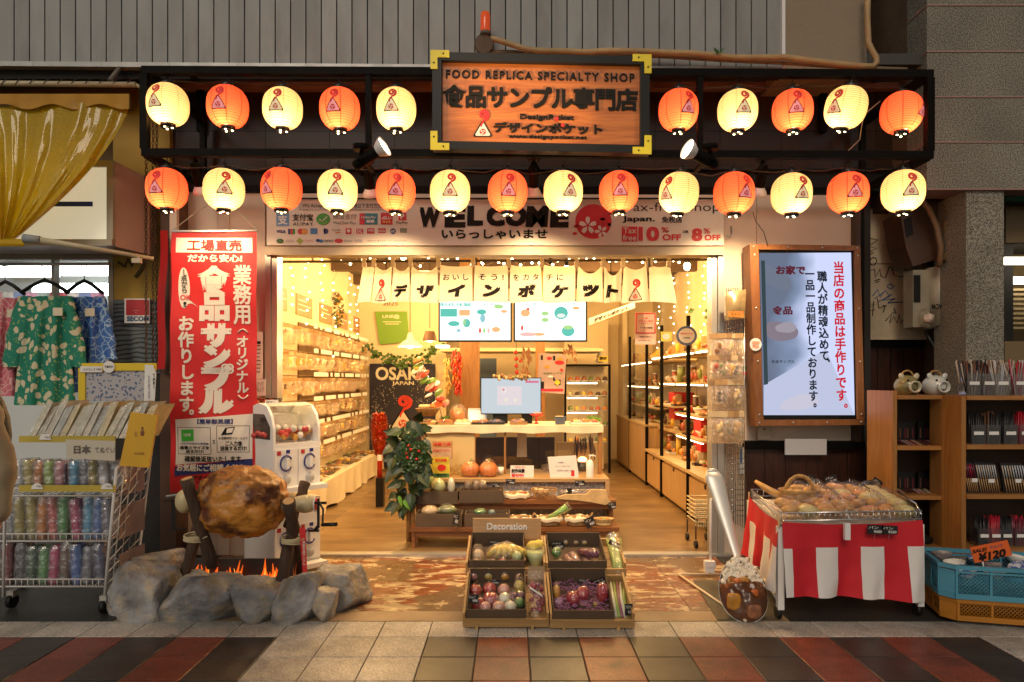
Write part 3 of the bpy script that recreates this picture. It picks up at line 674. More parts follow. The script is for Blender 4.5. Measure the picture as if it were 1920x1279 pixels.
for k,pl in enumerate(([(1412,398),(1417,415),(1432,435),(1440,462)],[(1650,190),(1620,215),(1615,240),(1612,262),(1590,283),(1576,292)],[(285,150),(276,170),(275,230),(268,260),(275,285),(290,300),(300,318)])):
 mb=MB();mb.tube([P(x,y,4.6)for x,y in pl],.003,5)
 tag(mb.build('loose_wire',M_cab if k!=1 else mat('pale_wire',(.4,.3,.18),.5),loc=P(*pl[0],4.6)),['black wire dropping from a lantern to the screen frame','pale twisted wire hanging inside the right end of the frame','loose wire looping round the left end of the frame'][k],'wire')
#SPOT LAMPS
def spot_lamp(base,d,label,on,k=1.0,energy=40):
 """a cylinder floodlight: base plate, yoke, body, flared glowing head"""
 base=Vector(base);d=Vector(d).normalized();q=d.to_track_quat('Z','Y').to_matrix()
 t=thing('spot_lamp',label,'spotlight',base,'spot lamps on the lantern frame')
 b=MB();b.cyl(base+Vector((0,0,.03)),base+Vector((0,0,.0)),.05*k,.045*k,14);b.build('mount_plate',M_black,t)
 c=base+Vector((0,0,-.07*k))
 b=MB();b.tube([base,c+q@Vector((.045*k,0,0)),c+q@Vector((.045*k,0,.02*k))],.007*k,6);b.tube([base,c+q@Vector((-.045*k,0,0)),c+q@Vector((-.045*k,0,.02*k))],.007*k,6);b.build('yoke',M_black,t)
 b=MB();b.lathe([(0.0,-.05*k),(.026*k,-.048*k),(.034*k,-.03*k),(.036*k,.11*k),(.034*k,.12*k)],c,16,M=q);b.build('body',M_black,t)
 b=MB();b.cyl(c+q@Vector((.034*k,0,.02*k)),c+q@Vector((.06*k,0,.02*k)),.012*k,seg=8);b.cyl(c+q@Vector((-.034*k,0,.02*k)),c+q@Vector((-.06*k,0,.02*k)),.012*k,seg=8);b.build('knob',M_black,t)
 b=MB();b.lathe([(.034*k,.12*k),(.052*k,.15*k),(.062*k,.175*k),(.060*k,.177*k),(.05*k,.155*k),(.0,.15*k)],c,20,M=q);b.build('reflector',M_wplas,t)
 b=MB();b.lathe([(.0,.178*k),(.03*k,.175*k),(.057*k,.165*k),(.05*k,.158*k),(0,.156*k)],c,18,M=q);b.build('lens',emis('spot_face',(1,.78,.45),60)if on else emis('spot_face_dim',(1,.75,.45),2.2),t)
 l=light('spot_lamp_light','SPOT',c+q@Vector((0,0,.235*k)),energy,(1,.68,.36),.045,parent=t,spot=R(110),blend=.7);aim(l,d)
 return t
spot_lamp(P(677,282,4.12),(.78,-.22,.42),'bright spot lamp aimed up at the left edge of the wooden sign',True,1.0,90)
spot_lamp(P(1332,282,4.12),(-.78,-.28,.3),'bright spot lamp aimed at the right edge of the wooden sign',True,1.0,90)
for xx in(677,1332):bar(P(xx,289,4.12)+Vector((0,0,0)),P(xx,289,4.12)+Vector((0,.34,0)),.012,'lamp_arm')
for k,(xx,yy)in enumerate(((367,300),(690,305),(1001,302),(1430,302))):
 spot_lamp(P(xx,yy,4.62),(0,.6,-1),['black spot lamp pointing down between the first two lower lanterns','black spot lamp pointing down beside the fifth lower lantern, over the payment signs','black spot lamp pointing down under the wooden sign','black spot lamp pointing down over the right wall, left of the light-up screen'][k],k in(0,3),.92,35 if k==0 else 110)
#WOODEN SIGN
YT=4.36
sg=thing('wooden_sign','orange wooden sign with black lettering, black frame and yellow corner brackets','sign',P(1013,196,YT+.02))
M_swood=wood('orange_sign_wood',(0.55,0.17,0.03),(0.32,0.08,0.012),0.42,'X',1.7)
def sgx(x,y):return(x,y+(x-1013)*0.0205)
def sbox(x0,y0,x1,y1,ya,yb,name,m):
 b=MB();q=[(x0,y0),(x1,y0),(x1,y1),(x0,y1)];pl=[]
 for x,y in q:p=P(*sgx(x,y),YT);pl.append((p.x,p.z))
 b.prism(pl,ya,yb);return b.build(name,m,sg)
sbox(829,116,1201,273,YT+.018,YT+.05,'board',M_swood)
sbox(811,104,1217,119,YT-.02,YT+.055,'frame_rail',M_blk);sbox(811,270,1217,285,YT-.02,YT+.055,'frame_rail',M_blk)
sbox(811,119.3,828,269.7,YT-.018,YT+.055,'frame_stile',M_blk);sbox(1200,119.3,1217,269.7,YT-.018,YT+.055,'frame_stile',M_blk)
M_yel=mat('yellow_bracket_paint',(0.75,0.6,0.02),0.45,var=0.08,vs=10)
for(x,y,sx_,sy_)in((808,101.5,1,1),(1220,101.5,-1,1),(808,287.5,1,-1),(1220,287.5,-1,-1)):
 pl=[]
 for u,v in((0,0),(35,0),(35,13),(13,13),(13,35),(0,35)):
  p=P(*sgx(x+u*sx_,y+v*sy_),YT);pl.append((p.x,p.z))
 b=MB();b.prism(pl,YT-.028,YT-.021);br=b.build('corner_bracket',M_yel,sg)
 for u,v in((24,6.5),(6.5,24)):
  p=P(*sgx(x+u*sx_,y+v*sy_),YT);b=MB();b.cyl((p.x,YT-.031,p.z),(p.x,YT-.027,p.z),.0055,seg=8);b.build('screw',M_ink,br)
def stext(s,x0,y0,x1,y1,m,bold=0.0,th=.006,**k):
 def wp(p):return Vector((p.x,p.y,p.z-(p.x-PX(1013,YT))*0.0205))
 return text(s,x0,y0,x1,y1,YT+.011,m,sg,bold,warp=wp,thick=th,**k)
stext('FOOD REPLICA SPECIALTY SHOP',836,134,1190,150,M_ink,.022,space=1.25)
stext('食品サンプル専門店',830,162,1196,205,M_ink,.045,space=.93)
stext('DesignP cket',975,214,1077,227,M_ink,.03)
stext('デザインポケット',925,230,1130,250,M_ink,.05)
stext('www.designpocket.net',953,252,1101,262,M_ink,.02)
b=MB()
def to3s(u,v,h):
 q=P(905+u*33,243-(v)*33,YT+.013);return Vector((q.x,YT+.0165-.0012*h,q.z+.0022*2))
emblem(b,to3s);b.build('emblem',[mat('sign_mark_white',(.72,.68,.6),.5),M_ink,M_red],sg)
for(x,y)in((1043.5,222),(1055,234)):
 b=MB();p=P(x,y,YT);b.cyl((p.x,YT+.004,p.z),(p.x,YT+.012,p.z),.011 if y>230 else .013,seg=16);b.build('red_disc',M_red,sg)
#WELCOME SIGN BOARD
YWb=5.40
wb=thing('welcome_board','long white board over the entrance reading WELCOME with payment marks and tax-free text','sign',P(928,458,YWb))
b=MB();b.box(PX(500,YWb),PX(1357,YWb),YWb,YWb+.075,PZ(460,YWb),PZ(374,YWb));b.build('board',mat('white_sign_sheet',(0.76,0.67,0.56),0.4),wb)
b=MB();b.box(PX(500,YWb),PX(1357,YWb),YWb-.012,YWb+.08,PZ(374,YWb),PZ(371.5,YWb));b.build('top_edge',M_blk,wb)
YP=YWb-.004
def wt(s,x0,y0,x1,y1,m=M_ink,bold=.0,**k):return text(s,x0,y0,x1,y1,YP-.002,m,wb,bold,**k)
def patch(x0,y0,x1,y1,m,Y=YP,par=None,name='print_patch',mb=None):
 b=MB();b.box(PX(x0,Y),PX(x1,Y),Y,Y+.002,PZ(y1,Y),PZ(y0,Y));return b.build(name,m,par or wb)
C_=lambda n,c:mat(n,c,.55)
patch(560,381,766,394,C_('grey_print',(.5,.46,.42)))
wt('We Accept',567,382,607,391,bold=.01);wt('可使用以下支付方式',648,381.5,715,390.5,bold=.01)
wt('各種クレジットカード・電子マネーがご利用いただけます',567,392.3,712,395,C_('grey_ink',(.12,.1,.09)))
patch(518,400,542,424,C_('pale_blue_print',(.13,.3,.55)));wt('支',521,403,539,421,C_('white_print',(.8,.78,.74)),.03)
wt('支付宝',548,401,587,414,bold=.02);wt('ALIPAY',549,417,587,423,bold=.01,space=1.2)
def disc(x,y,rx,ry,m,Y=YP,par=None,seg=28,name='print_disc'):
 b=MB();pl=[(PX(x+rx*math.cos(2*math.pi*q/seg),Y),PZ(y+ry*math.sin(2*math.pi*q/seg),Y))for q in range(seg)];b.prism(pl,Y,Y+.002);return b.build(name,m,par or wb)
disc(606,411,13,11,C_('green_print',(.05,.3,.04)));stroke([(599,411),(604,415),(614,406)],.9,YP,C_('white_print',0),wb,'tick_mark')
wt('微信支付',624,401,668,411,C_('grey_ink',0));wt('WeChat Pay',624,415,667,422,C_('grey_ink',0))
patch(675,400,708,421,C_('teal_print',(.02,.2,.28)));patch(674,400,684,421,C_('red_card',(.55,.03,.04)),YP-.0005);wt('UnionPay',677,405,705,411,C_('white_print',0),.02,shear=2)
wt('銀聯',687,412,702,418,C_('white_print',0),.03)
patch(714,399,736,421,C_('red_card',0));wt('d払い',716,405,734,412,C_('white_print',0),.03)
for q in range(3):disc(720+q*5,416,1.6,1.6,C_('yellow_print',(.8,.6,.05)),YP-.003)
patch(747,399,762,413,C_('red_card',0));wt('P',751,401,758,411,C_('white_print',0),.03);wt('PayPay',743,415,765,421,bold=.01)
wt('VISA',518,431,536,437,C_('navy_print',(.02,.04,.2)),.03)
for q in range(3):patch(540+q*4.5,429,544+q*4.5,439,[C_('navy_print',0),C_('red_card',0),C_('green_print',0)][q])
disc(563.5,434,5.5,5.5,C_('red_card',0));disc(571,434,5.5,5.5,C_('orange_print',(.7,.3,.05)),YP-.0008)
patch(582,428,595,439,C_('mid_blue_print',(.05,.2,.45)));patch(607,428,610,439,C_('mid_blue_print',0));disc(611,433.5,4.5,5,C_('navy_print',0))
wt('DISCOVER',623,430,638,433);patch(629,435,638,437,C_('orange_print',0))
patch(648,428,659,439,C_('red_card',0));disc(653.5,433,3,3,C_('white_print',0),YP-.001)
patch(668,429,681,438,C_('red_card',0));wt('DC',670,430.5,679,436.5,C_('white_print',0),.03)
patch(688,428,702,438,C_('red_card',0));wt('UFJ',690,430,700,435,C_('white_print',0),.03)
patch(709,428,723,437,C_('red_card',0));wt('NICOS',710,431,722,435,C_('white_print',0),.02)
disc(737,433.5,5.5,5.5,C_('navy_print',0));wt('UC',733,431,741,436,C_('white_print',0),.03);patch(750,428,763,436,C_('grey_green_print',(.2,.24,.18)))
disc(525,452,7,4.5,C_('dark_green_print',(.05,.15,.04)));wt('ICOCA',536,449.5,551,454,C_('grey_ink',0))
b=MB();b.prism([(PX(555,YP),PZ(452,YP)),(PX(562,YP),PZ(445.5,YP)),(PX(569,YP),PZ(452,YP)),(PX(562,YP),PZ(458.5,YP))],YP,YP+.002);b.build('print_diamond',C_('lime_print',(.35,.4,.06)),wb)
wt('PASMO',572,449.5,588,453.5,C_('pink_ink',(.6,.15,.25)));disc(596,451,4,3,C_('navy_print',0));disc(602,452,4,3,C_('mid_blue_print',0));wt('manaca',608,449.5,625,453.5)
disc(635,451.5,8,4,C_('red_card',0));wt('Kitaca',646,449.5,661,453.5,C_('grey_ink',0));patch(664,449,679,454,C_('pale_grey_print',(.45,.43,.42)));wt('一部使えない電子マネー・カードがございます',686,450,762,453,C_('grey_ink',0))
vsW=[('W',786,825),('E',834,873),('L',876,906),('C',912,946),('O',948,987),('M',987,1028),('E',1032,1067)]
for ch,xa,xb in vsW:
 text(ch,xa,rnd.uniform(386,391),xb,rnd.uniform(423,427),YP-.002,M_ink,wb,.07,warp=lambda p:Vector((p.x+.004*nz(p,60),p.y,p.z+.004*nz(p+Vector((9,0,0)),60))),shear=rnd.uniform(-2,4))
wt('いらっしゃいませ',828,430,1027,448,bold=.035)
disc(1112.5,415.5,34,32.5,C_('sakura_red',(.58,.02,.03)))
def flower(x,y,r_,a0=90):
 for q in range(5):
  a=R(a0+72*q);b=MB();pl=[]
  for(u,v)in((.12,0),(.5,.24),(.85,.22),(1.0,.1),(.88,0),(1.0,-.1),(.85,-.22),(.5,-.24)):
   pl.append((PX(x+r_*(u*math.cos(a)-v*math.sin(a)),YP),PZ(y-r_*(u*math.sin(a)+v*math.cos(a)),YP)))
  b.prism(pl,YP-.003,YP-.001);b.build('petal',C_('white_print',0),wb)
flower(1102,423,17);flower(1127,434,12,110)
for x,y,m in((1130,411,'white_print'),(1078,438,'sakura_red'),(1080,424,'sakura_red'),(1143,421,'white_print'),(1145,400,'sakura_red')):disc(x,y,4.5,2.6,C_(m,0))
wt('Tax-free Shop',1168,380,1349,401,bold=-.005)
wt('Japan.',1167,405,1228,418,bold=.03);wt('免税店',1241,406,1279,418,bold=.02)
patch(1166,425,1195,453,C_('sakura_red',0));wt('Tax\nfree',1168,427,1193,451,C_('white_print',0),.005,line=.9)
wt('10',1197,425,1236,452,C_('sakura_red',0),.05);wt('%',1240,426,1254,436,C_('sakura_red',0),.02);wt('OFF',1242,439,1277,451,C_('sakura_red',0),.04)
wt('OR',1280,432,1291,437,bold=.03);wt('8',1297,428,1317,452,C_('sakura_red',0),.05);wt('%',1319,428,1332,438,C_('sakura_red',0),.02);wt('OFF',1321,440,1351,451,C_('sakura_red',0),.04)
#CONDUITS AND BEACON on the siding
YC=4.9
bl=thing('warning_beacon','small orange-red beacon lamp on a round junction box on the siding','lamp',P(910,80,YC))
b=MB();b.lathe([(0,-.075),(.033,-.075),(.035,-.06),(.034,.055),(.028,.068),(0,.07)],P(910,42,YC-.04),18);b.build('lens',mat('red_beacon_glass',(.55,.06,.012),.15,emit=(1,.12,.02),es=.25),bl)
b=MB();b.cyl(P(910,66,YC-.04),P(910,60,YC-.04),.037,.036,16);b.cyl(P(908,82,YC+.07),P(908,82,YC-.03),.07,.06,16);b.build('junction_box',mat('weathered_grey',(.16,.13,.1),.7,var=.3),bl)
M_con=mat('sun_yellowed_conduit',(0.42,0.27,0.12),0.5,var=.25,vs=10)
mb=MB();mb.tube([P(x,y,YC-.02)for x,y in((915,72),(930,74),(955,82),(985,92),(1010,95),(1060,96),(1100,98),(1140,95),(1200,96),(1240,98),(1300,100),(1380,108),(1470,107),(1530,115),(1600,123),(1636,125),(1644,118),(1643,108),(1636,97),(1628,80),(1626,30),(1627,-30))],.021,8)
tag(mb.build('hose_conduit',M_con,loc=P(1200,96,YC)),'thick yellowed hose running from the beacon along the siding to the right','hose')
mb=MB();mb.tube([P(x,y,YC+.04)for x,y in((906,72),(906,88),(912,97),(930,98),(1100,101),(1240,105),(1350,112),(1480,118),(1620,128),(1700,131))],.016,8)
tag(mb.build('rigid_conduit',mat('brown_conduit',(.2,.13,.07),.6,var=.3),loc=P(1200,104,YC)),'thinner brown conduit pipe just beneath the yellowed hose','pipe')
mb=MB()
for q in range(9):
 a=rnd.uniform(-1.3,1.3);p=P(1345,102,YC-.05);e=p+Vector((math.sin(a)*.05,-.02,.03+rnd.random()*.02));s_=Vector((.006,0,-.004))
 mb.add([p,(p+e)/2+s_,e,(p+e)/2-s_],[(0,1,2,3)])
tag(mb.build('weed',mat('weed_green',(.04,.12,.02),.6),loc=P(1345,102,YC)),'tiny green weed growing on the yellowed hose','plant')
#LIGHTS INSIDE THE SHOP
WARM=(1.0,0.6,0.215)
bulbs=[(-1.55,6.3),(-1.05,6.75),(-1.5,8.3),(0.4,6.2),(0.62,7.6),(1.25,6.5),(1.3,8.9),(-1.2,9.8),(0.1,9.3),(1.9,7.4)]
wh=['nearest the left wall','left of the cloth curtain logo','above the left wall packs','behind the middle of the curtain','behind the hanging menu screens','right end of the curtain','above the right glass cabinets','above the festival poster','deep in the shop centre','close to the right wall']
for k,(x,y)in enumerate(bulbs):
 z=2.62
 t=thing('ceiling_lamp',f'warm bare bulb lamp hanging from the ceiling, {wh[k]}','lamp',(x,y,z),'bare bulbs under the shop ceiling')
 b=MB();b.cyl((x,y,z+.05),(x,y,ZC),.006,seg=6);b.cyl((x,y,z+.03),(x,y,z+.1),.022,.018,10);b.build('socket',M_black,t)
 b=MB();b.ell((x,y,z),(.036,.036,.045),12,8);b.build('bulb',emis('ceiling_bulb',(1,.74,.4),40),t)
 light('ceiling_lamp_light','POINT',(x,y,z-.07),64,WARM,.05,parent=t)
for k,(px_,py_,Y,m)in enumerate(((769,640,7.6,M_white),(806,629,8.4,mat('brown_lamp_shade',(.16,.08,.04),.6)))):
 c=P(px_,py_,Y);t=thing('pendant_lamp',['white bell shaped pendant lamp left of the menu screens','small brown cone pendant lamp beside the white bell lamp'][k],'lamp',c)
 r_=S(23 if k==0 else 14,Y)
 b=MB();b.lathe([(r_,-.06),(r_*.97,-.045),(r_*.55,.0),(r_*.3,.02),(r_*.18,.09),(.0,.1)]if k==0 else[(r_,-.07),(r_*.62,.05),(0,.055)],c,24);b.build('shade',m,t)
 b=MB();b.cyl(c+Vector((0,0,.09)),Vector((c.x,c.y,ZC)),.004,seg=5);b.build('cord',M_blk,t)
 b=MB();b.ell(c+Vector((0,0,-.05)),(.04,.04,.03),12,6);b.build('bulb',emis('ceiling_bulb',0,0),t)
 light('pendant_light','POINT',c+Vector((0,0,-.12)),22,WARM,.05,parent=t)
c=P(830,652,8.9);b=MB();b.cyl(c,c+Vector((0,0,.03)),.09,seg=20);tag(b.build('disc_light',emis('disc_face',(1,.8,.5),9),loc=c),'small round ceiling light glowing at the top of the red chillies','light')
#LEFT WALL OF PACKS
XW=XL+.02
M_back=mat('tan_pegboard',(0.13,0.075,0.028),.7,var=.15,vs=4)
M_tray0=mat('bronze_rail',(.25,.15,.07),.5)
bk=thing('display_wall','tan pegboard rack with six rows of wire hooks along the left wall','shelf',(XL,9.2,0))
b=MB();b.box(XL+.001,XW,7.75,10.88,.42,2.05);b.build('backboard',M_back,bk)
mat('grey_ink',(.12,.1,.09))
rows=[1.98,1.70,1.43,1.15,.88,.62]
for z in rows:
 b=MB();b.box(XW,XW+.01,6.3,10.86,z+.012,z+.022);b.build('rail',M_tray0,bk)
def make_pack(kind,col,n=3):
 """cellophane bag on a card header with replica food inside; hangs from z=0"""
 t=thing('hanging_pack','pack','pack')
 w_=.055;rr=random.Random(kind)
 b=MB();b.box(-w_,w_,-.006,.006,-.035,.0);b.build('header_card',mat('pack_header_%d'%(kind%3),[(.45,.28,.12),(.35,.2,.08),(.6,.45,.25)][kind%3],.7),t)
 b=MB()
 for q in range(n):
  x,z=rr.uniform(-.022,.022),-.065-.075*q/n-rr.random()*.02;b.ell((x,rr.uniform(-.004,.004),z),(rr.uniform(.012,.026),.012,rr.uniform(.014,.03)),8,6)
 b.build('replica_food',col,t)
 b=MB();b.sheet(lambda u,v:Vector(((u-.5)*2*w_*(1+.06*math.sin(v*5)),-.016*math.sin(math.pi*v)*(.6+.4*math.sin(u*9))-.002,-.035-v*.155)),6,5)
 b.sheet(lambda u,v:Vector(((.5-u)*2*w_,.014*math.sin(math.pi*v)+.002,-.035-v*.155)),2,4);b.build('bag',MATS['golden_cellophane'],t)
 return t
M_gb=glassy('golden_cellophane',(1,.88,.66),gloss=.3,rough=.08,bump=1.0,bs=45,film=.16)
fcols=[mat('replica_brown',(.32,.13,.04),.4,rv=.25),mat('replica_orange',(.6,.22,.04),.35,rv=.2),mat('replica_cream',(.7,.52,.25),.4,rv=.15),mat('replica_red',(.42,.09,.04),.3,rv=.2),mat('replica_green',(.2,.23,.06),.4,rv=.2),mat('replica_yellow',(.7,.45,.06),.35,rv=.15),mat('replica_dark',(.09,.045,.02),.45,rv=.2)]
packs=[make_pack(k,fcols[k%7],2+k%3)for k in range(7)]
fnam=['brown','orange','cream','red','green','yellow','dark']
rown=['top','second','third','fourth','fifth','bottom']
used=set();cnt=0
secs=[(6.6,7.75,'near the entrance'),(7.75,9.0,'halfway in'),(9.0,11,'far end')]
for ri,z in enumerate(rows):
 y=7.02
 while y<10.8:
  k=rnd.randrange(7)if rnd.random()<.45 else(ri*2+int(y*1.4))%7
  sname=[s_ for a,b_,s_ in secs if a<=y<b_][0]
  lab=f'clear pack of {fnam[k]} replica food, {rown[ri]} row of the left wall, {sname}'
  o=packs[k]if k not in used else dup(packs[k]);used.add(k)
  o.location=(XW+rnd.uniform(.05,.1),y,z-.012);o.rotation_euler=(rnd.uniform(-.05,.05),rnd.uniform(-.06,.06),R(rnd.uniform(5,60)));o.scale=(rnd.uniform(.85,1.15),1.2,rnd.uniform(.75,1.05))
  o['label']=lab;o['group']=f'{fnam[k]} packs hanging in the {rown[ri]} row, {sname}'
  y+=rnd.uniform(.065,.105);cnt+=1
tagm=mat('white_price_card',(.82,.78,.7),.6)
pt0=None
for ri,z in enumerate(rows):
 y=7.85
 while y<10.8:
  if pt0 is None:b=MB();b.box(0,.004,-.016,.016,-.012,.036);pt0=local_part(b,'price_card',tagm,bk);o=pt0
  else:o=pt0.copy();COL.objects.link(o)
  o.location=Vector((XW+.15,y,z+.02))-WL[bk.name];y+=rnd.choice((.06,.07,.09,.2))
  o.rotation_euler=(0,0,R(-30))
for k,(xa,xb,ya,yb)in enumerate(((520,539,545,585),(556,586,562,596),(600,623,578,607),(637,652,594,619),(664,678,604,628))):
 Xs=XL+.012;y0,y1=FP*-Xs/(CX-xa),FP*-Xs/(CX-xb);z0=PZ((ya+yb)/2+14,(y0+y1)/2);
 b=MB();b.box(XL+.001,Xs,y0,y1,2.13,2.37);t=tag(b.build('category_plate',mat('brown_plate',(.42,.22,.09),.5),loc=(XL,(y0+y1)/2,2.13)),f'brown category plate on the left wall above the packs, {ordw[k]} from the entrance','sign')
 b=MB()
 for q,(zz,ll)in enumerate(((2.31,.5),(2.26,.75),(2.20,.4))):b.box(Xs+.001,Xs+.003,y0+(y1-y0)*.12,y0+(y1-y0)*(.12+ll),zz-.012,zz)
 b.build('printed_line',tagm,t)['kind']='stuff'
c=Vector((XL+.05,FP*2.35/(CX-632),PZ(583,FP*2.35/(CX-632))))
b=MB();rr=random.Random(4)
for q in range(90):
 a=rr.random()*6.28;r_=.16+rr.uniform(-.05,.05);p=c+Vector((rr.uniform(-.03,.05),r_*math.cos(a),r_*1.15*math.sin(a)))
 e=Vector((rr.uniform(-1,1),rr.uniform(-1,1),rr.uniform(-1,1))).normalized()*.035;s_=e.orthogonal().normalized()*.015
 b.add([p-e,p+s_,p+e,p-s_],[(0,1,2,3)],rr.choice((0,0,1)))
for q in range(14):
 a=rr.random()*6.28;b.ell(c+Vector((.05,.17*math.cos(a),.19*math.sin(a))),(.018,)*3,8,5,2)
tag(b.build('wreath',[mat('wreath_green',(.06,.09,.02),.6),mat('wreath_brown',(.14,.06,.02),.7),mat('wreath_gold',(.6,.35,.06),.3,.6)],loc=c),'small round wreath of dark leaves and gold balls high on the left wall','wreath')
M_fair=emis('fairy_bulb',(1,.8,.45),14)
def fairy(pts,label,n=12,group=None):
 t=thing('fairy_lights',label,'string lights',pts[0],group)
 b=MB();b.tube(pts,.0025,4);b.build('wire',mat('pale_wire',0),t)
 fb=MB();rr=random.Random(len(label));L_=len(pts)-1
 for q in range(n):
  u=(q+rr.random()*.6)/n*L_;i=min(L_-1,int(u));p=Vector(pts[i]).lerp(Vector(pts[i+1]),u-i)
  fb=MB();fb.ell(p+Vector((rr.uniform(-.02,.02),-.01,0)),(.011,)*3,6,4);fb.build('bulb',M_fair,t)
for k,(x,yy)in enumerate(((547,8),(577,9),(603,8),(627,12),(655,10),(668,9))):
 Y=FP*2.36/(CX-x);
 fairy([Vector((XL+.04+.02*math.sin(q*2.1),Y+.04*math.sin(q*1.7),ZC-.05-q*.12))for q in range(yy)],f'string of tiny warm bulbs hanging down the left wall, {ordw[k]} from the entrance',8,'fairy light strings on the left wall')
for k,x in enumerate((1235,1262,1290,1318)):
 Y=FP*2.44/(x-CX)
 fairy([Vector((XR-.06+.02*math.sin(q*2.1),Y+.05*math.sin(q*1.7),ZC-.05-q*.12))for q in range(11)],f'string of tiny warm bulbs hanging down the right wall, {ordw[k]} from the back',12,'fairy light strings on the right wall')
for k,(x0,x1,Y)in enumerate(((640,800,6.1),(800,960,6.0),(960,1110,6.0),(1110,1290,6.1))):
 pts=[]
 for q in range(11):
  x=x0+(x1-x0)*q/10;pts.append(P(x,484+rnd.uniform(-6,8)+(8 if q%2 else 0),Y))
 fairy(pts,f'tangled warm string lights behind the curtain rail, {ordw[k]} stretch from the left',9,'fairy light strings behind the curtain rail')
#LOW CLOTHED TABLE along the left wall
M_cloth=mat('cream_cloth',(.78,.68,.48),.8,var=.06,vs=3)
tb=thing('low_table','long low table under a cream cloth along the left wall','table',(-2.15,8.3,0))
b=MB();b.box(XL+.03,-1.98,5.9,10.5,.27,.30);b.build('tabletop',M_cloth,tb)
for x,y in((-2.3,6),(-2.02,6),(-2.3,10.4),(-2.02,10.4)):b=MB();b.box(x-.02,x+.02,y-.02,y+.02,0,.27);b.build('leg',M_white,tb)
b=MB();b.sheet(lambda u,v:Vector((-1.955+.018*math.sin(u*70)*v+.012*math.sin(u*31+1)*v,5.88+u*4.65,.318-v*.30+(.02*math.sin(u*40)if v>.9 else 0))),160,6)
b.sheet(lambda u,v:Vector((XL+.03+v*(-1.955-XL-.03),5.88+(u)*4.65,.318)),4,2)
b.sheet(lambda u,v:Vector((XL+.03+u*(-1.955-XL-.03),5.88-.003,.318-v*.3)),2,2)
tag(b.build('tablecloth',M_cloth,loc=(-1.96,8.2,0)),'cream cloth hanging in folds off the low table by the left wall','tablecloth')
def tray_food(name,c,w_,d,label,cat,bm,foods,n,seed,h=.02,rot=0,wrap=True,sz=(.02,.035),group=None):
 """a shallow tray with separate food lumps, film over it"""
 t=thing(name,label,cat,c,group);t.rotation_euler=(0,0,0)
 M=Matrix.Rotation(rot,4,'Z');T=Matrix.Translation(c)@M;b=MB();e=.008
 b.box(-w_/2,w_/2,-d/2,d/2,0,.006,0,T)
 b.box(-w_/2,w_/2,-d/2,-d/2+e,.006,h,0,T);b.box(-w_/2,w_/2,d/2-e,d/2,.006,h,0,T)
 b.box(-w_/2,-w_/2+e,-d/2+e,d/2-e,.006,h,0,T);b.box(w_/2-e,w_/2,-d/2+e,d/2-e,.006,h,0,T);b.build('tray',bm,t)
 rr=random.Random(seed)
 for q in range(n):
  r_=rr.uniform(*sz);p=T@Vector((rr.uniform(-.5,.5)*(w_-2.2*r_),rr.uniform(-.5,.5)*(d-2.2*r_),.006+r_*.55))
  b=MB();f=rr.choice(foods);b.ell(p,(r_*rr.uniform(.8,1.3),r_*rr.uniform(.8,1.1),r_*rr.uniform(.5,.75)),10,7,fn=lambda d_,s_=rr.random()*9:1+.1*noise.noise(d_*2.2+Vector((s_,0,0))));b.build('piece',f,t)
 if wrap:
  b=MB();b.sheet(lambda u,v:T@Vector(((u-.5)*w_*.96,(v-.5)*d*.96,h+.03*math.sin(math.pi*u)*math.sin(math.pi*v)+.008*noise.noise(Vector((u*7,v*7,seed))))),8,6);b.build('film',M_wrap,t)
 return t
M_tray=mat('woven_tray',(.3,.17,.06),.6,var=.3,vs=30);M_wtray=mat('white_tray',(.7,.68,.62),.35);M_btray=mat('black_tray',(.02,.018,.016),.35)
for k in range(13):
 y=6.25+k*.32;c=Vector((-2.17+rnd.uniform(-.03,.03),y,.32))
 tray_food('food_tray',c,.3,.24,['woven','white','black'][k%3]+f' tray of small replica foods on the low left table, {ordw[k]} from the entrance','tray',[M_tray,M_wtray,M_btray][k%3],[fcols[k%7],fcols[(k+3)%7],fcols[(k+5)%7]],7,k,group='trays on the low table by the left wall')
#FESTIVAL POSTER, back left
YPo=10.82
po=thing('festival_poster','dark blue poster reading OSAKA JAPAN with fireworks and the shop mark','poster',P(754,877,YPo))
b=MB();b.box(PX(693,YPo),PX(816,YPo),YPo,YPo+.03,PZ(877,YPo),PZ(682,YPo));b.build('sheet',mat('navy_poster',(.02,.018,.04),.5),po)
text('OSAKA',704,688,806,713,YPo-.004,C_('poster_cream',(.85,.78,.6)),po,.03);text('JAPAN',735,715,776,724,YPo-.004,C_('poster_cream',0),po,.03)
b=MB()
def to3o(u,v,h):
 q=P(755+u*46,783-(v-.1)*42,YPo-.006);q.y-=.002*h;return q
emblem(b,to3o);b.build('emblem',[C_('poster_cream',0),M_ink,C_('poster_red',(.7,.04,.02))],po)
text('DesignPocket',730,797,790,804,YPo-.004,C_('poster_cream',0),po,.01)
text('designpocket.net',728,864,800,871,YPo-.004,C_('poster_cream',0),po,.01)
b=MB();rr=random.Random(3)
for cx_,cy_,r0 in((722,745,24),(795,738,26),(705,775,16),(790,800,20)):
 for q in range(60):
  a=rr.random()*6.28;r_=r0*math.sqrt(rr.random());p=P(cx_+r_*math.cos(a),cy_+r_*math.sin(a),YPo-.003);s_=.006
  b.add([p+Vector((-s_,0,0)),p+Vector((0,0,-s_)),p+Vector((s_,0,0)),p+Vector((0,0,s_))],[(0,1,2,3)])
o=b.build('firework_sparks',C_('poster_cream',0),po);o['kind']='stuff'
YLp=10.85
lp=thing('green_poster','green poster headed LINE hanging on the back wall above the festival poster','poster',P(735,645,YLp))
b=MB();b.prism([(PX(x,YLp),PZ(y,YLp))for x,y in((703,584),(763,584),(768,641),(712,646))],YLp,YLp+.02);b.build('sheet',mat('green_poster',(.18,.36,.03),.5),lp)
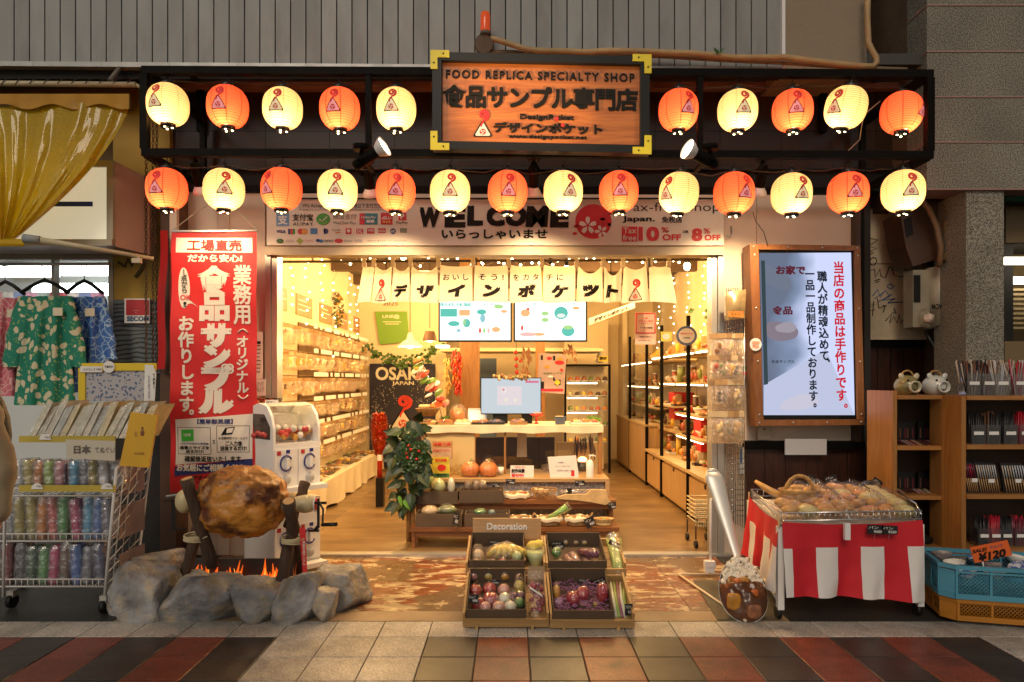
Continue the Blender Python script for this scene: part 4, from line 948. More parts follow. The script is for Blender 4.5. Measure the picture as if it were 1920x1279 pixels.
text('LINE@',717,590,749,598,YLp-.004,C_('poster_cream',0),lp,.03)
for(x0,x1,y)in((718,752,603),(722,748,607)):b=MB();b.box(PX(x0,YLp),PX(x1,YLp),YLp-.003,YLp-.001,PZ(y+1.2,YLp),PZ(y,YLp));b.build('printed_line',C_('poster_cream',0),lp)
text('2025',718,566,746,573,YLp+.02,mat('grey_ink',0),lp,.0)
def leafmb(mb,p,d,n_,l,w_,m=0,fold=.25):
 d=d.normalized();s_=d.cross(n_).normalized();up=s_.cross(d)
 a=p;t=p+d*l;md=p+d*l*.45
 mb.add([a,md+s_*w_+up*w_*fold,t,md-s_*w_+up*w_*fold,md],[(0,4,1),(4,2,1),(0,3,4),(4,3,2)],m)
b=MB();rr=random.Random(8);pts=[]
for q in range(25):
 u=q/24;pts.append(P(690+u*140,655+28*math.sin(math.pi*u)-u*6+rr.uniform(-3,3),10.5))
b.tube(pts,.006,4,1)
for q in range(170):
 p=pts[rr.randrange(25)]+Vector((rr.uniform(-.06,.06),rr.uniform(-.06,.02),rr.uniform(-.07,.07)))
 leafmb(b,p,Vector((rr.uniform(-1,1),rr.uniform(-.5,.2),rr.uniform(-1,.5))),Vector((0,-1,.3)),.065,.028)
tag(b.build('ivy_garland',[mat('ivy_green',(.05,.11,.015),.5,rv=.1),mat('vine_stem',(.1,.05,.02),.7)],loc=pts[0]),'garland of ivy leaves draped over the top of the festival poster','garland')
b=MB();rr=random.Random(5)
for q in range(70):
 u=rr.random();p=P(857+rr.uniform(-9,9)*(1-.3*u),655+u*75,8.6);e=p+Vector((rr.uniform(-.03,.03),rr.uniform(-.04,.04),-.11));md=(p+e)/2+Vector((rr.uniform(-.02,.02),-.01,0))
 b.tube([p,md,e],[.012,.011,.002],5,rr.choice((0,0,0,1)))
tag(b.build('chilli_bunch',[mat('chilli_red',(.5,.03,.01),.3),mat('chilli_orange',(.6,.18,.02),.3)],loc=P(857,655,8.6)),'long bunch of hanging red chillies left of the wooden post','chillies')
b=MB()
for q in range(60):
 u=rr.random();p=P(838+rr.uniform(-5,5),668+u*70,8.7);e=p+Vector((rr.uniform(-.06,.06),rr.uniform(-.02,.02),-.09));b.tube([p,e],[.007,.002],4)
tag(b.build('dried_corn_string',mat('straw_yellow',(.5,.3,.08),.6),loc=P(838,660,8.7)),'string of pale dried straw hanging left of the red chillies','dried plants')
M_post=wood('golden_post_wood',(.42,.2,.06),(.27,.12,.03),.5,'Z',2.0)
for k,(x0,x1,Y)in enumerate(((862,898,8.9),(1005,1022,9.4))):
 b=MB();b.box(PX(x0,Y),PX(x1,Y),Y,Y+.2,0,ZC);tag(b.build('wooden_post',M_post,loc=(PX(x0,Y),Y,0)),['thick golden wooden post left of the small display screen','narrower wooden post behind the screen, right of the red bead string'][k],'post')
b=MB();b.box(PX(900,11.4),PX(931,11.4),11.4,11.45,.0,PZ(672,11.4));tag(b.build('blue_curtain',mat('blue_grey_curtain',(.12,.17,.25),.7),loc=(PX(915,11.4),11.4,0)),'blue grey door curtain behind the left wooden post','curtain')
b=MB();b.box(PX(1058,11.5),PX(1140,11.5),11.5,11.55,0,2.4);tag(b.build('back_partition',M_cream,loc=(PX(1090,11.5),11.5,0)),'plain cream partition behind the glass food case at the back','partition')
for q,(x,y,r_)in enumerate(((967,661,5),(968,673,4.5),(968,686,5),(976,677,3.5),(969,698,5))):
 pass
t=thing('bead_string','string of red balls hanging over the small display screen','ornament',P(967,655,7.4))
for(x,y,r_)in((967,661,4),(968,673,3.8),(968,686,4),(976,677,3),(969,698,4.2)):
 b=MB();b.ell(P(x,y,7.4),(S(r_,7.4),)*3,12,8);b.build('ball',mat('lacquer_red',(.45,.03,.015),.25),t)
b=MB();b.tube([P(968,630,7.4),P(968,700,7.4)],.003,4);b.build('thread',M_ink,t)
b=MB();rr=random.Random(6)
for(xa,xb,ya,yb,n)in((975,996,650,705,22),(1055,1078,640,672,14)):
 for q in range(n):
  p=P(rr.uniform(xa,xb),rr.uniform(ya,yb),7.5);leafmb(b,p,Vector((rr.uniform(-.6,.6),-.2,-1)),Vector((0,-1,0)),.09,.016)
tag(b.build('dried_leaves',mat('dried_leaf',(.25,.1,.03),.6),loc=P(985,650,7.5)),'brown dried leaves hanging around the screen top','dried plants')
#NOREN CURTAIN
YNn=5.72
nr=thing('curtain_rail','thin dark rail across the entrance that carries the white split curtain','rail',P(928,489,YNn))
b=MB();b.cyl(P(527,491,YNn),P(1330,487,YNn),.011,seg=10);b.build('rod',mat('dark_bronze',(.05,.03,.02),.4),nr)
for xx in(586,1272,777,1078):b=MB();b.cyl(P(xx,489,YNn),Vector((PX(xx,YNn),YNn,PZ(466,YNn))),.009,seg=8);b.build('bracket',M_alu,nr)
M_noren=mat('white_noren_cotton',(.78,.72,.62),.8,var=.03,vs=4);
nt=M_noren.node_tree;b_=nt.nodes['Principled BSDF'];tl=nt.nodes.new('ShaderNodeBsdfTranslucent');tl.inputs[0].default_value=(.8,.7,.55,1);ms=nt.nodes.new('ShaderNodeMixShader');ms.inputs[0].default_value=.3
nt.links.new(b_.outputs[0],ms.inputs[1]);nt.links.new(tl.outputs[0],ms.inputs[2]);nt.links.new(ms.outputs[0],nt.nodes['Material Output'].inputs[0])
st=[(681,703,670,694,4),(704,735,696,731,10),(738,768,733,768,12),(772,820,769,822,14),(826,885,823,886,3),(890,952,888,953,3),(957,1014,955,1017,3),(1019,1079,1018,1078,3),(1084,1129,1080,1131,16),(1133,1166,1132,1164,20),(1170,1212,1165,1217,9),(1217,1256,1218,1269,4)]
def curt_pt(s_,u,v):
 xa,xb,ba,bb,sag=s_
 x0=xa+(ba-xa)*v;x1=xb+(bb-xb)*v;top=497+sag*(4*u*(1-u))*1.0;bot=567+1.5*math.sin(u*3+xa)
 x=x0+(x1-x0)*u;y=top+(bot-top)*v
 dep=YNn+.012+(.010+.0012*sag)*math.sin((u*1.5+.2)*6.28+xa*.3)*(.35+.65*v)*(1.0 if sag>5 else .5)
 return P(x,y,dep)
prints={1:('E',0),2:('デ',0),3:('ザ',0),4:('イ','お い し'),5:('ン','そ う !'),6:('ポ','を カ タ'),7:('ケ','チ に'),8:('ッ',0),9:('ト',0),10:('E',0)}
nc=thing('noren_curtain','white split cotton curtain with black kana lettering hanging across the shop entrance','curtain',P(967,497,YNn))
for k,s_ in enumerate(st):
 b=MB();b.sheet(lambda u,v:curt_pt(s_,u,v),14,10);pn=b.build('cloth_strip',M_noren,nc)
 for xt in((s_[0]+2,s_[1]-2)if k in(0,11)else(s_[1]+2,)):
  b=MB();b.box(PX(xt-4,YNn),PX(xt+4,YNn),YNn-.014,YNn+.014,PZ(501,YNn),PZ(484.5,YNn));b.build('loop',M_noren,pn)
 if k in prints:
  ch,small=prints[k];w_=s_[3]-s_[2]
  def wp(p,s_=s_):
   x=CX+p.x/p.y*FP;y=CY-(p.z-HC)/p.y*FP
   v=(y-499)/(567-499);x0=s_[0]+(s_[2]-s_[0])*v;x1=s_[1]+(s_[3]-s_[1])*v;u=max(0,min(1,(x-x0)/(x1-x0)));top=497+s_[4]*4*u*(1-u);q=curt_pt(s_,u,(y-top)/(567-top))
   return Vector((q.x,q.y-.003,q.z))
  cx_=(s_[2]+s_[3])/2
  if ch=='E':
   b=MB();kx=19 if k==1 else 25
   emblem(b,lambda u,v,h:wp(P(cx_+u*kx,549-(v-.1)*26,YNn))+Vector((0,-.0006*h,0)));b.build('emblem',[M_noren,M_ink,M_red],pn)
  else:
   text(ch,cx_-min(15,w_*.34),534,cx_+min(17,w_*.36),558,YNn,M_ink,pn,.075,warp=wp,shear=4)
   if small:text(small,cx_-(24 if k!=7 else 24),514,cx_+(24 if k!=7 else 8),526,YNn,M_ink,pn,.02,warp=wp)
#MENU SCREENS
M_scr=emis('screen_white',(.93,1.0,.95),1.5)
def frame_box(x0,y0,x1,y1,Y,t,name,m,par,bw=3):
 for(a,c_,d,e)in((x0,y0,x1,y0+bw),(x0,y1-bw,x1,y1),(x0,y0+bw,x0+bw,y1-bw),(x1-bw,y0+bw,x1,y1-bw)):
  b=MB();b.box(PX(a,Y)+.0005,PX(d,Y)-.0005,Y-.008,Y+t,PZ(e,Y),PZ(c_,Y));b.build(name,m,par)
emis('scr_teal',(.15,.62,.5),1.0)
YM=7.4
for k,(x0,x1)in enumerate(((822,960),(963,1101))):
 s_=thing('menu_screen',['left hanging menu screen showing workshop dishes and prices','right hanging menu screen showing sushi and a green bowl'][k],'screen',P((x0+x1)/2,641,YM))
 frame_box(x0,562,x1,641,YM,.05,'bezel',M_blk,s_);b=MB();b.box(PX(x0+3,YM),PX(x1-3,YM),YM,YM+.04,PZ(638,YM),PZ(565,YM));b.build('display',M_scr,s_)
 b=MB();b.cyl(P((x0+x1)/2,565,YM+.06),Vector((PX((x0+x1)/2,YM+.06),YM+.06,ZC)),.02,seg=8);b.build('hanger',M_black,s_)
 def sd(x,y,rx,ry,c_,ya=.004):
  b=MB();b.prism([(PX(x+rx*math.cos(q*.45),YM),PZ(y+ry*math.sin(q*.45),YM))for q in range(14)],YM-ya,YM-ya+.001);b.build('picture',emis('scr_%s'%c_[0],c_[1],1.0),s_)
 GR=('teal',(.15,.62,.5));OR=('orange',(1,.55,.25));PK=('pink',(1,.6,.55));LG=('lime',(.5,.8,.3));RD=('red',(.85,.15,.1));BL=('blue',(.35,.65,.7))
 if k==0:
  text('制作体験',825,568,884,575,YM-.004,emis('scr_teal',0,0),s_,.02);text('¥2,480',905,568,933,573,YM-.004,emis('scr_grey',(.3,.35,.33),.8),s_)
  b=MB();b.box(PX(826,YM),PX(857,YM),YM-.003,YM-.002,PZ(594,YM),PZ(579,YM));b.build('picture',emis('scr_teal',0,0),s_)
  b=MB();b.box(PX(861,YM),PX(881,YM),YM-.003,YM-.002,PZ(592,YM),PZ(581,YM));b.build('picture',emis('scr_orange',(1,.55,.25),1),s_)
  for a in((851,607,11,5,GR),(875,606,7,8,GR),(872,604,4,6,LG),(903,585,9,5,GR),(905,597,5,8,BL),(935,575,9,4,LG),(930,618,8,5,OR),(945,584,6,3,OR),(900,620,2.5,5,RD),(908,620,2.5,5,LG),(916,620,2.5,5,PK),(860,620,4,3,BL)):sd(*a)
 else:
  text('¥2,980',985,568,1010,573,YM-.004,emis('scr_grey',0,0),s_);text('¥2,980',1058,568,1083,573,YM-.004,emis('scr_grey',0,0),s_)
  for a in((985,587,9,7,OR),(1022,588,7,4,LG),(1022,600,7,4,LG),(1052,587,13,12,GR),(1052,592,8,4,('white',(.9,.95,.9)),.006),(1065,621,12,10,GR),(1065,614,9,4,LG,.006),(1080,578,7,3,OR),(990,627,16,4,PK),(1010,627,12,3,OR),(979,615,2.5,5,RD),(990,580,3,3,RD)):sd(*a)
#COUNTER WITH GLASS CASE
M_cw=wood('light_counter_wood',(.5,.3,.13),(.38,.2,.08),.45,'X',2.0)
YK=6.5
ct=thing('counter_case','glass fronted display counter with white cloth top in the middle of the shop','counter',(PX(960,YK),YK,0))
def cbox(x0,y0,x1,y1,Y0,Y1,name,m,par=None):
 b=MB();b.box(PX(x0,Y0),PX(x1,Y0),Y0,Y1,PZ(y1,Y0),PZ(y0,Y0));return b.build(name,m,par or ct)
cbox(790,799,1128,803,YK+.01,YK+.62,'tabletop',M_cw)
b=MB();b.sheet(lambda u,v:Vector((PX(786,YK)+u*(PX(1131,YK)-PX(786,YK)),YK-.012+.006*math.sin(u*50)*v,PZ(797.5,YK)-v*S(14,YK)-.006*math.sin(u*23)*v)),60,3)
b.sheet(lambda u,v:Vector((PX(786,YK)+u*(PX(1131,YK)-PX(786,YK)),YK-.012+v*.66,PZ(797.5,YK))),2,2)
tag(b.build('counter_cloth',M_cloth,loc=P(960,800,YK)),'white cloth strip covering the top of the glass display counter','cloth')
for xx in(790,1122):cbox(xx,803.5,xx+7,898,YK+.02,YK+.07,'post',M_post)
for xx in(790,1122):cbox(xx,803.5,xx+7,898,YK+.5,YK+.55,'post',M_post)
cbox(945,803.5,949,898,YK+.03,YK+.06,'post',M_post)
for(xa,xb)in((891,944),(950,1009),(1011,1066),(1068,1121)):cbox(xa,804,xb,898,YK+.04,YK+.045,'glass_pane',M_glass)
cbox(798,812,890,898,YK+.035,YK+.06,'cream_panel',mat('cream_case_panel',(.62,.48,.22),.5))
cbox(797,806,889,811,YK+.03,YK+.05,'trim',M_post)
cbox(1045,830,1120,898,YK+.4,YK+.5,'rear_panel',mat('cream_case_panel',0))
cbox(892,820,1040,897.5,YK+.56,YK+.6,'rear_dark_board',mat('dark_brown_board',(.06,.035,.02),.6))  # plain dark brown board closing the rear of the case
b=MB();b.box(PX(790,YK),PX(1128,YK),YK+.01,YK+.6,PZ(898,YK),PZ(895,YK));b.build('case_floor',M_cw,ct)
rr=random.Random(9)
t=thing('apron_on_hook','cream apron hanging inside the glass counter case','apron',P(978,815,YK+.4))
b=MB();b.sheet(lambda u,v:P(970+u*17+v*2*(u-.5),812+v*45,YK+.38+.01*math.sin(u*12)),10,6);b.build('cloth',M_cloth,t)
b=MB();rr=random.Random(10)
for q in range(16):
 p=P(rr.uniform(1078,1112),rr.uniform(812,830),YK+.2+rr.random()*.2);e=p+Vector((rr.uniform(-.02,.02),0,-.2));b.tube([p,(p+e)/2+Vector((.012,0,0)),e],[.004,.014,.003],6,rr.choice((0,1)))
tag(b.build('dried_fish_bunch',[mat('dried_fish',(.2,.12,.06),.5),mat('dried_fish_dark',(.07,.045,.03),.5)],loc=P(1095,812,YK+.3)),'dried fish hanging in the right end of the glass case','dried fish')
t=thing('ember_lamp','small glowing ember lamp in the right end of the glass case','lamp',P(1092,885,YK+.25))
b=MB();b.cyl(P(1092,893,YK+.25),P(1092,865,YK+.25),.05,.07,14);b.build('pot',M_btray,t)
b=MB();b.ell(P(1092,862,YK+.25),(.045,.045,.03),10,6);b.build('ember',emis('ember',(1,.4,.1),12),t)
b=MB();b.cyl(P(1032,893,YK+.3),P(1028,870,YK+.3),.09,.07,14);tag(b.build('clay_pot',mat('grey_stoneware',(.15,.12,.09),.6,var=.3),loc=P(1032,893,YK+.3)),'grey stoneware pot inside the glass counter case','pot')
t=thing('stool','dark stool standing behind the glass counter','stool',(PX(925,7.3),7.3,0))
b=MB();b.cyl((PX(925,7.3),7.3,.58),(PX(925,7.3),7.3,.63),.2,.19,18);b.build('seat',M_tray,t)
for a in(45,135,225,315):b=MB();b.cyl((PX(925,7.3)+.15*math.cos(R(a)),7.3+.15*math.sin(R(a)),0),(PX(925,7.3)+.11*math.cos(R(a)),7.3+.11*math.sin(R(a)),.58),.015,seg=6);b.build('leg',M_blk,t)
YV=6.75
tv=thing('display_screen','flat display screen standing on the counter showing three small sweets','screen',P(958,797,YV))
frame_box(901,708,1015,777,YV,.04,'bezel',M_blk,tv,1.6)
b=MB();b.box(PX(902.6,YV),PX(1013.4,YV),YV,YV+.03,PZ(775,YV),PZ(709.6,YV));b.build('display',emis('tv_pale',(.74,.82,.87),.82),tv)
b=MB();b.box(PX(924,YV),PX(952,YV),YV+.01,YV+.05,PZ(797,YV),PZ(777,YV));b.box(PX(978,YV),PX(998,YV),YV+.01,YV+.05,PZ(797,YV),PZ(777,YV));b.build('stand',M_blk,tv)
for(x,y,r_,c_)in((945,732,5,('tvw',(.95,.93,.93))),(944,731,2.5,('tvr',(.9,.35,.3))),(949,750,3.5,('tvy',(.95,.9,.75))),(966,750,3.5,('tvy',0))):
 b=MB();yq=YV-.004-(.002 if c_[0]=='tvr' else 0);b.prism([(PX(x+r_*math.cos(q*.45),YV),PZ(y+r_*math.sin(q*.45),YV))for q in range(14)],yq,yq+.001);b.build('picture',emis(c_[0],c_[1],.9),tv)
b=MB();b.box(PX(932,YV),PX(978,YV),YV-.002,YV-.001,PZ(760,YV),PZ(724,YV));b.build('picture',emis('tvp',(.93,.82,.85),.86),tv)
b=MB();b.box(PX(985,YV),PX(1010,YV),YV-.002,YV-.001,PZ(718,YV),PZ(714,YV));b.build('picture',emis('tvm',(.9,.25,.4),.8),tv)
b=MB();rr=random.Random(12)
for q in range(60):b.ell(P(rr.uniform(925,994),708+rr.uniform(-4,4),YV+rr.uniform(-.02,.03)),(rr.uniform(.008,.02),)*3,7,5,rr.choice((0,1,2)))
o=tag(b.build('shell_garland',[mat('shell_cream',(.6,.45,.25),.4),mat('shell_brown',(.25,.13,.05),.4),mat('shell_olive',(.2,.2,.06),.4)],loc=P(960,708,YV)),'knobbly strip of shells and nuts laid along the screen top','garland',kind='stuff')
YB_=7.0
pb=thing('picture_board','grey pink poster of sushi pictures standing right of the display screen','poster',P(1035,740,YB_))
b=MB();b.prism([(PX(x,YB_),PZ(y,YB_))for x,y in((1010,662),(1062,665),(1058,739),(1008,735))],YB_,YB_+.015);b.build('sheet',mat('grey_pink_print',(.45,.33,.3),.5),pb)
for(x,y,rx,ry,c_)in((1030,672,5,3,'sakura_red'),(1049,680,9,4,'sakura_red'),(1050,673,6,3,'orange_print'),(1026,688,5,3,'orange_print'),(1045,717,5,5,'yellow_print'),(1032,706,5,2,'white_print'),(1053,694,3,3,'red_card')):disc(x,y,rx,ry,C_(c_,0),YB_-.003,pb)
for(x0,y0,x1,y1)in((1014,666,1018,675),(1037,667,1041,676),(1012,716,1020,729),(1037,708,1040,714),(1040,712,1051,722)):patch(x0,y0,x1,y1,M_ink,YB_-.002,pb)
text('食品サンプル',1018,698,1055,702,YB_-.003,mat('dark_green_print',0),pb,.02)
patch(1015,729,1056,734,C_('sakura_red',0),YB_-.002,pb)
#ON THE COUNTER
zc=PZ(797.5,YK)+.004
def at_counter(x,d=.3):return Vector((PX(x,YK+d),YK+d,zc))
flist=[('pink meat slices',806,[fcols[3],fcols[2]],'woven'),('glazed red pieces',836,[fcols[3],fcols[0]],'woven'),('pale dumplings',870,[fcols[2]],'white'),('roast chicken pieces',900,[fcols[1],fcols[0]],'black'),('brown fillets',930,[fcols[6],fcols[0]],'black'),('long sandwich halves',972,[fcols[2],fcols[0]],'woven'),('mixed sushi',1096,[fcols[1],fcols[2],fcols[3]],'white')]
mt={'woven':M_tray,'white':M_wtray,'black':M_btray}
for k,(nm,x,fs,tr_)in enumerate(flist):
 tray_food('food_tray',at_counter(x,.16),.17 if k!=6 else .28,.2,f'{tr_} tray of {nm} on the white counter top','tray',mt[tr_],fs,9 if k!=6 else 16,40+k,sz=(.022,.036))
c=at_counter(1050,.12);t=thing('blue_tub','open blue grey tub of pale food on the counter right of the screen','tub',c)
b=MB();b.lathe([(.0,.0),(.062,.0),(.075,.075),(.07,.075),(.058,.01)],c,4,M=Matrix.Rotation(R(45),3,'Z'),sm=False);b.build('tub',mat('slate_blue',(.08,.1,.15),.4),t)
b=MB()
for q in range(8):b.ell(c+Vector((rnd.uniform(-.03,.03),rnd.uniform(-.03,.03),.065)),(.02,.018,.014),8,6)
b.build('food',fcols[2],t)
c=at_counter(1006,.2);t=thing('footed_dish','small red footed dish of pink sweets in front of the screen','dish',c)
b=MB();b.lathe([(.03,0),(.012,.01),(.012,.06),(.06,.08),(.07,.095),(.0,.075)],c,18);b.build('dish',mat('lacquer_red',0),t)
b=MB()
for q in range(7):b.ell(c+Vector((rnd.uniform(-.04,.04),rnd.uniform(-.03,.03),.1)),(.016,.014,.012),8,6)
b.build('sweets',mat('replica_pink',(.7,.3,.3),.4),t)
c=at_counter(858,.3);t=thing('wrapped_chicken','plastic wrapped roast chicken standing at the left of the counter','food',c)
b=MB();b.ell(c+Vector((0,0,.07)),(.075,.06,.08),14,10,fn=lambda d:1+.2*noise.noise(d*2.5));b.build('chicken',fcols[1],t)
b=MB();b.ell(c+Vector((0,0,.085)),(.09,.07,.1),12,8,fn=lambda d:1+.25*noise.noise(d*4));b.build('wrap',M_wrap,t)
c=at_counter(895,.42);t=thing('steel_tray','tilted steel tray leaning behind the chicken pieces on the counter','tray',c)
b=MB();M_=Matrix.Rotation(R(68),3,'X');b.obox(c+Vector((0,0,.07)),(.18,.13,.006),M_);
for s_ in(-1,1):b.obox(c+Vector((s_*.09,0,.07)),(.006,.13,.03),M_);b.obox(c+Vector((0,0,.07))+M_@Vector((0,s_*.065,0)),(.18,.006,.03),M_)
b.build('tray',mat('steel',(.5,.48,.44),.25,.9),t)
bt=thing('flying_burger','tall leaning tower of burger layers tumbling from bun to basket','food replica',at_counter(815,.25))
M_bun=mat('bun',(.55,.26,.08),.4,var=.2,vs=20);M_egw=mat('egg_white',(.8,.75,.65),.3);M_yolk=mat('egg_yolk',(.8,.3,.03),.25);M_let=mat('lettuce',(.15,.3,.04),.45,var=.4,vs=20)
M_tom=mat('tomato',(.55,.05,.02),.3);M_ham=mat('ham_pink',(.65,.25,.2),.4)
Yb=6.72
lay=[(784,675,11,5.5,M_bun,'bun'),(785,684,12,2.5,M_let,'lettuce_leaf'),(783,693,14,6,M_egw,'fried_egg'),(787,703,11,3,M_ham,'ham_slice'),(797,701,10,4,M_tom,'tomato_slice'),(795,713,11,5,M_let,'cucumber_slice'),(808,714,11,4,M_let,'lettuce_leaf'),(806,725,12,3.5,M_ham,'ham_slice'),(813,727,11,4,M_tom,'tomato_slice'),(818,719,8,3,M_egw,'onion_slice'),(822,736,10,4,M_let,'lettuce_leaf'),(804,741,8,3,M_egw,'onion_slice'),(826,748,9,5,M_tom,'tomato_slice'),(820,758,12,3,mat('shrimp_red',(.5,.08,.02),.35),'shrimp'),(836,757,9,3,M_ham,'ham_slice')]
for k,(x,y,rx,rz,m,nm)in enumerate(lay):
 b=MB();M_=Matrix.Rotation(R(-25+rnd.uniform(-25,25)),3,'Y')@Matrix.Rotation(R(rnd.uniform(10,40)),3,'X')
 b.ell(P(x,y,Yb+rnd.uniform(-.03,.03)),(S(rx,Yb),S(rx,Yb),S(rz,Yb)*.8),18,8,fn=lambda d,s_=k:1+.16*noise.noise(Vector((d.x*3+s_,d.y*3,0))),M=M_);ch=b.build(nm,m,bt)
 if nm=='fried_egg':b=MB();b.ell(P(x-1,y-1,Yb-.05),(S(5,Yb),S(4,Yb),S(4,Yb)),12,8);b.build('yolk',M_yolk,ch)
b=MB();b.lathe([(.0,0),(.07,0),(.115,.07),(.12,.075),(.108,.07),(.06,.012)],P(802,780,Yb-.02),22);b.build('basket',M_tray,bt)
b=MB()
for q in range(9):b.ell(P(802+rnd.uniform(-14,14),762,Yb+rnd.uniform(-.06,.06)),(.026,.02,.02),8,6,q%2)
b.build('basket_food',[fcols[1],fcols[2]],bt)
b=MB();b.tube([P(830,790,Yb),P(822,750,Yb),P(800,700,Yb),P(786,676,Yb)],.006,5);b.build('support_rod',M_chrome,bt)
b=MB();rr=random.Random(31)
for(cx_,n)in((838,60),(1112,50)):
 for q in range(n):
  p=at_counter(cx_+rr.uniform(-10,10),.35)+Vector((0,rr.uniform(-.04,.04),rr.uniform(0,.03)));leafmb(b,p,Vector((rr.uniform(-.7,.7),rr.uniform(-.5,.3),rr.uniform(.3,1))),Vector((0,-1,.3)),.05,.012)
o=tag(b.build('parsley_garnish',M_let,loc=at_counter(838,.35)),'tufts of green parsley at both ends of the counter top','garnish',kind='stuff')
#TIERED WOODEN STEPS
M_step=wood('brown_step_wood',(.30,.12,.035),(.17,.06,.018),.4,'X',1.8)
M_pal=wood('pale_step_wood',(.5,.33,.16),(.4,.24,.1),.5,'X',1.8)
s1=thing('tier_stand_top','pale wooden plinth step carrying pumpkins and cards in front of the counter','stand',(PX(960,6.25),6.25,0))
b=MB();b.box(PX(780,6.2),PX(1143,6.2),6.2,6.9,PZ(904,6.2),PZ(898,6.2));b.build('shelf',M_pal,s1)
b=MB();b.box(PX(1135,6.2),PX(1143,6.2),6.2,6.9,0,PZ(904.3,6.2));b.build('side_panel',M_pal,s1)
b=MB();b.box(PX(780,6.2),PX(788,6.2),6.2,6.9,0,PZ(904.3,6.2));b.build('side_panel',M_pal,s1)
b=MB();b.box(PX(788.5,6.2),PX(1134.5,6.2),6.26,6.28,.1,PZ(904.4,6.2));b.build('front_panel',mat('speckled_print_cloth',(.45,.4,.35),.6,var=.5,vs=60,detail=1),s1)
def bench(xa,xb,ytop,Y,d,label,th=.035):
 t=thing('step_bench',label,'bench',(PX((xa+xb)/2,Y),Y,0));z=PZ(ytop,Y)
 for q in range(2):b=MB();b.box(PX(xa,Y)+.004,PX(xb,Y)-.004,Y+.003+q*d/2,Y+(q+1)*d/2,z-th,z);b.build('plank',M_step,t)
 for xx in(xa+6,xb-8):
  for yy in(Y+.03,Y+d-.05):b=MB();b.box(PX(xx-3,Y),PX(xx+3,Y),yy,yy+.035,0,z-th);b.build('leg',M_step,t)
 b=MB();b.box(PX(xa+9,Y),PX(xb-11,Y),Y+.04,Y+.055,z-th-.05,z-th-.001);b.build('apron',M_step,t);return t
bench(776,1156,938,5.98,.24,'middle brown wooden bench carrying boxes and baskets')
bench(768,1162,989,5.68,.28,'lowest brown wooden bench nearest the threshold')
M_tagb=mat('black_price_tag',(.012,.011,.012),.45);M_chalk=mat('chalk_white',(.75,.73,.68),.6)
tagtxt=['アボカド ¥980','オレンジ ¥980','りんご ¥980','パン ¥680','レモン ¥480','ぶどう ¥1,200','バナナ ¥780','メロン ¥1,500','なす ¥680','トマト ¥580']
tagn=[0]
def price_tag(x,y,Y,w_,h_,label,s=None,tilt=0,yaw=0,txt2=None):
 c=P(x,y,Y);t=thing('price_tag',label,'price tag',c);M_=Matrix.Rotation(R(yaw),3,'Z')@Matrix.Rotation(R(tilt),3,'Y')
 W_,H_=S(w_,Y),S(h_,Y);b=MB();b.obox(c,(W_,.003,H_),M_);b.build('card',M_tagb,t)
 s=s or tagtxt[tagn[0]%len(tagtxt)];tagn[0]+=1;a,b2=s.split(' ')
 for q,(tx,u0,u1,v0,v1)in enumerate(((a,-.42,.2,.08,.36),(b2,-.1,.42,-.36,-.04))):
  vs,fs,asp=tmesh(tx,.01);mb=MB();pts=[c+M_@Vector((W_*(u0+(u1-u0)*u),-.0025,H_*(v0+(v1-v0)*v)))for u,v in vs];mb.add(pts,[list(f)for f in fs]);mb.build('lettering',M_chalk,t)
 b=MB();b.tube([c+M_@Vector((0,.003,0)),c+Vector((0,.01,-H_*1.1))],.0015,4);b.build('clip_wire',M_chrome,t)
 return t
def crate_box(x0,x1,y0,y1,Y,d,label,m=M_card,parent=None,back=.0,name='cardboard_box'):
 """open topped box: front face fills the given photo area"""
 X0,X1,Z0,Z1=PX(x0,Y),PX(x1,Y),PZ(y1,Y),PZ(y0,Y);t=thing(name,label,'box',((X0+X1)/2,Y,Z0));e=.008
 for nm,bx in(('front_side',(X0,X1,Y,Y+e,Z0,Z1)),('back_side',(X0,X1,Y+d-e,Y+d,Z0,Z1+back)),('left_side',(X0,X0+e,Y+e,Y+d-e,Z0,Z1)),('right_side',(X1-e,X1,Y+e,Y+d-e,Z0,Z1)),('base',(X0+e,X1-e,Y+e,Y+d-e,Z0,Z0+e))):
  b=MB();b.box(*bx);b.build(nm,m,t)
 return t
def wrapped(name,c,rad,m,label,cat,M=None,fn=None,wrap=True,extra=None,seg=16,stem=None,group=None,wr=1.1,c2=None):
 c=Vector(c);t=thing(name,label,cat,c-Vector((0,0,rad[2])),group);b=MB();b.ell(c,rad,seg,11,fn=fn,M=M);b.build('body',m,t)
 if stem:b=MB();b.tube([c+Vector((0,0,rad[2]*.8)),c+Vector((.004,0,rad[2]*1.15)),c+Vector((.012,0,rad[2]*1.4))],[.005,.004,.005],5);b.build('stem',stem,t)
 if wrap:
  sd=rnd.random()*50;b=MB();b.ell(c,[r_*wr for r_ in rad],12,9,fn=lambda d:1+.12*noise.noise(d*5+Vector((sd,0,0)))+(.25*max(0,d.z-.85)*6 if wrap=='tall' else 0),M=M);b.build('film',M_wrap,t)
 return t
M_pump=mat('pumpkin_orange',(.62,.16,.015),.35,var=.1,vs=10)
rib=lambda d:1+.05*math.cos(math.atan2(d.y,d.x)*9)-.12*max(0,abs(d.z)-.8)*5
for k,x in enumerate((882,916)):wrapped('pumpkin',P(x,881,6.36),(.085,.085,.075),M_pump,['left','right'][k]+' orange pumpkin wrapped in film on the pale step','pumpkin',fn=rib,seg=36,stem=M_let,wrap='tall')
b=MB();rr=random.Random(15);cc=P(857,884,6.4)
for q in range(120):
 a=rr.random()*6.28;p=cc+Vector((.08*math.cos(a),.05*math.sin(a),rr.uniform(-.06,.04)));b.tube([p,p+Vector((rr.uniform(-.04,.04),rr.uniform(-.03,.03),rr.uniform(-.02,.05)))],.0022,3)
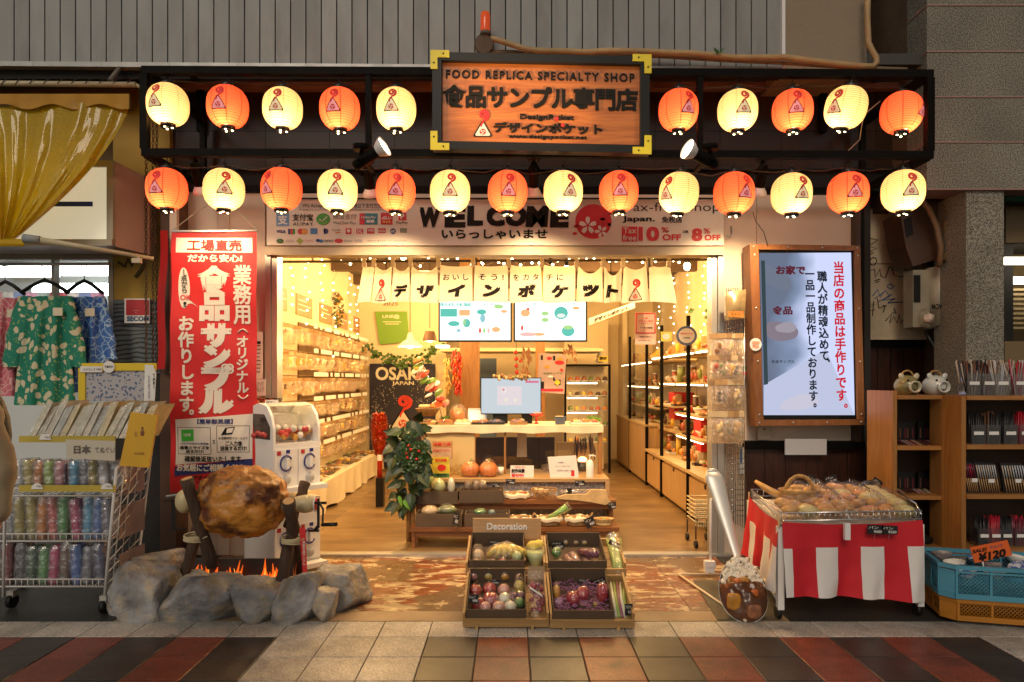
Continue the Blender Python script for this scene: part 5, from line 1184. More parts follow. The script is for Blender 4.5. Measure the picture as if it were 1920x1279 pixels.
tag(b.build('straw_bundle',mat('straw_yellow',0)if 'straw_yellow' in MATS else M_tray,loc=cc),'wrapped golden straw bundle left of the two pumpkins','straw',kind='stuff')
YQ=6.28
t=thing('flyer_stand','clear stand of orange and yellow flyers left of the pumpkins','leaflets',P(829,900,YQ))
for k,(x0,y0,x1,y1,c_)in enumerate(((809,827,849,860,(.55,.3,.12)),(809,840,846,875,(.6,.4,.25)),(808,857,843,899,(.7,.55,.05)))):
 b=MB();Yk=YQ+.03-k*.012;b.box(PX(x0,Yk),PX(x1,Yk),Yk,Yk+.003,PZ(y1,Yk),PZ(y0,Yk));ch=b.build('flyer',mat('flyer_paper_%d'%k,c_,.5,var=.2,vs=30),t)
for s_,x0,y0,x1,y1,m in(('体験工房',812,830,845,836,M_red),('食品サンプル',812,842,843,847,M_red),('製作体験',816,860,838,866,M_red),('受付中',818,888,838,893,M_ink)):text(s_,x0,y0,x1,y1,YQ-.002+(.012*2 if y0<840 else(.012 if y0<850 else 0)),m,t,.03)
disc(828,877,8,6,M_red,YQ+.0,t);b=MB();b.box(PX(809,YQ),PX(842,YQ),YQ,YQ+.004,PZ(899,YQ),PZ(888,YQ));b.build('green_band',mat('flyer_green',(.05,.2,.08),.5),t)
t=thing('workshop_sign','small white card with red and black characters 創作体験 受付中 on the step','sign',P(979,899,YQ))
b=MB();b.box(PX(957,YQ),PX(1001,YQ),YQ,YQ+.006,PZ(899,YQ),PZ(873,YQ));b.build('card',M_paper,t)
b=MB();b.box(PX(957,YQ),PX(1001,YQ),YQ-.002,YQ,PZ(899,YQ),PZ(896.5,YQ));b.build('red_band',M_red,t)
text('創作体験',959,879,984,887,YQ-.003,M_ink,t,.05);text('受付中!',959,888,982,895,YQ-.003,M_red,t,.05);text('食品サンプル',966,874.5,984,877.5,YQ-.003,M_red,t,.02)
t=thing('notice_card','tilted white notice card with tiny writing beside the pump bottle','sign',P(1056,899,YQ))
b=MB();b.prism([(PX(x,YQ),PZ(y,YQ))for x,y in((1027,857),(1080,854),(1086,897),(1032,900))],YQ,YQ+.006);b.build('card',M_paper,t)
for s_,x0,y0,x1,y1 in(('お願い',1046,866,1060,869),('ゆっくりご覧ください',1042,873,1070,876),('写真撮影はご遠慮ください',1044,881,1075,884)):text(s_,x0,y0,x1,y1,YQ-.003,C_('blue_grey_ink',(.1,.1,.2)),t,.01)
patch(1071,882,1077,893,C_('sakura_red',0),YQ-.002,t)
c=P(1106,899,YQ+.02);t=thing('pump_bottle','white pump bottle at the right end of the pale step','bottle',c)
b=MB();b.lathe([(0,0),(.033,0),(.035,.01),(.035,.15),(.02,.175),(.012,.18),(0,.18)],c,18);b.build('bottle',M_wplas,t)
b=MB();b.cyl(c+Vector((0,0,.18)),c+Vector((0,0,.215)),.006,seg=8);b.tube([c+Vector((-.01,0,.218)),c+Vector((.03,0,.22)),c+Vector((.052,0,.212))],.007,6);b.build('pump',M_wplas,t)
c=P(938,888,6.45);t=thing('white_cup','small white cup right of the pumpkins','cup',c);b=MB();b.cyl(c,c+Vector((0,0,.06)),.03,.036,16);b.build('cup',M_wplas,t)
Y2=6.0
crate_box(773,858,922,945.5,Y2-.03,.2,'brown cardboard box of onions and white radish on the middle bench');crate_box(861,944,920,943,Y2-.03,.2,'brown cardboard box of silver bagged shellfish on the middle bench')
M_rad=mat('radish_white',(.75,.74,.6),.35,var=.06);M_on=mat('onion_skin',(.6,.4,.17),.35,var=.15,vs=20);M_pal2=mat('pale_green',(.55,.62,.3),.35,var=.1)
wrapped('wrapped_onion',P(796,916,Y2+.05),(.055,.05,.045),M_on,'wrapped pale onion in the box left on the middle bench','onion');wrapped('wrapped_cabbage',P(822,911,Y2+.05),(.06,.055,.065),M_pal2,'wrapped pale green cabbage between the onion and the radish','cabbage')
wrapped('white_radish',P(846,911,Y2+.07),(.032,.03,.075),M_rad,'upright wrapped white radish at the right side of its box','radish')
wrapped('cabbage_top',P(806,902,Y2+.12),(.045,.04,.045),mat('leaf_green_pale',(.3,.42,.1),.4),'small green cabbage behind the wrapped onion','cabbage')
for k,x in enumerate((878,893,905)):wrapped('silver_bag',P(x,912,Y2+.06),(.035,.03,.05),mat('grey_brown_shell',(.2,.13,.08),.4,var=.5,vs=40),['left','middle','right'][k]+' silver bag of dried shells in the middle bench box','bag',fn=lambda d,s_=k:1+.3*noise.noise(d*3+Vector((s_,0,0))),wrap='tall')
def basket(c,rx,ry,h,label,m=M_tray,lining=None,handle=True,foods=None,fill=0,seed=0,wire=False,tilt=0):
 c=Vector(c);t=thing('basket',label,'basket',c)
 if wire:
  b=MB();n=18
  for sgn in(1,-1):
   for q in range(n):b.tube([c+Vector((rx*(.6+.4*u)*math.cos(6.28*q/n+sgn*u*1.1),ry*(.6+.4*u)*math.sin(6.28*q/n+sgn*u*1.1),h*u))for u in(0,.25,.5,.75,1)],.0022,4)
  b.tube([c+Vector((rx*math.cos(.3*q),ry*math.sin(.3*q),h))for q in range(21)],.004,5,closed=True);b.build('wire_weave',m,t)
 else:
  b=MB();pr=[(.0,.0),(.72,.0),(.78,.02)]+[(.78+.22*q/5+(.02 if q%2 else-.01),.02+(h-.02)*q/5)for q in range(6)]+[(.95,h),(.72,.02)]
  b.lathe([(a,z)for a,z in pr],(0,0,0),26);b.v=[Vector((v.x*rx,v.y*ry,v.z))+c for v in b.v];b.build('bowl',m,t)
  if lining:
   b=MB();b.lathe([(.0,h*.55),(.8,h*.6),(.96,h*.95),(1.04,h*1.02),(1.07,h*.8),(1.02,h*.55)],(0,0,0),30);b.v=[Vector((v.x*rx*(1+.03*math.sin(v.y*40)),v.y*ry,v.z+.006*math.sin(v.x*25)))+c for v in b.v];b.build('cloth_lining',lining,t)
  if handle:
   for s_ in(-1,1):b=MB();b.tube([c+Vector((s_*rx*(.95+.22*math.sin(a)),.03*math.cos(a),h*.9+.035*math.sin(a)))for a in(0,.6,1.2,1.57,2,2.6,3.14)],.006,6);b.build('handle',m,t)
 if fill:
  rr=random.Random(seed)
  for q in range(fill):
   b=MB();b.ell(c+Vector((rr.uniform(-.6,.6)*rx,rr.uniform(-.6,.6)*ry,h*.75)),(rx*.24,ry*.3,h*.3),10,7,fn=lambda d,s_=q:1+.15*noise.noise(d*3+Vector((s_,0,0))));b.build('food',foods[q%len(foods)],t)
 return t
basket(P(968,942,Y2+.08),.12,.08,.085,'oval handled basket lined with white cloth, first on the middle bench',lining=M_cloth,foods=[fcols[3],mat('raw_pink',(.6,.2,.15),.35)],fill=3,seed=2)
basket(P(1020,938,Y2+.06),.115,.09,.10,'round open wire basket of wrapped seafood on the middle bench',m=mat('gold_wire',(.45,.25,.08),.4,.3),wire=True,foods=[mat('seafood_pale',(.5,.35,.2),.35)],fill=5,seed=3)
c0,c1=P(1050,925,Y2+.06),P(1120,923,Y2+.06);t=thing('wrapped_salami','long speckled wrapped roll of soba lying behind the flat loaf','food',c0)
b=MB();b.cyl(c0,c1,.03,.03,14);b.build('roll',mat('speckled_grey',(.3,.25,.24),.5,var=.6,vs=70),t)
b=MB();b.cyl(c0-Vector((.01,0,0)),c1+Vector((.02,0,0)),.033,.033,12);b.build('film',M_wrap,t)
b=MB();b.box(c0.x+.06,c0.x+.1,c0.y-.036,c0.y-.032,c0.z-.02,c0.z+.05);b.build('label',M_tagb,t)
c=P(1090,938,Y2-.02);t=thing('wrapped_flatfish','long flat wrapped dough piece hanging over the edge of the middle bench','food',c)
b=MB();pl=[(1043,936),(1060,931),(1100,930),(1108,922),(1137,922),(1140,936),(1146,945),(1135,950),(1110,945),(1080,941),(1050,939)]
b.prism([(PX(x,Y2-.03),PZ(y-3,Y2-.03))for x,y in pl],Y2-.03,Y2+.01);b.build('dough',mat('dough_yellow',(.6,.42,.2),.4,var=.2,vs=20),t)
Y1=5.7
crate_box(779,866,964,988.5,Y1-.01,.2,'brown cardboard box of watermelon and bread on the lowest bench');crate_box(871,956,964,988.5,Y1-.01,.2,'brown cardboard box behind the Decoration sign on the lowest bench')
wrapped('wrapped_loaf',P(806,958,Y1+.1),(.07,.06,.045),mat('loaf_cream',(.6,.44,.26),.45),'pale wrapped loaf in the left box of the lowest bench','bread')
stripe=mat('melon_green',(.08,.12,.03),.3,var=.6,vs=12);wrapped('wrapped_melon',P(838,957,Y1+.1),(.085,.055,.045),stripe,'dark green wrapped melon in the left box of the lowest bench','melon',wrap='tall')
wrapped('wrapped_gourd',P(900,960,Y1+.1),(.05,.045,.03),mat('gourd_green',(.04,.18,.05),.35),'green wrapped gourd in the box behind the Decoration sign','gourd');wrapped('blue_ball',P(922,961,Y1+.1),(.03,.03,.025),mat('ball_blue',(.1,.2,.25),.35),'grey blue wrapped piece in the box behind the Decoration sign','food')
basket(P(976,984,Y1+.08),.10,.07,.07,'cloth lined basket of dried fish on the lowest bench behind the sign',lining=M_cloth,foods=[mat('dried_fish',0)],fill=3,seed=5)
basket(P(1031,985,Y1+.06),.11,.075,.075,'cloth lined basket with a green leek on the lowest bench',lining=M_cloth)
basket(P(1082,985,Y1+.06),.11,.075,.075,'empty cloth lined basket on the lowest bench',lining=M_cloth)
basket(P(1132,985,Y1+.06),.085,.06,.06,'small wicker basket of orange pieces at the right end of the lowest bench',m=mat('pale_wicker',(.5,.35,.15),.6,var=.3,vs=60),handle=False,foods=[fcols[1],fcols[4]],fill=5,seed=6)
c0,c1=P(1022,976,Y1+.04),P(1063,951,Y1+.02);t=thing('wrapped_leek','bright green and white wrapped leek sticking out of its basket','leek',c0)
b=MB();b.tube([c0,c0.lerp(c1,.5),c1],[.015,.02,.03],10);b.build('leaves',mat('leek_green',(.18,.42,.05),.3,var=.2,vs=20),t)
b=MB();b.tube([c0+Vector((-.05,0,-.02)),c0+Vector((-.02,0,-.005)),c0+(c1-c0)*.02],[.014,.015,.015],10);b.build('white_root',M_rad,t)
b=MB();b.tube([c0,c0.lerp(c1,.5),c1+(c1-c0)*.12],[.018,.025,.037],10);b.build('film',M_wrap,t)
price_tag(957,903,Y2,18,10,'black chalk price tag right of the silver bags');price_tag(1087,906,Y2,18,10,'black chalk price tag above the soba roll');price_tag(855,973,Y1-.05,11,22,'tall black chalk tag on the right edge of the melon box',tilt=10)
price_tag(1106,979,Y1-.03,18,18,'tilted black tag on the empty cloth lined basket',tilt=-25);price_tag(1148,948,Y2-.03,14,12,'black chalk tag on the right end of the middle bench');price_tag(777,943,Y2-.06,9,22,'slanting black tag on the left corner of the middle bench',tilt=15)
price_tag(930,910,Y2,15,8,'black chalk tag behind the silver bag box')
#BIG LEAF PLANT AND LOBSTER BRUSH
pl_=thing('leafy_plant','tall dark green leafy artificial plant with red holly berries left of the counter','plant',(PX(775,5.95),5.95,0))
b=MB();Yp=5.95
for xx in(766,774):b.cyl((PX(xx,Yp),Yp,0),(PX(xx,Yp),Yp,PZ(930,Yp)),.02,seg=10)
for q in range(7):z=.05+q*.045;b.lathe([(.022,z-.004),(.026,z),(.022,z+.004)],(PX(766,Yp),Yp,0),10);
b.build('bamboo_trunk',mat('bamboo_brown',(.28,.15,.05),.5,var=.2),pl_)
b=MB();b.tube([(PX(770,Yp),Yp,PZ(930,Yp)),(PX(768,Yp),Yp,PZ(860,Yp)),(PX(770,Yp),Yp,PZ(800,Yp))],.012,6);b.build('stem',mat('vine_stem',0),pl_)
M_lf=mat('dark_rubber_leaf',(.014,.038,.01),.4,rv=.25,var=.3,vs=9);rr=random.Random(17)
def bigleaf(c,d,n_,L_,W_,name='leaf',m=M_lf):
 b=MB();d=Vector(d).normalized();s_=d.cross(Vector(n_)).normalized();up=s_.cross(d).normalized()
 def f(u,v):
  w_=W_*math.sin(math.pi*min(1,v*.93+.07)**.75)*(1-.35*v);q=(u-.5)*2
  return c+d*L_*v+s_*q*w_+up*(.22*w_*abs(q)-L_*.18*v*v)
 b.sheet(f,6,6);return b.build(name,m,pl_)
lfs=[(768,800),(745,812),(790,812),(738,835),(765,825),(796,835),(745,858),(775,855),(797,862),(742,882),(768,885),(795,890),(752,905),(782,912),(748,925),(770,930),(758,945),(744,945),(760,815),(780,800),(735,860),(800,880),(760,870),(788,872),(750,840)]
lfs=[(768+(x-768)*.72,y)for x,y in lfs+[(x+7,y-6)for x,y in lfs]+[(x-8,y+5)for x,y in lfs]]
for x,y in lfs:
 c=P(x,y,Yp+rr.uniform(-.12,.06));ax=(x-768)/32
 bigleaf(c-Vector((0,0,-.02)),(ax*.5+rr.uniform(-.3,.3),rr.uniform(-.5,-.1),-.55+rr.uniform(-.3,.7)),(rr.uniform(-.3,.3)+ax*.4,-1,.35),rr.uniform(.11,.16),rr.uniform(.045,.065))
for(x,y,dx)in((748,930,.25),(757,938,.5)):bigleaf(P(x,y,Yp-.16),(dx,-.2,-.8),(0,-1,.1),.1,.02,'bright_leaf',mat('bright_leaf',(.12,.3,.03),.4))
b=MB()
for q in range(300):
 p=P(774+rr.gauss(0,12),855+rr.gauss(0,17),Yp-.17+rr.uniform(-.03,.04));leafmb(b,p,Vector((rr.uniform(-1,1),rr.uniform(-.6,.1),rr.uniform(-1,1))),Vector((rr.uniform(-.4,.4),-1,rr.uniform(-.4,.4))),.03,.012)
o=b.build('holly_foliage',mat('holly_green',(.02,.07,.02),.3,rv=.1),pl_);o['kind']='stuff'
for x,y in((766,836),(762,850),(781,861),(770,843),(785,846),(764,858)):b=MB();b.ell(P(x,y,Yp-.2),(.011,)*3,8,6);b.build('berry',mat('berry_red',(.5,.01,.01),.25),pl_)
YU=7.6;t=thing('chilli_brush','big bushy orange red chilli plume on a black stand beside the leafy plant','decoration',(PX(712,YU),YU,0))
b=MB()
for q in range(900):
 u=rr.random();yy=778+u*78;wd=16*math.sin(math.pi*min(1,u*.8+.1))**.6*(1-.45*u);a=rr.random()*6.28;c=P(711,yy,YU);rad=S(wd,YU)
 n_=Vector((math.cos(a),math.sin(a),rr.uniform(-.2,.6)));p=c+Vector((n_.x*rad*.8,n_.y*rad*.8,0));leafmb(b,p,n_+Vector((0,0,.5)),Vector((0,0,1)),.05,.013,rr.choice((0,0,1)))
o=b.build('plume',[mat('chilli_red',0),mat('chilli_orange',0)],t)
b=MB();b.cyl((PX(712,YU),YU,.3),P(712,800,YU),.03,seg=10);b.build('stalk',mat('chilli_red',0),t)
b=MB();b.box(PX(706,YU),PX(720,YU),YU-.05,YU+.05,0,.32);b.build('stand',M_blk,t);b=MB();b.box(PX(711,YU),PX(719,YU),YU-.1,YU-.096,PZ(862,YU),PZ(851,YU));b.build('paper_tag',M_paper,t)
#CABINETS along the right wall
M_cab_=wood('oak_cabinet',(.52,.33,.14),(.40,.23,.09),.45,'Z',1.5);M_shelf=mat('pale_oak_edge',(.55,.38,.18),.5,var=.1);XC=1.81
posts=[11.6,10.4,9.12,8.22,6.99,5.75]
zcount=[None,.8,.8,.42,.42,.42]
kn=['deepest','second deepest','middle','second nearest','nearest']
for k in range(5):
 y1,y0=posts[k],posts[k+1];zt=[.80,.80,.48,.48,.48][k]
 t=thing('shelf_cabinet',f'oak and black framed display cabinet on the right wall, {kn[k]} of five','cabinet',(XC,(y0+y1)/2,0),'display cabinets along the right wall')
 if k<2:
  b=MB();b.box(XC,XR-.01,y0+.03,y1-.01,.03,zt-.02);b.build('carcass',M_cab_,t)
  for q in range(2):b=MB();ya=y0+.035+q*(y1-y0-.05)/2;b.box(XC-.02,XC-.001,ya,ya+(y1-y0-.05)/2-.012,.05,zt-.03);b.build('cupboard_door',M_cab_,t)
 else:
  b=MB();b.box(XC+.02,XR-.01,y0+.03,y1-.01,.03,zt-.02);b.build('carcass',M_cab_,t)
  b=MB();b.box(XC-.002,XC+.019,y0+.045,y1-.03,.05,zt-.06);dr=b.build('drawer_front',M_cab_,t)
  b=MB();b.cyl((XC-.012,(y0+y1)/2,zt-.075),(XC-.002,(y0+y1)/2,zt-.075),.02,seg=10);b.build('handle',M_blk,dr)
 b=MB();b.box(XC-.03,XR-.01,y0,y1-.002,zt-.02,zt+.01);b.build('countertop',M_shelf,t)
 for yy in(y0,):
  b=MB();b.box(XC-.02,XC+.015,yy-.018,yy+.018,zt+.01,2.05 if k<4 else 2.4);b.build('post',M_black,t)
  b=MB();b.box(XC-.021,XC+.016,yy-.017,yy+.017,.0,zt-.021);b.build('post',M_black,t)
 lv=[1.02,1.32,1.66];lv=[z for z in lv if z>zt+.2]
 if k>=2:lv=[.78+.05*(k%2),1.08,1.37,1.70]
 for q,z in enumerate(lv):
  dz=0 if k<3 or q>1 else(-.06 if k==3 else .05)
  b=MB();b.box(XC+.04+(.1 if q<len(lv)-1 else 0),XR-.01,y0+.04,y1-.04,z+dz-.02,z+dz);sh=b.build('shelf',M_shelf,t)
  if q>=len(lv)-2 or k==3:
   b=MB();b.box(XC+.05+(.1 if q<len(lv)-1 else 0),XC+.075+(.1 if q<len(lv)-1 else 0),y0+.08,y1-.08,z+dz-.034,z+dz-.021);b.build('light_strip',emis('shelf_strip',(1,.8,.48),9),sh)
 b=MB();b.box(XR-.03,XR-.012,y0+.04,y1-.04,zt+.02,2.0);b.build('back_board',M_cream,t)
 b=MB();b.box(XC+.025,XC+.03,y0+.03,y1-.03,zt+.012,2.0);
 if k<2:b.build('glass_door',M_glass,t)
 rr=random.Random(50+k)
 for q,z in enumerate([zt+.01]+lv):
  dz=0 if(k<3 or q==0 or q-1>1)else(-.06 if k==3 else .05)
  zz=z+dz+.001;y=y0+.12;n_=0
  while y<y1-.1:
   kind=rr.choice('tbbdcfft');w_=rr.uniform(.1,.17);X_=XC+.24+(.04 if q else 0);c=Vector((X_,y+w_/2,zz));fn_=rr.sample(range(7),3);fs=[fcols[i]for i in fn_]
   lab={'t':'tray','b':'bowl','d':'dish','c':'canister','f':'figure pack'}[kind]
   place=('counter' if q==0 else f'{ordw[q-1]} shelf');L_=f'{fnam[fn_[0]]} replica food {lab} on the {place} of the {kn[k]} right cabinet'
   gp=f'{fnam[fn_[0]]} {lab} on {place}, {kn[k]} right cabinet'
   if kind=='t':tray_food('food_tray',c,.22,w_,L_,'tray',rr.choice((M_tray,M_wtray,M_btray)),fs,5,rr.random(),wrap=False,sz=(.025,.04),group=gp)
   elif kind in 'bd':
    t2=thing('food_bowl',L_,lab,c,gp);r_=w_/2*.9;h=.07 if kind=='b' else .03
    b=MB();b.lathe([(0,0),(r_*.5,0),(r_*.9,h*.7),(r_,h),(r_*.92,h),(r_*.4,.012)],c,16);b.build('bowl',rr.choice((M_wtray,mat('bowl_red',(.4,.04,.02),.3),mat('bowl_brown',(.15,.07,.03),.35))),t2)
    for qq in range(5):b=MB();b.ell(c+Vector((rr.uniform(-.5,.5)*r_,rr.uniform(-.5,.5)*r_,h*.9)),(r_*.34,r_*.34,.024),8,6);b.build('food',fs[qq%3],t2)
   elif kind=='c':
    t2=thing('canister',L_,lab,c,gp);h=rr.uniform(.12,.2);b=MB();b.cyl(c,c+Vector((0,0,h)),w_*.3,w_*.28,14);b.build('jar',fs[0],t2);b=MB();b.cyl(c+Vector((0,0,h)),c+Vector((0,0,h+.02)),w_*.3,seg=14);b.build('lid',M_wtray,t2)
   else:
    t2=thing('figure_pack',L_,'pack',c,gp);h=rr.uniform(.12,.19);b=MB();b.box(c.x-.03,c.x+.03,c.y-w_*.35,c.y+w_*.35,c.z,c.z+h);b.build('backing_card',mat('pack_header_%d'%(n_%3),0),t2)
    b=MB();b.ell(c+Vector((-.045,0,h*.5)),(.03,w_*.26,h*.32),10,7);b.build('figure',fs[0],t2)
   y+=w_+rr.uniform(.0,.02);n_+=1
for(y,z,l_)in((7.4,.62,'lower'),(8.6,.9,'upper')):
 t=tag((lambda b:b.build('red_bag',mat('bright_red_bag',(.55,.02,.015),.4),loc=(2.15,y,z)))((MB().box(2.05,2.3,y,y+.3,z,z+.34))),l_+' bright red bag on the right cabinets','bag')
c=Vector((2.1,6.75,1.705));t=thing('red_kettle','bright red round pot on the top shelf near the door','pot',c);b=MB();b.lathe([(0,0),(.09,0),(.13,.08),(.11,.16),(.08,.19),(.02,.2),(.02,.23),(0,.23)],c,20);b.build('pot',mat('bright_red_bag',0),t)
b=MB();rr=random.Random(61)
for q in range(110):p=Vector((2.1+rr.gauss(0,.1),6.5+rr.gauss(0,.12),2.12+rr.gauss(0,.1)));leafmb(b,p,Vector((rr.uniform(-1,1),rr.uniform(-1,1),rr.uniform(-1,.4))),Vector((0,-1,.3)),.08,.03)
tag(b.build('ivy_spray',mat('ivy_green',0),loc=(2.1,6.5,2.1)),'spray of green ivy hanging at the top of the right cabinets','plant')
cb=thing('back_food_case','tall lit glass case of plated foods against the back, right of the poster','cabinet',(PX(1100,10.3),10.3,0))
Yc=10.3
for xx in(1058,1141):b=MB();b.box(PX(xx,Yc),PX(xx+4,Yc),Yc,Yc+.04,0,PZ(683,Yc));b.build('post',M_black,cb)
b=MB();b.box(PX(1058,Yc),PX(1145,Yc),Yc,Yc+.5,PZ(686,Yc),PZ(683,Yc));b.build('top',M_black,cb)
b=MB();b.box(PX(1062,Yc),PX(1141,Yc),Yc+.5,Yc+.52,0,PZ(686,Yc));b.build('back_board',M_cream,cb)
for q,yy in enumerate((716,744,772,800,832)):
 b=MB();b.box(PX(1062,Yc),PX(1141,Yc),Yc+.02,Yc+.49,PZ(yy,Yc)-.012,PZ(yy,Yc));sh=b.build('shelf',M_glass,cb)
 b=MB();b.box(PX(1064,Yc),PX(1120,Yc),Yc+.03,Yc+.05,PZ(yy,Yc)-.03,PZ(yy,Yc)-.013);b.build('light_strip',emis('shelf_strip',0,0),sh)
 for k in range(6):
  c=Vector((PX(1069+k*13,Yc+.2),Yc+.2+rr.uniform(-.05,.05),PZ(yy,Yc)+.002));i=rr.randrange(7)
  t=thing('plated_food',f'plate of {fnam[i]} replica food, {ordw[q]} shelf of the back glass case','plate',c,f'{fnam[i]} plates on shelf {ordw[q]} of the back glass case');b=MB();b.lathe([(0,0),(.03,0),(.055,.015),(.05,.018),(0,.008)],c,14);b.build('plate',M_wtray,t)
  b=MB();b.ell(c+Vector((0,0,.035)),(.04,.035,.03+.02*rr.random()),10,7,fn=lambda d,s_=k*3+q:1+.25*noise.noise(d*3+Vector((s_,0,0))));b.build('food',fcols[i],t)
t=thing('lucky_figure','stacked white rice cake ornament with yellow card above the back glass case','ornament',P(1127,683,Yc+.1))
for(y,r_)in((676,9),(668,7),(661,4)):b=MB();b.ell(P(1125,y,Yc+.15),(S(r_,Yc),S(r_,Yc),S(4.5,Yc)),14,8);b.build('rice_cake',M_wtray,t)
b=MB();b.ell(P(1125,655,Yc+.15),(.03,.03,.03),10,6);b.build('orange',fcols[1],t);b=MB();b.box(PX(1122,Yc),PX(1140,Yc),Yc,Yc+.01,PZ(678,Yc),PZ(667,Yc));b.build('card',mat('yellow_card',(.75,.55,.05),.5),t);text('鏡餅',1124,669,1138,675,Yc-.003,M_ink,t,.03)
t=thing('door_glass','clear fixed glass sheet with stickers at the right side of the entrance','glass',P(1245,1000,5.66))
b=MB();b.box(PX(1150,5.66),PX(1334,5.66),5.66,5.666,PZ(700,5.66),PZ(560,5.66));
Yst=6.2
def notice(x0,y0,x1,y1,m,label,cat='notice',circ=False):
 t=thing('glass_sticker',label,cat,P((x0+x1)/2,y1,Yst));b=MB()
 if circ:b.prism([(PX((x0+x1)/2+(x1-x0)/2*math.cos(q*.3142),Yst),PZ((y0+y1)/2+(y1-y0)/2*math.sin(q*.3142),Yst))for q in range(20)],Yst,Yst+.003)
 else:b.box(PX(x0,Yst),PX(x1,Yst),Yst,Yst+.003,PZ(y1,Yst),PZ(y0,Yst))
 b.build('sheet',m,t);return t
bpy.data.objects.remove(t)
t=notice(1191,586,1230,646,mat('pinkish_paper',(.72,.5,.42),.6),'pink notice card with a red frame reading いらっしゃい hung right of the screens');frame_box(1192,587,1229,625,Yst-.001,.001,'red_border',M_red,t,1.6)
for s_,x0,y0,x1,y1,m in(('大阪',1207,595,1215,598,M_red),('いらっしゃい',1198,599,1224,605,M_red),('キャンペーン',1201,606,1223,608,M_ink),('クーポン加盟店',1200,613,1224,616,M_ink),('ご利用ください',1197,630,1222,633,M_ink),('地域共通クーポン',1197,637,1220,639,M_ink)):text(s_,x0,y0,x1,y1,Yst-.004,m,t,.03)
t=notice(1239,622,1260,640,mat('lime_paper',(.6,.55,.08),.6),'small lime yellow square notice between the pink card and the round sticker');disc(1249,631,7,6,M_paper,Yst-.003,t)
t=notice(1268,611,1307,648,mat('sticker_blue',(.08,.12,.25),.6),'round sticker with a blue ring and red text near the right door jamb','sticker',True);disc(1287.5,629.5,15,14,M_paper,Yst-.003,t);text('安全安心の店',1276,624,1299,627,Yst-.007,M_red,t,.03);text('大阪府',1281,632,1294,635,Yst-.007,M_ink,t,.03)
t=thing('hanging_name_strip','narrow white slanted shop name strip hanging right of the menu screens','sign',P(1145,590,6.9))
b=MB();b.prism([(PX(x,6.9),PZ(y,6.9))for x,y in((1104,597),(1190,566),(1191,577),(1105,610))],6.9,6.905);b.build('strip',M_paper,t)
text('デザインポケット',1114,585,1178,592,6.893,M_ink,t,.05,warp=lambda p:Vector((p.x,p.y,p.z+(p.x-PX(1146,6.9))*.38)))
#LEFT NEIGHBOUR: yellow front, awning, light box, clothes
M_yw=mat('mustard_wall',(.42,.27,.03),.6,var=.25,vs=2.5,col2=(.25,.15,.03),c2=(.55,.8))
nb=thing('yellow_shopfront','yellow painted shopfront of the clothes shop left of the lantern frame','building',(PX(200,5.4),5.4,0))
def nbox(x0,x1,y0,y1,Y0,Y1,m,name):b=MB();b.box(PX(x0,Y0),PX(x1,Y0),Y0,Y1,PZ(y1,Y0),PZ(y0,Y0));return b.build(name,m,nb)
nbox(212,318,155,562,5.4,5.55,M_yw,'wall_panel')
nbox(-700,318,118,158,5.2,5.3,mat('weathered_beam',(.12,.095,.075),.7,var=.3,vs=5),'beam')
nbox(-700,268,140,158,5.12,5.2,M_blk,'dark_rail')
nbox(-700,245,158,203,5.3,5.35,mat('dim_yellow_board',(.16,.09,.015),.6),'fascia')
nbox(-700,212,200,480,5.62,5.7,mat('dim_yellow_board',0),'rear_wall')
M_wave=mat('grey_blue_wavy_board',(.09,.12,.13),.6)
nt=M_wave.node_tree;N,L=nt.nodes,nt.links;b_=N['Principled BSDF'];tc=N.new('ShaderNodeTexCoord');wv=N.new('ShaderNodeTexWave');wv.wave_type='BANDS';wv.bands_direction='Z'
wv.inputs['Scale'].default_value=9;wv.inputs['Distortion'].default_value=7;wv.inputs['Detail'].default_value=2;wv.inputs['Detail Scale'].default_value=.6
rp=N.new('ShaderNodeValToRGB');rp.color_ramp.elements[0].color=(.025,.03,.035,1);rp.color_ramp.elements[1].color=(.12,.15,.16,1);rp.color_ramp.elements[0].position=.1;rp.color_ramp.elements[1].position=.5
L.new(tc.outputs['Object'],wv.inputs[0]);L.new(wv.outputs['Fac'],rp.inputs[0]);L.new(rp.outputs[0],b_.inputs['Base Color'])
nbox(212,300,562,700,5.36,5.4,M_wave,'wavy_board');nbox(212,318,700,1060,5.38,5.4,mat('dark_lower_wall',(.02,.016,.014),.7,var=.3),'lower_wall')
for k,pts in enumerate(([(262,395),(258,430),(251,465),(268,450),(275,470),(270,500),(255,520)],[(222,492),(234,500),(240,487),(247,498),(252,486)])):
 b=MB();b.tube([P(x,y,5.4)for x,y in pts],.018 if k==0 else .014,6);b.build('painted_stroke',mat('dark_paint_stroke',(.1,.075,.02),.7),nb)
nbox(300,330,318,1050,5.3,5.5,mat('brown_side_post',(.11,.055,.03),.6,var=.3),'side_post')
nbox(318,331,318,700,5.26,5.3,M_pale,'post_edge')
M_win=mat('cream_window_frame',(.4,.36,.26),.5)
wd=thing('shop_window','brightly lit clothes shop window with white tube lights at far left','window',P(105,720,5.45))
for(x0,x1,y0,y1)in((-60,212,458,487),(203,213,487,720),(96,101,487,560),(-60,-52,487,720)):
 b=MB();b.box(PX(x0,5.4),PX(x1,5.4),5.4,5.47,PZ(y1,5.4),PZ(y0,5.4));b.build('frame',M_win,wd)
b=MB();b.box(PX(-52,5.44),PX(203,5.44),5.445,5.45,PZ(720,5.44),PZ(487,5.44));b.build('glass_pane',M_glass,wd)
rmm=thing('clothes_shop_room','pale lit room behind the clothes shop window','room',(PX(100,6.6),6.6,0))
b=MB();b.box(-6,XL-.11,6.9,7.0,0,3.2);b.build('back_wall',mat('pale_room_wall',(.6,.62,.6),.7),rmm)
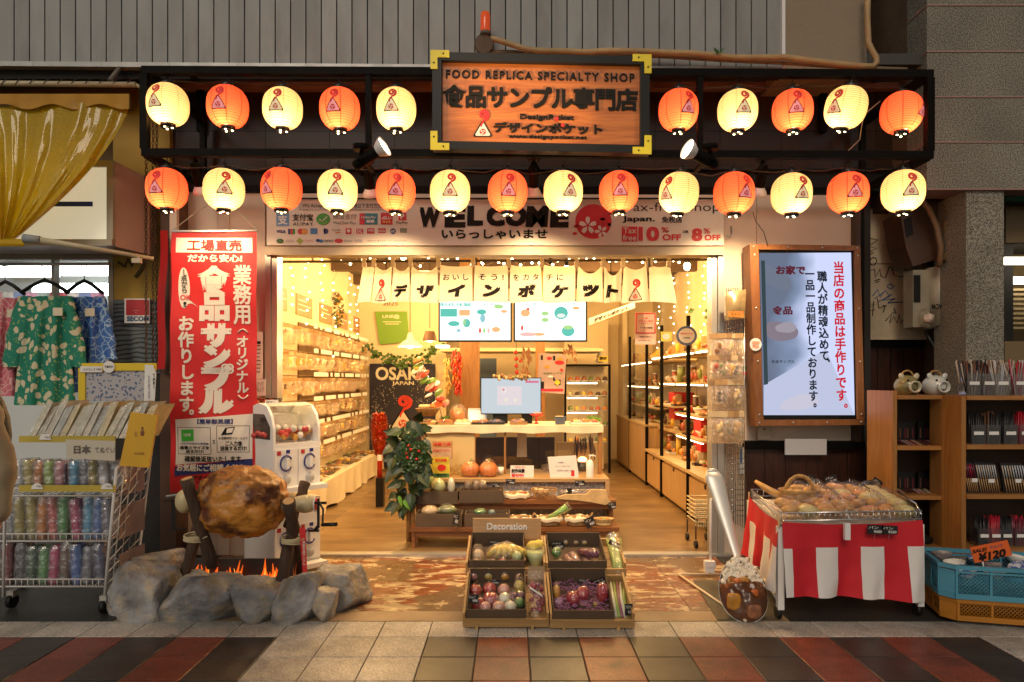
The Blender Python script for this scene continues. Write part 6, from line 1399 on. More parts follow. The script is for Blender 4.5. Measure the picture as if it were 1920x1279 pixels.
b=MB();b.box(-6,XL-.11,5.75,6.9,2.55,2.6);b.build('room_ceiling',M_white,rmm)
b=MB();b.box(XL-.2,XL-.11,5.75,6.9,0,2.6);b.build('side_wall',M_white,rmm)
for k,(yy,zz,xa,xb)in enumerate(((506,5.8,-40,98),(503,5.8,104,203),(541,6.3,60,200))):
 b=MB();b.box(PX(xa,zz),PX(xb,zz),zz,zz+.1,PZ(yy+11,zz),PZ(yy-10,zz));tag(b.build('tube_light',emis('white_tube',(.9,1,.97),7 if 1 else 0),loc=P((xa+xb)/2,yy,zz)),['left upper white tube light box behind the clothes hangers','right upper white tube light box behind the clothes hangers','lower white tube light box behind the green blouse'][k],'light')
rr=random.Random(70)
for k in range(9):
 x=-10+k*24;c=P(x,548,6.2);cl=[(.5,.08,.1),(.55,.45,.4),(.1,.15,.35),(.55,.2,.3),(.3,.35,.3)][k%5]
 b=MB();b.sheet(lambda u,v:c+Vector(((u-.5)*.14+.02*v*math.sin(u*9),.02*math.sin(u*14+k),-v*.5)),6,5)
 tag(b.build('hanging_garment',mat('stock_cloth_%d'%(k%5),cl,.8,var=.4,vs=30),loc=c),f'patterned garment hanging behind the shop window glass, {ordw[k]} from its left end','garment','garments behind the window')
b=MB();b.cyl(P(-30,496,5.3),P(206,495,5.3),.012,seg=8);rl=tag(b.build('clothes_rail',M_alu,loc=P(90,496,5.3)),'thin metal rail across the window carrying three blouses','rail')
def floral(name,base,c1,c2,sc_=14,thr=.35,line=False):
 m=mat(name,base,.75);nt=m.node_tree;N,L=nt.nodes,nt.links;b_=N['Principled BSDF'];tc=N.new('ShaderNodeTexCoord')
 nz_=N.new('ShaderNodeTexNoise');nz_.inputs['Scale'].default_value=7;L.new(tc.outputs['Object'],nz_.inputs[0])
 ad=N.new('ShaderNodeMixRGB');ad.blend_type='ADD';ad.inputs[0].default_value=.1;L.new(tc.outputs['Object'],ad.inputs[1]);L.new(nz_.outputs['Color'],ad.inputs[2])
 v=N.new('ShaderNodeTexVoronoi');v.inputs['Scale'].default_value=sc_;v.feature='DISTANCE_TO_EDGE' if line else 'F1';L.new(ad.outputs[0],v.inputs[0])
 v2=N.new('ShaderNodeTexVoronoi');v2.inputs['Scale'].default_value=sc_*2.3;v2.feature='F1';L.new(ad.outputs[0],v2.inputs[0])
 l1=N.new('ShaderNodeMath');l1.operation='LESS_THAN';l1.inputs[1].default_value=thr;L.new(v.outputs['Distance'],l1.inputs[0])
 l2=N.new('ShaderNodeMath');l2.operation='LESS_THAN';l2.inputs[1].default_value=.28;L.new(v2.outputs['Distance'],l2.inputs[0])
 m1=N.new('ShaderNodeMixRGB');m1.inputs[1].default_value=(*base,1);m1.inputs[2].default_value=(*c2,1);L.new(l2.outputs[0],m1.inputs[0])
 m2=N.new('ShaderNodeMixRGB');m2.inputs[2].default_value=(*c1,1);L.new(m1.outputs[0],m2.inputs[1]);L.new(l1.outputs[0],m2.inputs[0]);L.new(m2.outputs[0],b_.inputs['Base Color']);return m
M_fg=floral('green_floral_cloth',(.01,.2,.13),(.62,.55,.36),(.2,.36,.1),16,.4);M_fb=floral('blue_floral_cloth',(.04,.13,.42),(.3,.45,.62),(.03,.08,.3),17,.05,True);M_fp=floral('pink_floral_cloth',(.6,.16,.2),(.75,.45,.42),(.55,.1,.13),17,.05,True)
def blouse(cx_,top,w_,h_,m,Y,label,tagx):
 t=thing('blouse',label,'blouse',P(cx_,top,Y));
 def f(sgn):
  def g(u,v):
   a=(u-.5)*2;half=w_*(.25+.14*v)if v>.12 else w_*(.25)
   x=cx_+a*half;y=top+v*h_+(6*(1-a*a)+4 if v<.02 else 0)+(abs(a)**2*10 if v<.1 else 0)
   d=Y+sgn*(.03+.05*math.sqrt(max(0,1-a*a)))+.022*math.sin(a*9+v*3)*min(1,v*3)
   return P(x,y,d)
  return g
 b=MB();b.sheet(f(-1),22,12);b.sheet(f(1),12,6);b.build('torso',m,t)
 for s_ in(-1,1):
  b=MB()
  def sl(u,v,s_=s_):
   x=cx_+s_*(w_*.25+v*w_*.17);y=top+10+v*h_*.62;r_=w_*(.085+.05*math.sin(v*2.6));a=u*6.283
   return P(x+r_*math.cos(a)+1.5*math.sin(v*20),y,Y+.045*math.sin(a)-.02)
  b.sheet(sl,14,14);b.build('sleeve',m,t)
 b=MB();b.box(PX(tagx-9,Y-.1),PX(tagx+9,Y-.1),Y-.1,Y-.097,PZ(top+47,Y-.1),PZ(top+32,Y-.1));b.build('price_tag',mat('cream_tag',(.7,.62,.45),.6),t)
 h=thing('hanger','black hanger holding the '+label.split(' hang')[0],'hanger',P(cx_,top-20,Y))
 b=MB();b.tube([P(cx_-w_*.3,top+4,Y),P(cx_-w_*.13,top-12,Y),P(cx_,top-20,Y),P(cx_+w_*.13,top-12,Y),P(cx_+w_*.3,top+4,Y)],.014,8);b.build('shoulder_bar',M_blk,h)
 b=MB();b.tube([P(cx_,top-20,Y),P(cx_,top-30,Y),P(cx_+6,top-38,Y),P(cx_+4,top-48,Y),P(cx_-4,top-49,Y),P(cx_-6,top-44,Y)],.004,6);b.build('hook',M_chrome,h)
blouse(10,548,120,195,M_fp,5.16,'pink floral blouse hanging at the left frame edge',22);blouse(158,546,116,190,M_fb,5.2,'blue floral blouse hanging right of the green one',168);blouse(84,545,150,215,M_fg,5.06,'green blouse with cream flowers hanging in the middle',108)
lb=thing('light_box','big cream light box sign with a blue stripe above the clothes window','sign',P(100,460,5.0))
b=MB();Y0=5.0;Y1=5.35
b.box(PX(-300,Y0),PX(214,Y0),Y0,Y1,PZ(460,Y0),PZ(305,Y0));b.build('casing',M_win,lb)
M_lb=mat('lit_cream_face',(.75,.72,.55),.5,emit=(1,.93,.66),es=.4)
b=MB();b.box(PX(-290,Y0),PX(204,Y0),Y0-.012,Y0-.001,PZ(450,Y0),PZ(315,Y0));b.build('face',M_lb,lb)
for(x0,x1,y0,y1)in((-290,214,450,462),(204,216,303,450),(-290,204,303,315)):b=MB();b.box(PX(x0,Y0)+.001,PX(x1,Y0),Y0-.03,Y0-.0005,PZ(y1,Y0)+.001,PZ(y0,Y0));b.build('rim',M_win,lb)
b=MB();b.box(PX(-290,Y0),PX(176,Y0),Y0-.0145,Y0-.0125,PZ(388,Y0),PZ(379,Y0));b.build('blue_stripe',mat('blue_stripe_print',(.01,.05,.45),.5),lb)
b=MB();xa,xb=PX(216,Y0),PX(246,Y0)
b.add([(xa,Y0,PZ(462,Y0)),(xb,Y0+.25,PZ(466,Y0)),(xb,Y0+.25,PZ(316,Y0)),(xa,Y0,PZ(303,Y0)),(xa,Y1,PZ(462,Y0)),(xb,Y1,PZ(466,Y0)),(xb,Y1,PZ(316,Y0)),(xa,Y1,PZ(303,Y0))],[(0,1,2,3),(7,6,5,4),(0,4,5,1),(3,2,6,7),(1,5,6,2)]);b.build('side_cheek',mat('pink_beige_metal',(.45,.3,.22),.5),lb)
M_vin=mat('glossy_yellow_vinyl',(.72,.48,.005),.2,coat=1.0,var=.1,vs=3)
nt=M_vin.node_tree;N,L=nt.nodes,nt.links;b_=N['Principled BSDF'];tc=N.new('ShaderNodeTexCoord');mp=N.new('ShaderNodeMapping');mp.inputs['Rotation'].default_value=(0,R(25),0);mp.inputs['Scale'].default_value=(12,12,40)
n1=N.new('ShaderNodeTexNoise');n1.inputs['Scale'].default_value=3;n1.inputs['Detail'].default_value=3;L.new(tc.outputs['Object'],mp.inputs[0]);L.new(mp.outputs[0],n1.inputs[0]);tl=N.new('ShaderNodeBsdfTranslucent');tl.inputs[0].default_value=(.8,.5,.01,1);ms=N.new('ShaderNodeMixShader');ms.inputs[0].default_value=.45;L.new(b_.outputs[0],ms.inputs[1]);L.new(tl.outputs[0],ms.inputs[2]);L.new(ms.outputs[0],N['Material Output'].inputs[0])
bp=N.new('ShaderNodeBump');bp.inputs['Strength'].default_value=.9;bp.inputs['Distance'].default_value=.02
L.new(n1.outputs[0],bp.inputs['Height']);L.new(bp.outputs[0],b_.inputs['Normal']);MATS['glossy_yellow_vinyl'].node_tree.nodes['Principled BSDF'].inputs['Coat Roughness'].default_value=.08
aw=thing('yellow_vinyl_sheet','glossy wrinkled yellow vinyl sheet tied back at the top left corner','awning',P(60,300,4.75))
def vin(u,v):
 tx,ty=-330+u*572,196+4*math.sin(u*14);gx,gy=30-60*(1-u),448
 cv=.22*math.sin(math.pi*v)*(u if u>.5 else .5)
 x=tx+(gx-tx)*v**1.15+40*math.sin(math.pi*v)*(u-.2)*.55;y=ty+(gy-ty)*v
 fold=(.022*math.sin(u*58)+.04*math.sin(u*19+1)+.06*noise.noise(Vector((u*22,v*1.2,0)))+.018*noise.noise(Vector((u*70,v*7,3))))*(.25+.75*v)*(1-.35*v)
 return P(x,y,4.78-.25*v*.6+fold)
b=MB();b.sheet(vin,150,26);b.build('sheet',M_vin,aw)
b=MB();b.sheet(lambda u,v:P(-330+u*572-v*0,176+v*24+(5*math.sin(u*40)if v>.9 else 0),4.80-.05*v+.012*math.sin(u*60)),90,4);b.build('top_hem',mat('amber_vinyl_hem',(.42,.2,.01),.3,var=.2),aw)
b=MB();b.sheet(lambda u,v:P(-330+u*375,448+v*14,4.60-.03*math.sin(v*3)),30,3);b.build('bottom_hem',M_vin,aw)
pb_=thing('awning_pole','white bound pole across the top of the yellow sheet','pole',P(100,158,4.85))
b=MB();b.cyl(P(-330,153,4.85),P(255,159,4.85),.019,seg=10);b.cyl(P(255,159,4.85),P(272,170,4.9),.012,seg=8);b.build('pole',mat('cream_pole',(.5,.42,.26),.45,var=.15),pb_)
for q in range(10):
 b=MB();c=P(5+q*26,155,4.85);b.tube([c+Vector((.02*math.cos(a)+.03*a/6.3,.023*math.sin(a),.023*math.cos(a)))for a in[i*.7 for i in range(10)]],.003,4);b.build('binding_cord',M_blk,pb_)
sp_=thing('stay_pole','slanting cream pole tied at both ends under the light box','pole',P(70,450,4.55))
b=MB();b.cyl(P(45,447,4.55),P(75,450,4.56),.03,.026,12);b.build('taped_end',mat('grey_tape',(.25,.27,.27),.7,var=.3),sp_)
b=MB();b.cyl(P(75,450,4.56),P(288,485,4.9),.021,.013,10);b.build('pole',mat('cream_pole',0),sp_)
b=MB();b.tube([P(255,478,4.85),P(262,486,4.83),(P(250,490,4.84)),P(256,478,4.85)],.006,5);b.box(PX(248,4.83),PX(264,4.83),4.82,4.85,PZ(493,4.83),PZ(484,4.83));b.build('cord_knot',mat('pale_cord',(.55,.48,.35),.7),sp_)
b=MB();b.cyl(P(228,122,5.0),P(206,153,4.9),.014,.02,8);tag(b.build('grey_bracket_pipe',mat('weathered_grey',0),loc=P(216,138,4.95)),'short grey stub pipe bracing the yellow awning pole under the siding','pipe')
se=thing('security_plate','red and white SECOM security plate on the wavy board','sign',P(256,605,5.33))
b=MB();b.box(PX(234,5.34),PX(281,5.34),5.335,5.352,PZ(606,5.34),PZ(560,5.34));b.build('plate',M_paper,se)
b=MB();b.box(PX(236,5.33),PX(279,5.33),5.332,5.3345,PZ(591,5.33),PZ(562,5.33));b.build('red_field',mat('dull_red',(.4,.02,.03),.5),se)
text('SECOM',238,593,279,602,5.331,mat('teal_letter',(.01,.08,.2),.5),se,.04);text('Secured\nby',249,581,260,588,5.33,mat('dim_pink',(.6,.3,.3),.5),se,.0)
def chain(x,y0,y1,Y,label):
 t=thing('hanging_chain',label,'chain',P(x,y1,Y));z1,z0=PZ(y0,Y),PZ(y1,Y);X=PX(x,Y);b=MB();n=0;z=z1
 mb=MB();mb.tube([Vector((.009*math.cos(a),0,.018*math.sin(a)))for a in[i*6.283/10 for i in range(10)]],.0032,4,closed=True);link=local_part(mb,'link',mat('rusty_chain',(.1,.06,.03),.5,.6),t);link.location=(0,0,z1-z0)
 first=link;n=0
 while z>z0:
  if n:
   o=first.copy();COL.objects.link(o);o.location=(.002*math.sin(n),0,z-z0);o.rotation_euler=(0,0,R(90 if n%2 else 0))
  z-=.028;n+=1
chain(274,305,690,5.2,'rusty chain hanging beside the yellow wall, left one of three');chain(287,200,690,5.25,'rusty chain hanging beside the yellow wall, middle one of three');chain(294,200,700,5.27,'rusty chain hanging beside the yellow wall, right one of three')
yb=thing('fabric_board','yellow framed board of blue patterned fabric with round and TABI labels','display board',P(225,752,4.7));Yy=4.7
fb_=floral('speckled_blue_cloth',(.42,.42,.44),(.1,.14,.25),(.5,.3,.25),42,.36)
b=MB();b.box(PX(158,Yy),PX(278,Yy),Yy,Yy+.02,PZ(752,Yy),PZ(692,Yy));b.build('fabric',fb_,yb)
for(x0,x1,y0,y1)in((155,294,681,695),(148,161,690,760),(274,282,690,750)):b=MB();b.box(PX(x0,Yy)+.0005,PX(x1,Yy),Yy-.012+(.003 if y0>685 else 0),Yy-.001,PZ(y1,Yy),PZ(y0,Yy));b.build('yellow_border',mat('bright_yellow_tape',(.7,.5,.01),.45),yb)
disc(204,688,11,11,M_paper,Yy-.02,yb,name='round_label');text('てぬぐい',196,685,212,690,Yy-.024,M_ink,yb,.04)
b=MB();b.box(PX(153,Yy),PX(194,Yy),Yy-.017,Yy-.014,PZ(698,Yy),PZ(687,Yy));b.build('price_strip',M_paper,yb);text('小ぶろしき ¥880',156,690,190,695,Yy-.02,C_('blue_grey_ink',0),yb)
b=MB();b.prism([(PX(x,Yy),PZ(y,Yy))for x,y in((276,684),(291,685),(297,700),(294,752),(274,752))],Yy-.03,Yy-.027);b.build('tabi_label',M_paper,yb);text('T\nA\nB\nI',286,701,291,728,Yy-.033,M_ink,yb,.03,line=.9);text('た\nび\nあ\nり\nま\nす',277,704,282,748,Yy-.033,C_('blue_grey_ink',0),yb,.0,line=.9)
#WHEELED RACK OF CLOTH ROLLS
rk=thing('cloth_rack','white wire rack on castors filled with plastic wrapped colourful cloths','rack',(PX(100,4.2),4.25,0))
Yr=4.12;Yr1=4.75;XRr=PX(203,Yr)
M_ww=mat('white_wire',(.6,.58,.55),.4)
def wire(pts,r_=.006,name='wire',par=rk,m=M_ww):b=MB();b.tube(pts,r_,6);return b.build(name,m,par)
zt=PZ(768,4.75)
Xb=PX(283,Yr1)
def ep(u,v):
 a=Vector((PX(190,Yr)+.02,Yr,.1));bq=Vector((PX(258,Yr1),Yr1,.12));c_=Vector((PX(218,Yr),Yr,PZ(880,Yr)));d_=Vector((PX(293,Yr1),Yr1,PZ(770,Yr1)))
 return a.lerp(bq,u).lerp(c_.lerp(d_,u),v)
gp_=wire([ep(0,0),ep(0,1),ep(1,1),ep(1,0),ep(0,0)],.009,'end_panel_frame')
for q in range(1,5):wire([ep(q/5,0),ep(q/5,1)],.0035,'grid_wire',gp_)
for q in range(0,11):wire([ep(0,q/11),ep(1,q/11)],.0035,'grid_wire',gp_)
for yy,nm in((1015,'middle'),(1100,'bottom'),(930,'upper')):
 z=PZ(yy,Yr);xr=ep(0,max(0,(z-.1)/(PZ(880,Yr)-.1))).x-.005;xl=PX(-180,Yr)
 wire([(xl,Yr,z),(xr,Yr,z),(ep(1,(z-.1)/1.2).x-.03,Yr1,z),(xl,Yr1,z),(xl,Yr,z)],.006,'shelf_frame');wire([(xl,Yr-.004,z+.045),(xr,Yr-.004,z+.045)],.005,'front_rail')
 n=34
 for q in range(n):x=xl+(xr-xl)*q/n;wire([(x,Yr-.004,z+.045),(x,Yr-.002,z),(x-.12,Yr1,z)],.0025,'shelf_wire')
for xx in(-170,8):wire([(PX(xx,Yr),Yr-.008,.1),(PX(xx+4,Yr),Yr-.008,PZ(850,Yr))],.008,'upright')
for(x,y)in((PX(190,Yr)+.02,Yr),(PX(258,Yr1),Yr1-.04),(PX(0,Yr),Yr+.1),(PX(62,Yr1),Yr1-.1)):
 b=MB();b.cyl((x-.014,y,.045),(x+.014,y,.045),.043,seg=16);cs=b.build('castor',M_blk,rk);b=MB();b.box(x-.02,x+.02,y-.02,y+.02,.07,.11);b.build('fork',M_alu,cs)
rcol={'grey':(.3,.3,.32),'pale yellow':(.6,.5,.15),'olive':(.45,.38,.1),'orange':(.6,.22,.04),'coral':(.55,.1,.08),'green':(.08,.32,.08),'magenta':(.45,.04,.14),'light blue':(.06,.3,.5),'blue':(.02,.12,.42),'slate':(.16,.17,.22),'pink':(.6,.25,.28),'white':(.65,.65,.65),'lime':(.35,.5,.1),'navy':(.03,.05,.14),'dark grey':(.09,.09,.1),'dark green':(.03,.1,.06),'dark red':(.25,.03,.04),'brown':(.12,.07,.05),'lilac':(.4,.3,.42),'cyan':(.1,.4,.5)}
def rollrow(y0,y1,cols,rowname,Y,x0,x1,wf=1.0):
 n=len(cols)
 for k,cn in enumerate(cols):
  xa=x0+(x1-x0)*k/n;xb=x0+(x1-x0)*(k+1)/n;z0,z1=PZ(y1,Y),PZ(y0,Y);c=Vector((PX((xa+xb)/2,Y),Y,z0));w_=S(xb-xa,Y)*.47
  t=thing('wrapped_cloth',f'{cn} plastic wrapped cloth roll, {ordw[k]} from left in the {rowname} row of the rack','cloth',c,f'wrapped cloths in the {rowname} row of the rack')
  h=(z1-z0)*rnd.uniform(.88,1.0);b=MB();sd=rnd.random()*30
  pr=lambda v:w_*(.96 if .03<v<.95 else .8)
  def f(u,v):a=u*6.283;r_=pr(v)*1.06*(1+.03*noise.noise(Vector((u*3,v*4,sd))))/(abs(math.cos(a))**4+abs(math.sin(a))**4)**.25;return c+Vector((r_*math.cos(a)*1.0+.012*math.sin(sd+v*1.5),r_*math.sin(a)*1.5+.05,v*h))
  b.sheet(f,14,9);b.sheet(lambda u,v:c+Vector((w_*.7*v*math.cos(u*6.283),w_*1.05*v*math.sin(u*6.283)+.05,h)),14,1)
  b.build('cloth',mat('cloth_'+cn.replace(' ','_'),rcol[cn],.75,var=.35,vs=18),t)
  b=MB();b.sheet(lambda u,v:f(u,v)+Vector(((math.cos(u*6.283)*.008),math.sin(u*6.283)*.01-.004,.01*v))+Vector((1,1,0))*.005*noise.noise(Vector((u*6,v*9,sd))),16,12);b.build('plastic_film',M_film,t)
M_film=glassy('loose_plastic',(.98,.98,1),gloss=.3,rough=.12,bump=1.0,bs=22,film=.05)
rollrow(928,1012,['grey','pale yellow','olive','orange','coral','green','magenta','light blue','blue','slate'],'middle',Yr+.08,4,212)
rollrow(1019,1098,['dark red','dark grey','dark green','green','magenta','brown','blue','slate','navy'],'bottom',Yr+.08,2,196)
rollrow(862,912,['white','pale yellow','orange','lime','pink','light blue','slate','olive','white','grey'],'upper',Yr+.12,20,226)
for k in range(3):
 yy=(870,950,1040)[k];c=P(238,yy+60,Yr+.3);t=thing('side_cloth',f'grey mauve wrapped cloth bundle behind the end grid, {["upper", "middle", "lower"][k]} shelf','cloth',c)
 b=MB();b.box(PX(222,Yr+.2),PX(262,Yr+.4)-.02,Yr+.2,Yr+.5,PZ(yy+62,Yr+.2),PZ(yy,Yr+.2));b.build('cloth',mat('cloth_mauve',(.24,.18,.18),.8,var=.3),t)
for yy,nm in((820,'upper'),(912,'lower')):
 b=MB();b.box(PX(40,Yr),PX(219,Yr),Yr-.02,Yr-.012,PZ(yy+9,Yr),PZ(yy-3,Yr));s_=tag(b.build('yellow_shelf_strip',mat('yellow_strip',(.5,.38,.05),.5,var=.15),loc=P(130,yy,Yr)),f'{nm} yellow shelf edge strip with round labels on the cloth rack','strip')
 for xx in((75,205)if yy==912 else(90,)):
  b=MB();b.prism([(PX(xx+11*math.cos(R(a)),Yr),PZ(yy+4-11*math.sin(R(a)),Yr))for a in range(0,181,15)],Yr-.026,Yr-.022);b.build('round_label',M_paper,s_);text('てぬぐい',xx-7,yy-2,xx+7,yy+2,Yr-.029,C_('grey_ink',0),s_,.02)
t=thing('paper_banner_label','white strip reading 日本 hung on the front of the rack','label',P(175,860,Yr));b=MB();b.prism([(PX(x,Yr),PZ(y,Yr))for x,y in((130,823),(222,826),(222,863),(132,858))],Yr-.035,Yr-.032);b.build('strip',mat('off_white_strip',(.55,.5,.4),.6),t)
text('日本',138,835,170,851,Yr-.038,C_('grey_ink',0),t,.05);text('てぬぐい',178,838,215,850,Yr-.038,C_('grey_ink',0),t,.0)
oy=thing('orange_booklet','bright orange wrapped booklet with a small figure print on the rack corner','booklet',P(255,875,Yr));b=MB();Yo=Yr-.02
b.prism([(PX(x,Yo),PZ(y,Yo))for x,y in((245,773),(295,779),(278,877),(224,873))],Yo,Yo+.02);b.build('cover',mat('orange_cover',(.68,.38,.02),.35,var=.1),oy)
b=MB();b.ell(P(267,812,Yo),(S(4,Yo),.003,S(6,Yo)),12,8);b.ell(P(267,803,Yo),(S(2.5,Yo),.003,S(3,Yo)),10,6);b.build('printed_figure',mat('brown_print',(.2,.08,.03),.6),oy);text('手ぬぐい',252,808,258,820,Yo-.003,mat('brown_print',0),oy);text('日本製',252,848,270,853,Yo-.003,mat('brown_print',0),oy)
for k in range(15):
 x0=52+k*14.2;hh=rnd.uniform(0,10);lean=26+rnd.uniform(-3,3);Yk=Yr+.05+.01*(k%3);col=[(.5,.46,.34),(.42,.4,.3),(.55,.5,.4),(.35,.36,.33),(.5,.4,.2)][k%5]
 t=thing('wrapped_cloth_folder',f'leaning flat wrapped {["cream", "beige", "ivory", "grey", "tan"][k % 5]} cloth folder on the rack top, {ordw[k] if k < 14 else "fifteenth"} from left','cloth',P(x0+6,822,Yk))
 b=MB();pts=[(x0,822),(x0+12,822),(x0+12+lean,762-hh),(x0+lean-3,766-hh)]
 vs=[(PX(x,Yk+(.0 if y>800 else .06)),Yk+(.0 if y>800 else .10),PZ(y,Yk))for x,y in pts];vs2=[(x,y+.22,z)for x,y,z in vs]
 b.add(vs+vs2,[(0,1,2,3),(7,6,5,4),(0,4,5,1),(1,5,6,2),(2,6,7,3),(3,7,4,0)]);b.build('folder',mat('folder_%d'%(k%5),col,.6,var=.25,vs=20),t)
 b=MB();b.add([(x+.004,y-.006,z+.006)for x,y,z in vs],[(0,1,2,3)]);b.build('film',M_wrap,t)
#RED BANNER
Yn=5.05
bn=thing('red_banner','tall red hanging banner reading 食品サンプル beside the shop entrance','banner',P(400,930,Yn))
bx=lambda v:(322-4*v,481+0*v)
def bpt(p):
 zf=(PZ(432,Yn)-p.z)/(PZ(432,Yn)-PZ(930,Yn));return Vector((p.x,p.y+.012*math.sin(p.x*14+zf*5)*zf+.008*math.sin(p.z*11+p.x*6),p.z))
b=MB()
def bsh(u,v):
 xa,xb=bx(v);yb_=925-u*20;return bpt(P(xa+(xb-xa)*u,432+(yb_-432)*v,Yn))
b.sheet(bsh,24,60);M_bred=mat('banner_red',(.62,.015,.015),.6,var=.06,vs=5)
nt=M_bred.node_tree;b_=nt.nodes['Principled BSDF'];ch_=b.build('cloth',M_bred,bn)
b=MB();b.cyl(P(321,434,Yn+.0),P(483,433,Yn),.009,seg=8);b.build('top_rod',M_wplas,bn);b=MB();b.cyl(P(312,931,Yn),P(482,908,Yn),.009,seg=8);b.build('bottom_rod',M_wplas,bn)
b=MB();b.tube([P(322,433,Yn),P(368,398,Yn+.1),P(430,360,Yn+.35)],.003,4);b.tube([P(482,432,Yn),P(445,395,Yn+.1),P(430,360,Yn+.35)],.003,4);b.build('cord',mat('pale_cord',0),bn)
M_bw=mat('banner_white',(.78,.7,.6),.6)
def bt_(s,x0,y0,x1,y1,m=M_bw,bold=.04,d=.003,**k):return text(s,x0,y0,x1,y1,Yn,m,bn,bold,warp=lambda p:bpt(p)-Vector((0,d,0)),**k)
def bpatch(pts,m,d=.0022,name='print_patch'):
 b=MB();
 if len(pts)==4:
  (xa,ya),(xb,yb2),(xc,yc),(xd,yd)=pts
  b.sheet(lambda u,v:bpt(P((xd+(xc-xd)*u)*(1-v)+(xa+(xb-xa)*u)*v,(yd+(yc-yd)*u)*(1-v)+(ya+(yb2-ya)*u)*v,Yn))-Vector((0,d,0)),14,14)
 else:
  c=(sum(p[0]for p in pts)/len(pts),sum(p[1]for p in pts)/len(pts));vs=[bpt(P(*p,Yn))-Vector((0,d,0))for p in pts]+[bpt(P(*c,Yn))-Vector((0,d,0))];n=len(pts)
  b.add(vs,[((i+1)%n,i,n)for i in range(n)])
 return b.build(name,m,bn)
bpatch([(331,446),(473,446),(473,474),(331,474)][::1],M_bw)
bt_('工場直売',352,449,453,471,M_bred,.03,.0055);bt_('だから安心!',353,477,454,492,bold=.045)
bpatch([(340+11*math.cos(R(a))+5,540-38*math.sin(R(a)))for a in range(0,360,20)]+[],M_bw)
bpatch([(352,560),(373,578),(358,566),(350,572)][:3]+[(350,572)],M_bw)
bt_('1\n点\nか\nら',340,505,352,550,M_ink,.02,.006,line=.85);bt_('OK',338,553,358,563,M_red,.03,.006);bt_('!',344,566,350,575,M_ink,.02,.006)
bt_('食\n品',370,498,434,602,bold=.055,line=.85);bt_('サ\nン',377,606,434,690,bold=.09,line=.82);bt_('プ\nル',372,682,440,776,bold=.09,line=.85)
bt_('業\n務\n用',438,497,473,608,bold=.03,line=.95);bt_('(',448,614,466,622,bold=.03)if 0 else None
b=MB();b.tube([bpt(P(446+18*t_,624-7*math.sin(math.pi*t_),Yn))-Vector((0,.003,0))for t_ in(0,.25,.5,.75,1)],.005,5);b.build('lettering',M_bw,bn)
b=MB();b.tube([bpt(P(446+18*t_,741+7*math.sin(math.pi*t_),Yn))-Vector((0,.003,0))for t_ in(0,.25,.5,.75,1)],.005,5);b.build('lettering',M_bw,bn)
bt_('オ\nリ\nジ\nナ\nル',444,630,466,737,bold=.035,line=.92)
bt_('お\n作\nり\nし\nま\nす',335,593,364,772,bold=.04,line=1.0);bt_('。',355,768,364,778,bold=.04)
bpatch([(329,787),(473,776),(474,860),(328,872)],M_bw)
bt_('【簡単御見積】',371,784,437,795,C_('banner_navy',(.02,.03,.15)),.035,.006,shear=0)
def bpanel(x0,y0,x1,y1):
 for(a,c_,d,e)in((x0,y0,x1,y0+.8),(x0,y1-.8,x1,y1),(x0,y0,x0+.8,y1),(x1-.8,y0,x1,y1)):bpatch([(a,e),(d,e),(d,c_),(a,c_)][::-1],M_ink,.0045)
bpanel(332,801,397,852);bpanel(408,798,468,848)
bpatch([(339,806),(363,805),(363,827),(339,828)],C_('line_green',(.05,.45,.03)),.0045);bt_('LINE',344,813,358,818,M_bw,.04,.0075)
bt_('LINEでお友だち登録後',337,830,393,834,C_('banner_navy',0),.02,.006);bt_('画像とサイズを\n送るだけ!',336,836,394,850,M_ink,.035,.006);bt_('又',400,825,406,832,M_ink,.02,.006)
bpatch([(416,816),(436,814),(441,800),(424,802)][::1],M_ink,.0045);bpatch([(426,812),(436,811),(439,802),(427,803.5)],M_bw,.007);bt_('お見積依頼フォームより',412,819,464,824,M_ink,.02,.006);bt_('ご入力後\n送信するだけ!',414,827,463,845,M_ink,.035,.006)
bt_('確認後返信いたします。',345,855,456,866,M_ink,.03,.006)
bpatch([(327,876),(474,860),(474,878),(327,893)],C_('banner_navy',0));b_nt=bt_('お気軽にご相談ください',331,870,470,884,M_bw,.04,.006)
bt_('デザインポケット',362,891,440,900,M_ink,.05,.006);bt_('www.designpocket.net',368,902,430,906,M_ink,.01,.006)
b=MB();b.sheet(lambda u,v:P(300+u*14+2*math.sin(v*9)-6*v,432+v*260,5.22-.08*u+.01*math.sin(v*14)),4,20);tag(b.build('narrow_red_banner',M_bred,loc=P(305,690,5.2)),'edge-on narrow red banner just left of the tall red banner','banner')
t=thing('paper_menu_strip','narrow white printed sheet on the door jamb right of the banner','notice',P(487,720,5.4));b=MB();b.box(PX(479,5.4),PX(492,5.4),5.4,5.404,PZ(710,5.4),PZ(622,5.4));b.build('sheet',M_paper,t)
for q in range(8):b=MB();b.box(PX(481,5.4),PX(481+rnd.uniform(5,9),5.4),5.397,5.3995,PZ(649+q*7,5.4),PZ(647.6+q*7,5.4));b.build('printed_line',M_ink,t)
b=MB();b.box(PX(481,5.4),PX(489,5.4),5.397,5.3995,PZ(645,5.4),PZ(640,5.4));b.build('printed_line',M_ink,t)
t=thing('handwritten_note','small square handwritten note above the wire basket by the capsule machine','notice',P(488,742,5.38));b=MB();b.box(PX(478,5.38),PX(498,5.38),5.38,5.384,PZ(742,5.38),PZ(711,5.38));b.build('sheet',M_paper,t);text('きつて\nなんず',482,716,495,735,5.376,C_('grey_ink',0),t,.0)
bk_=basket(P(497,772,5.3),.13,.09,.1,'small wire basket of red pieces on top of the capsule machine',m=M_blk,wire=True,foods=[fcols[3]],fill=4,seed=9)
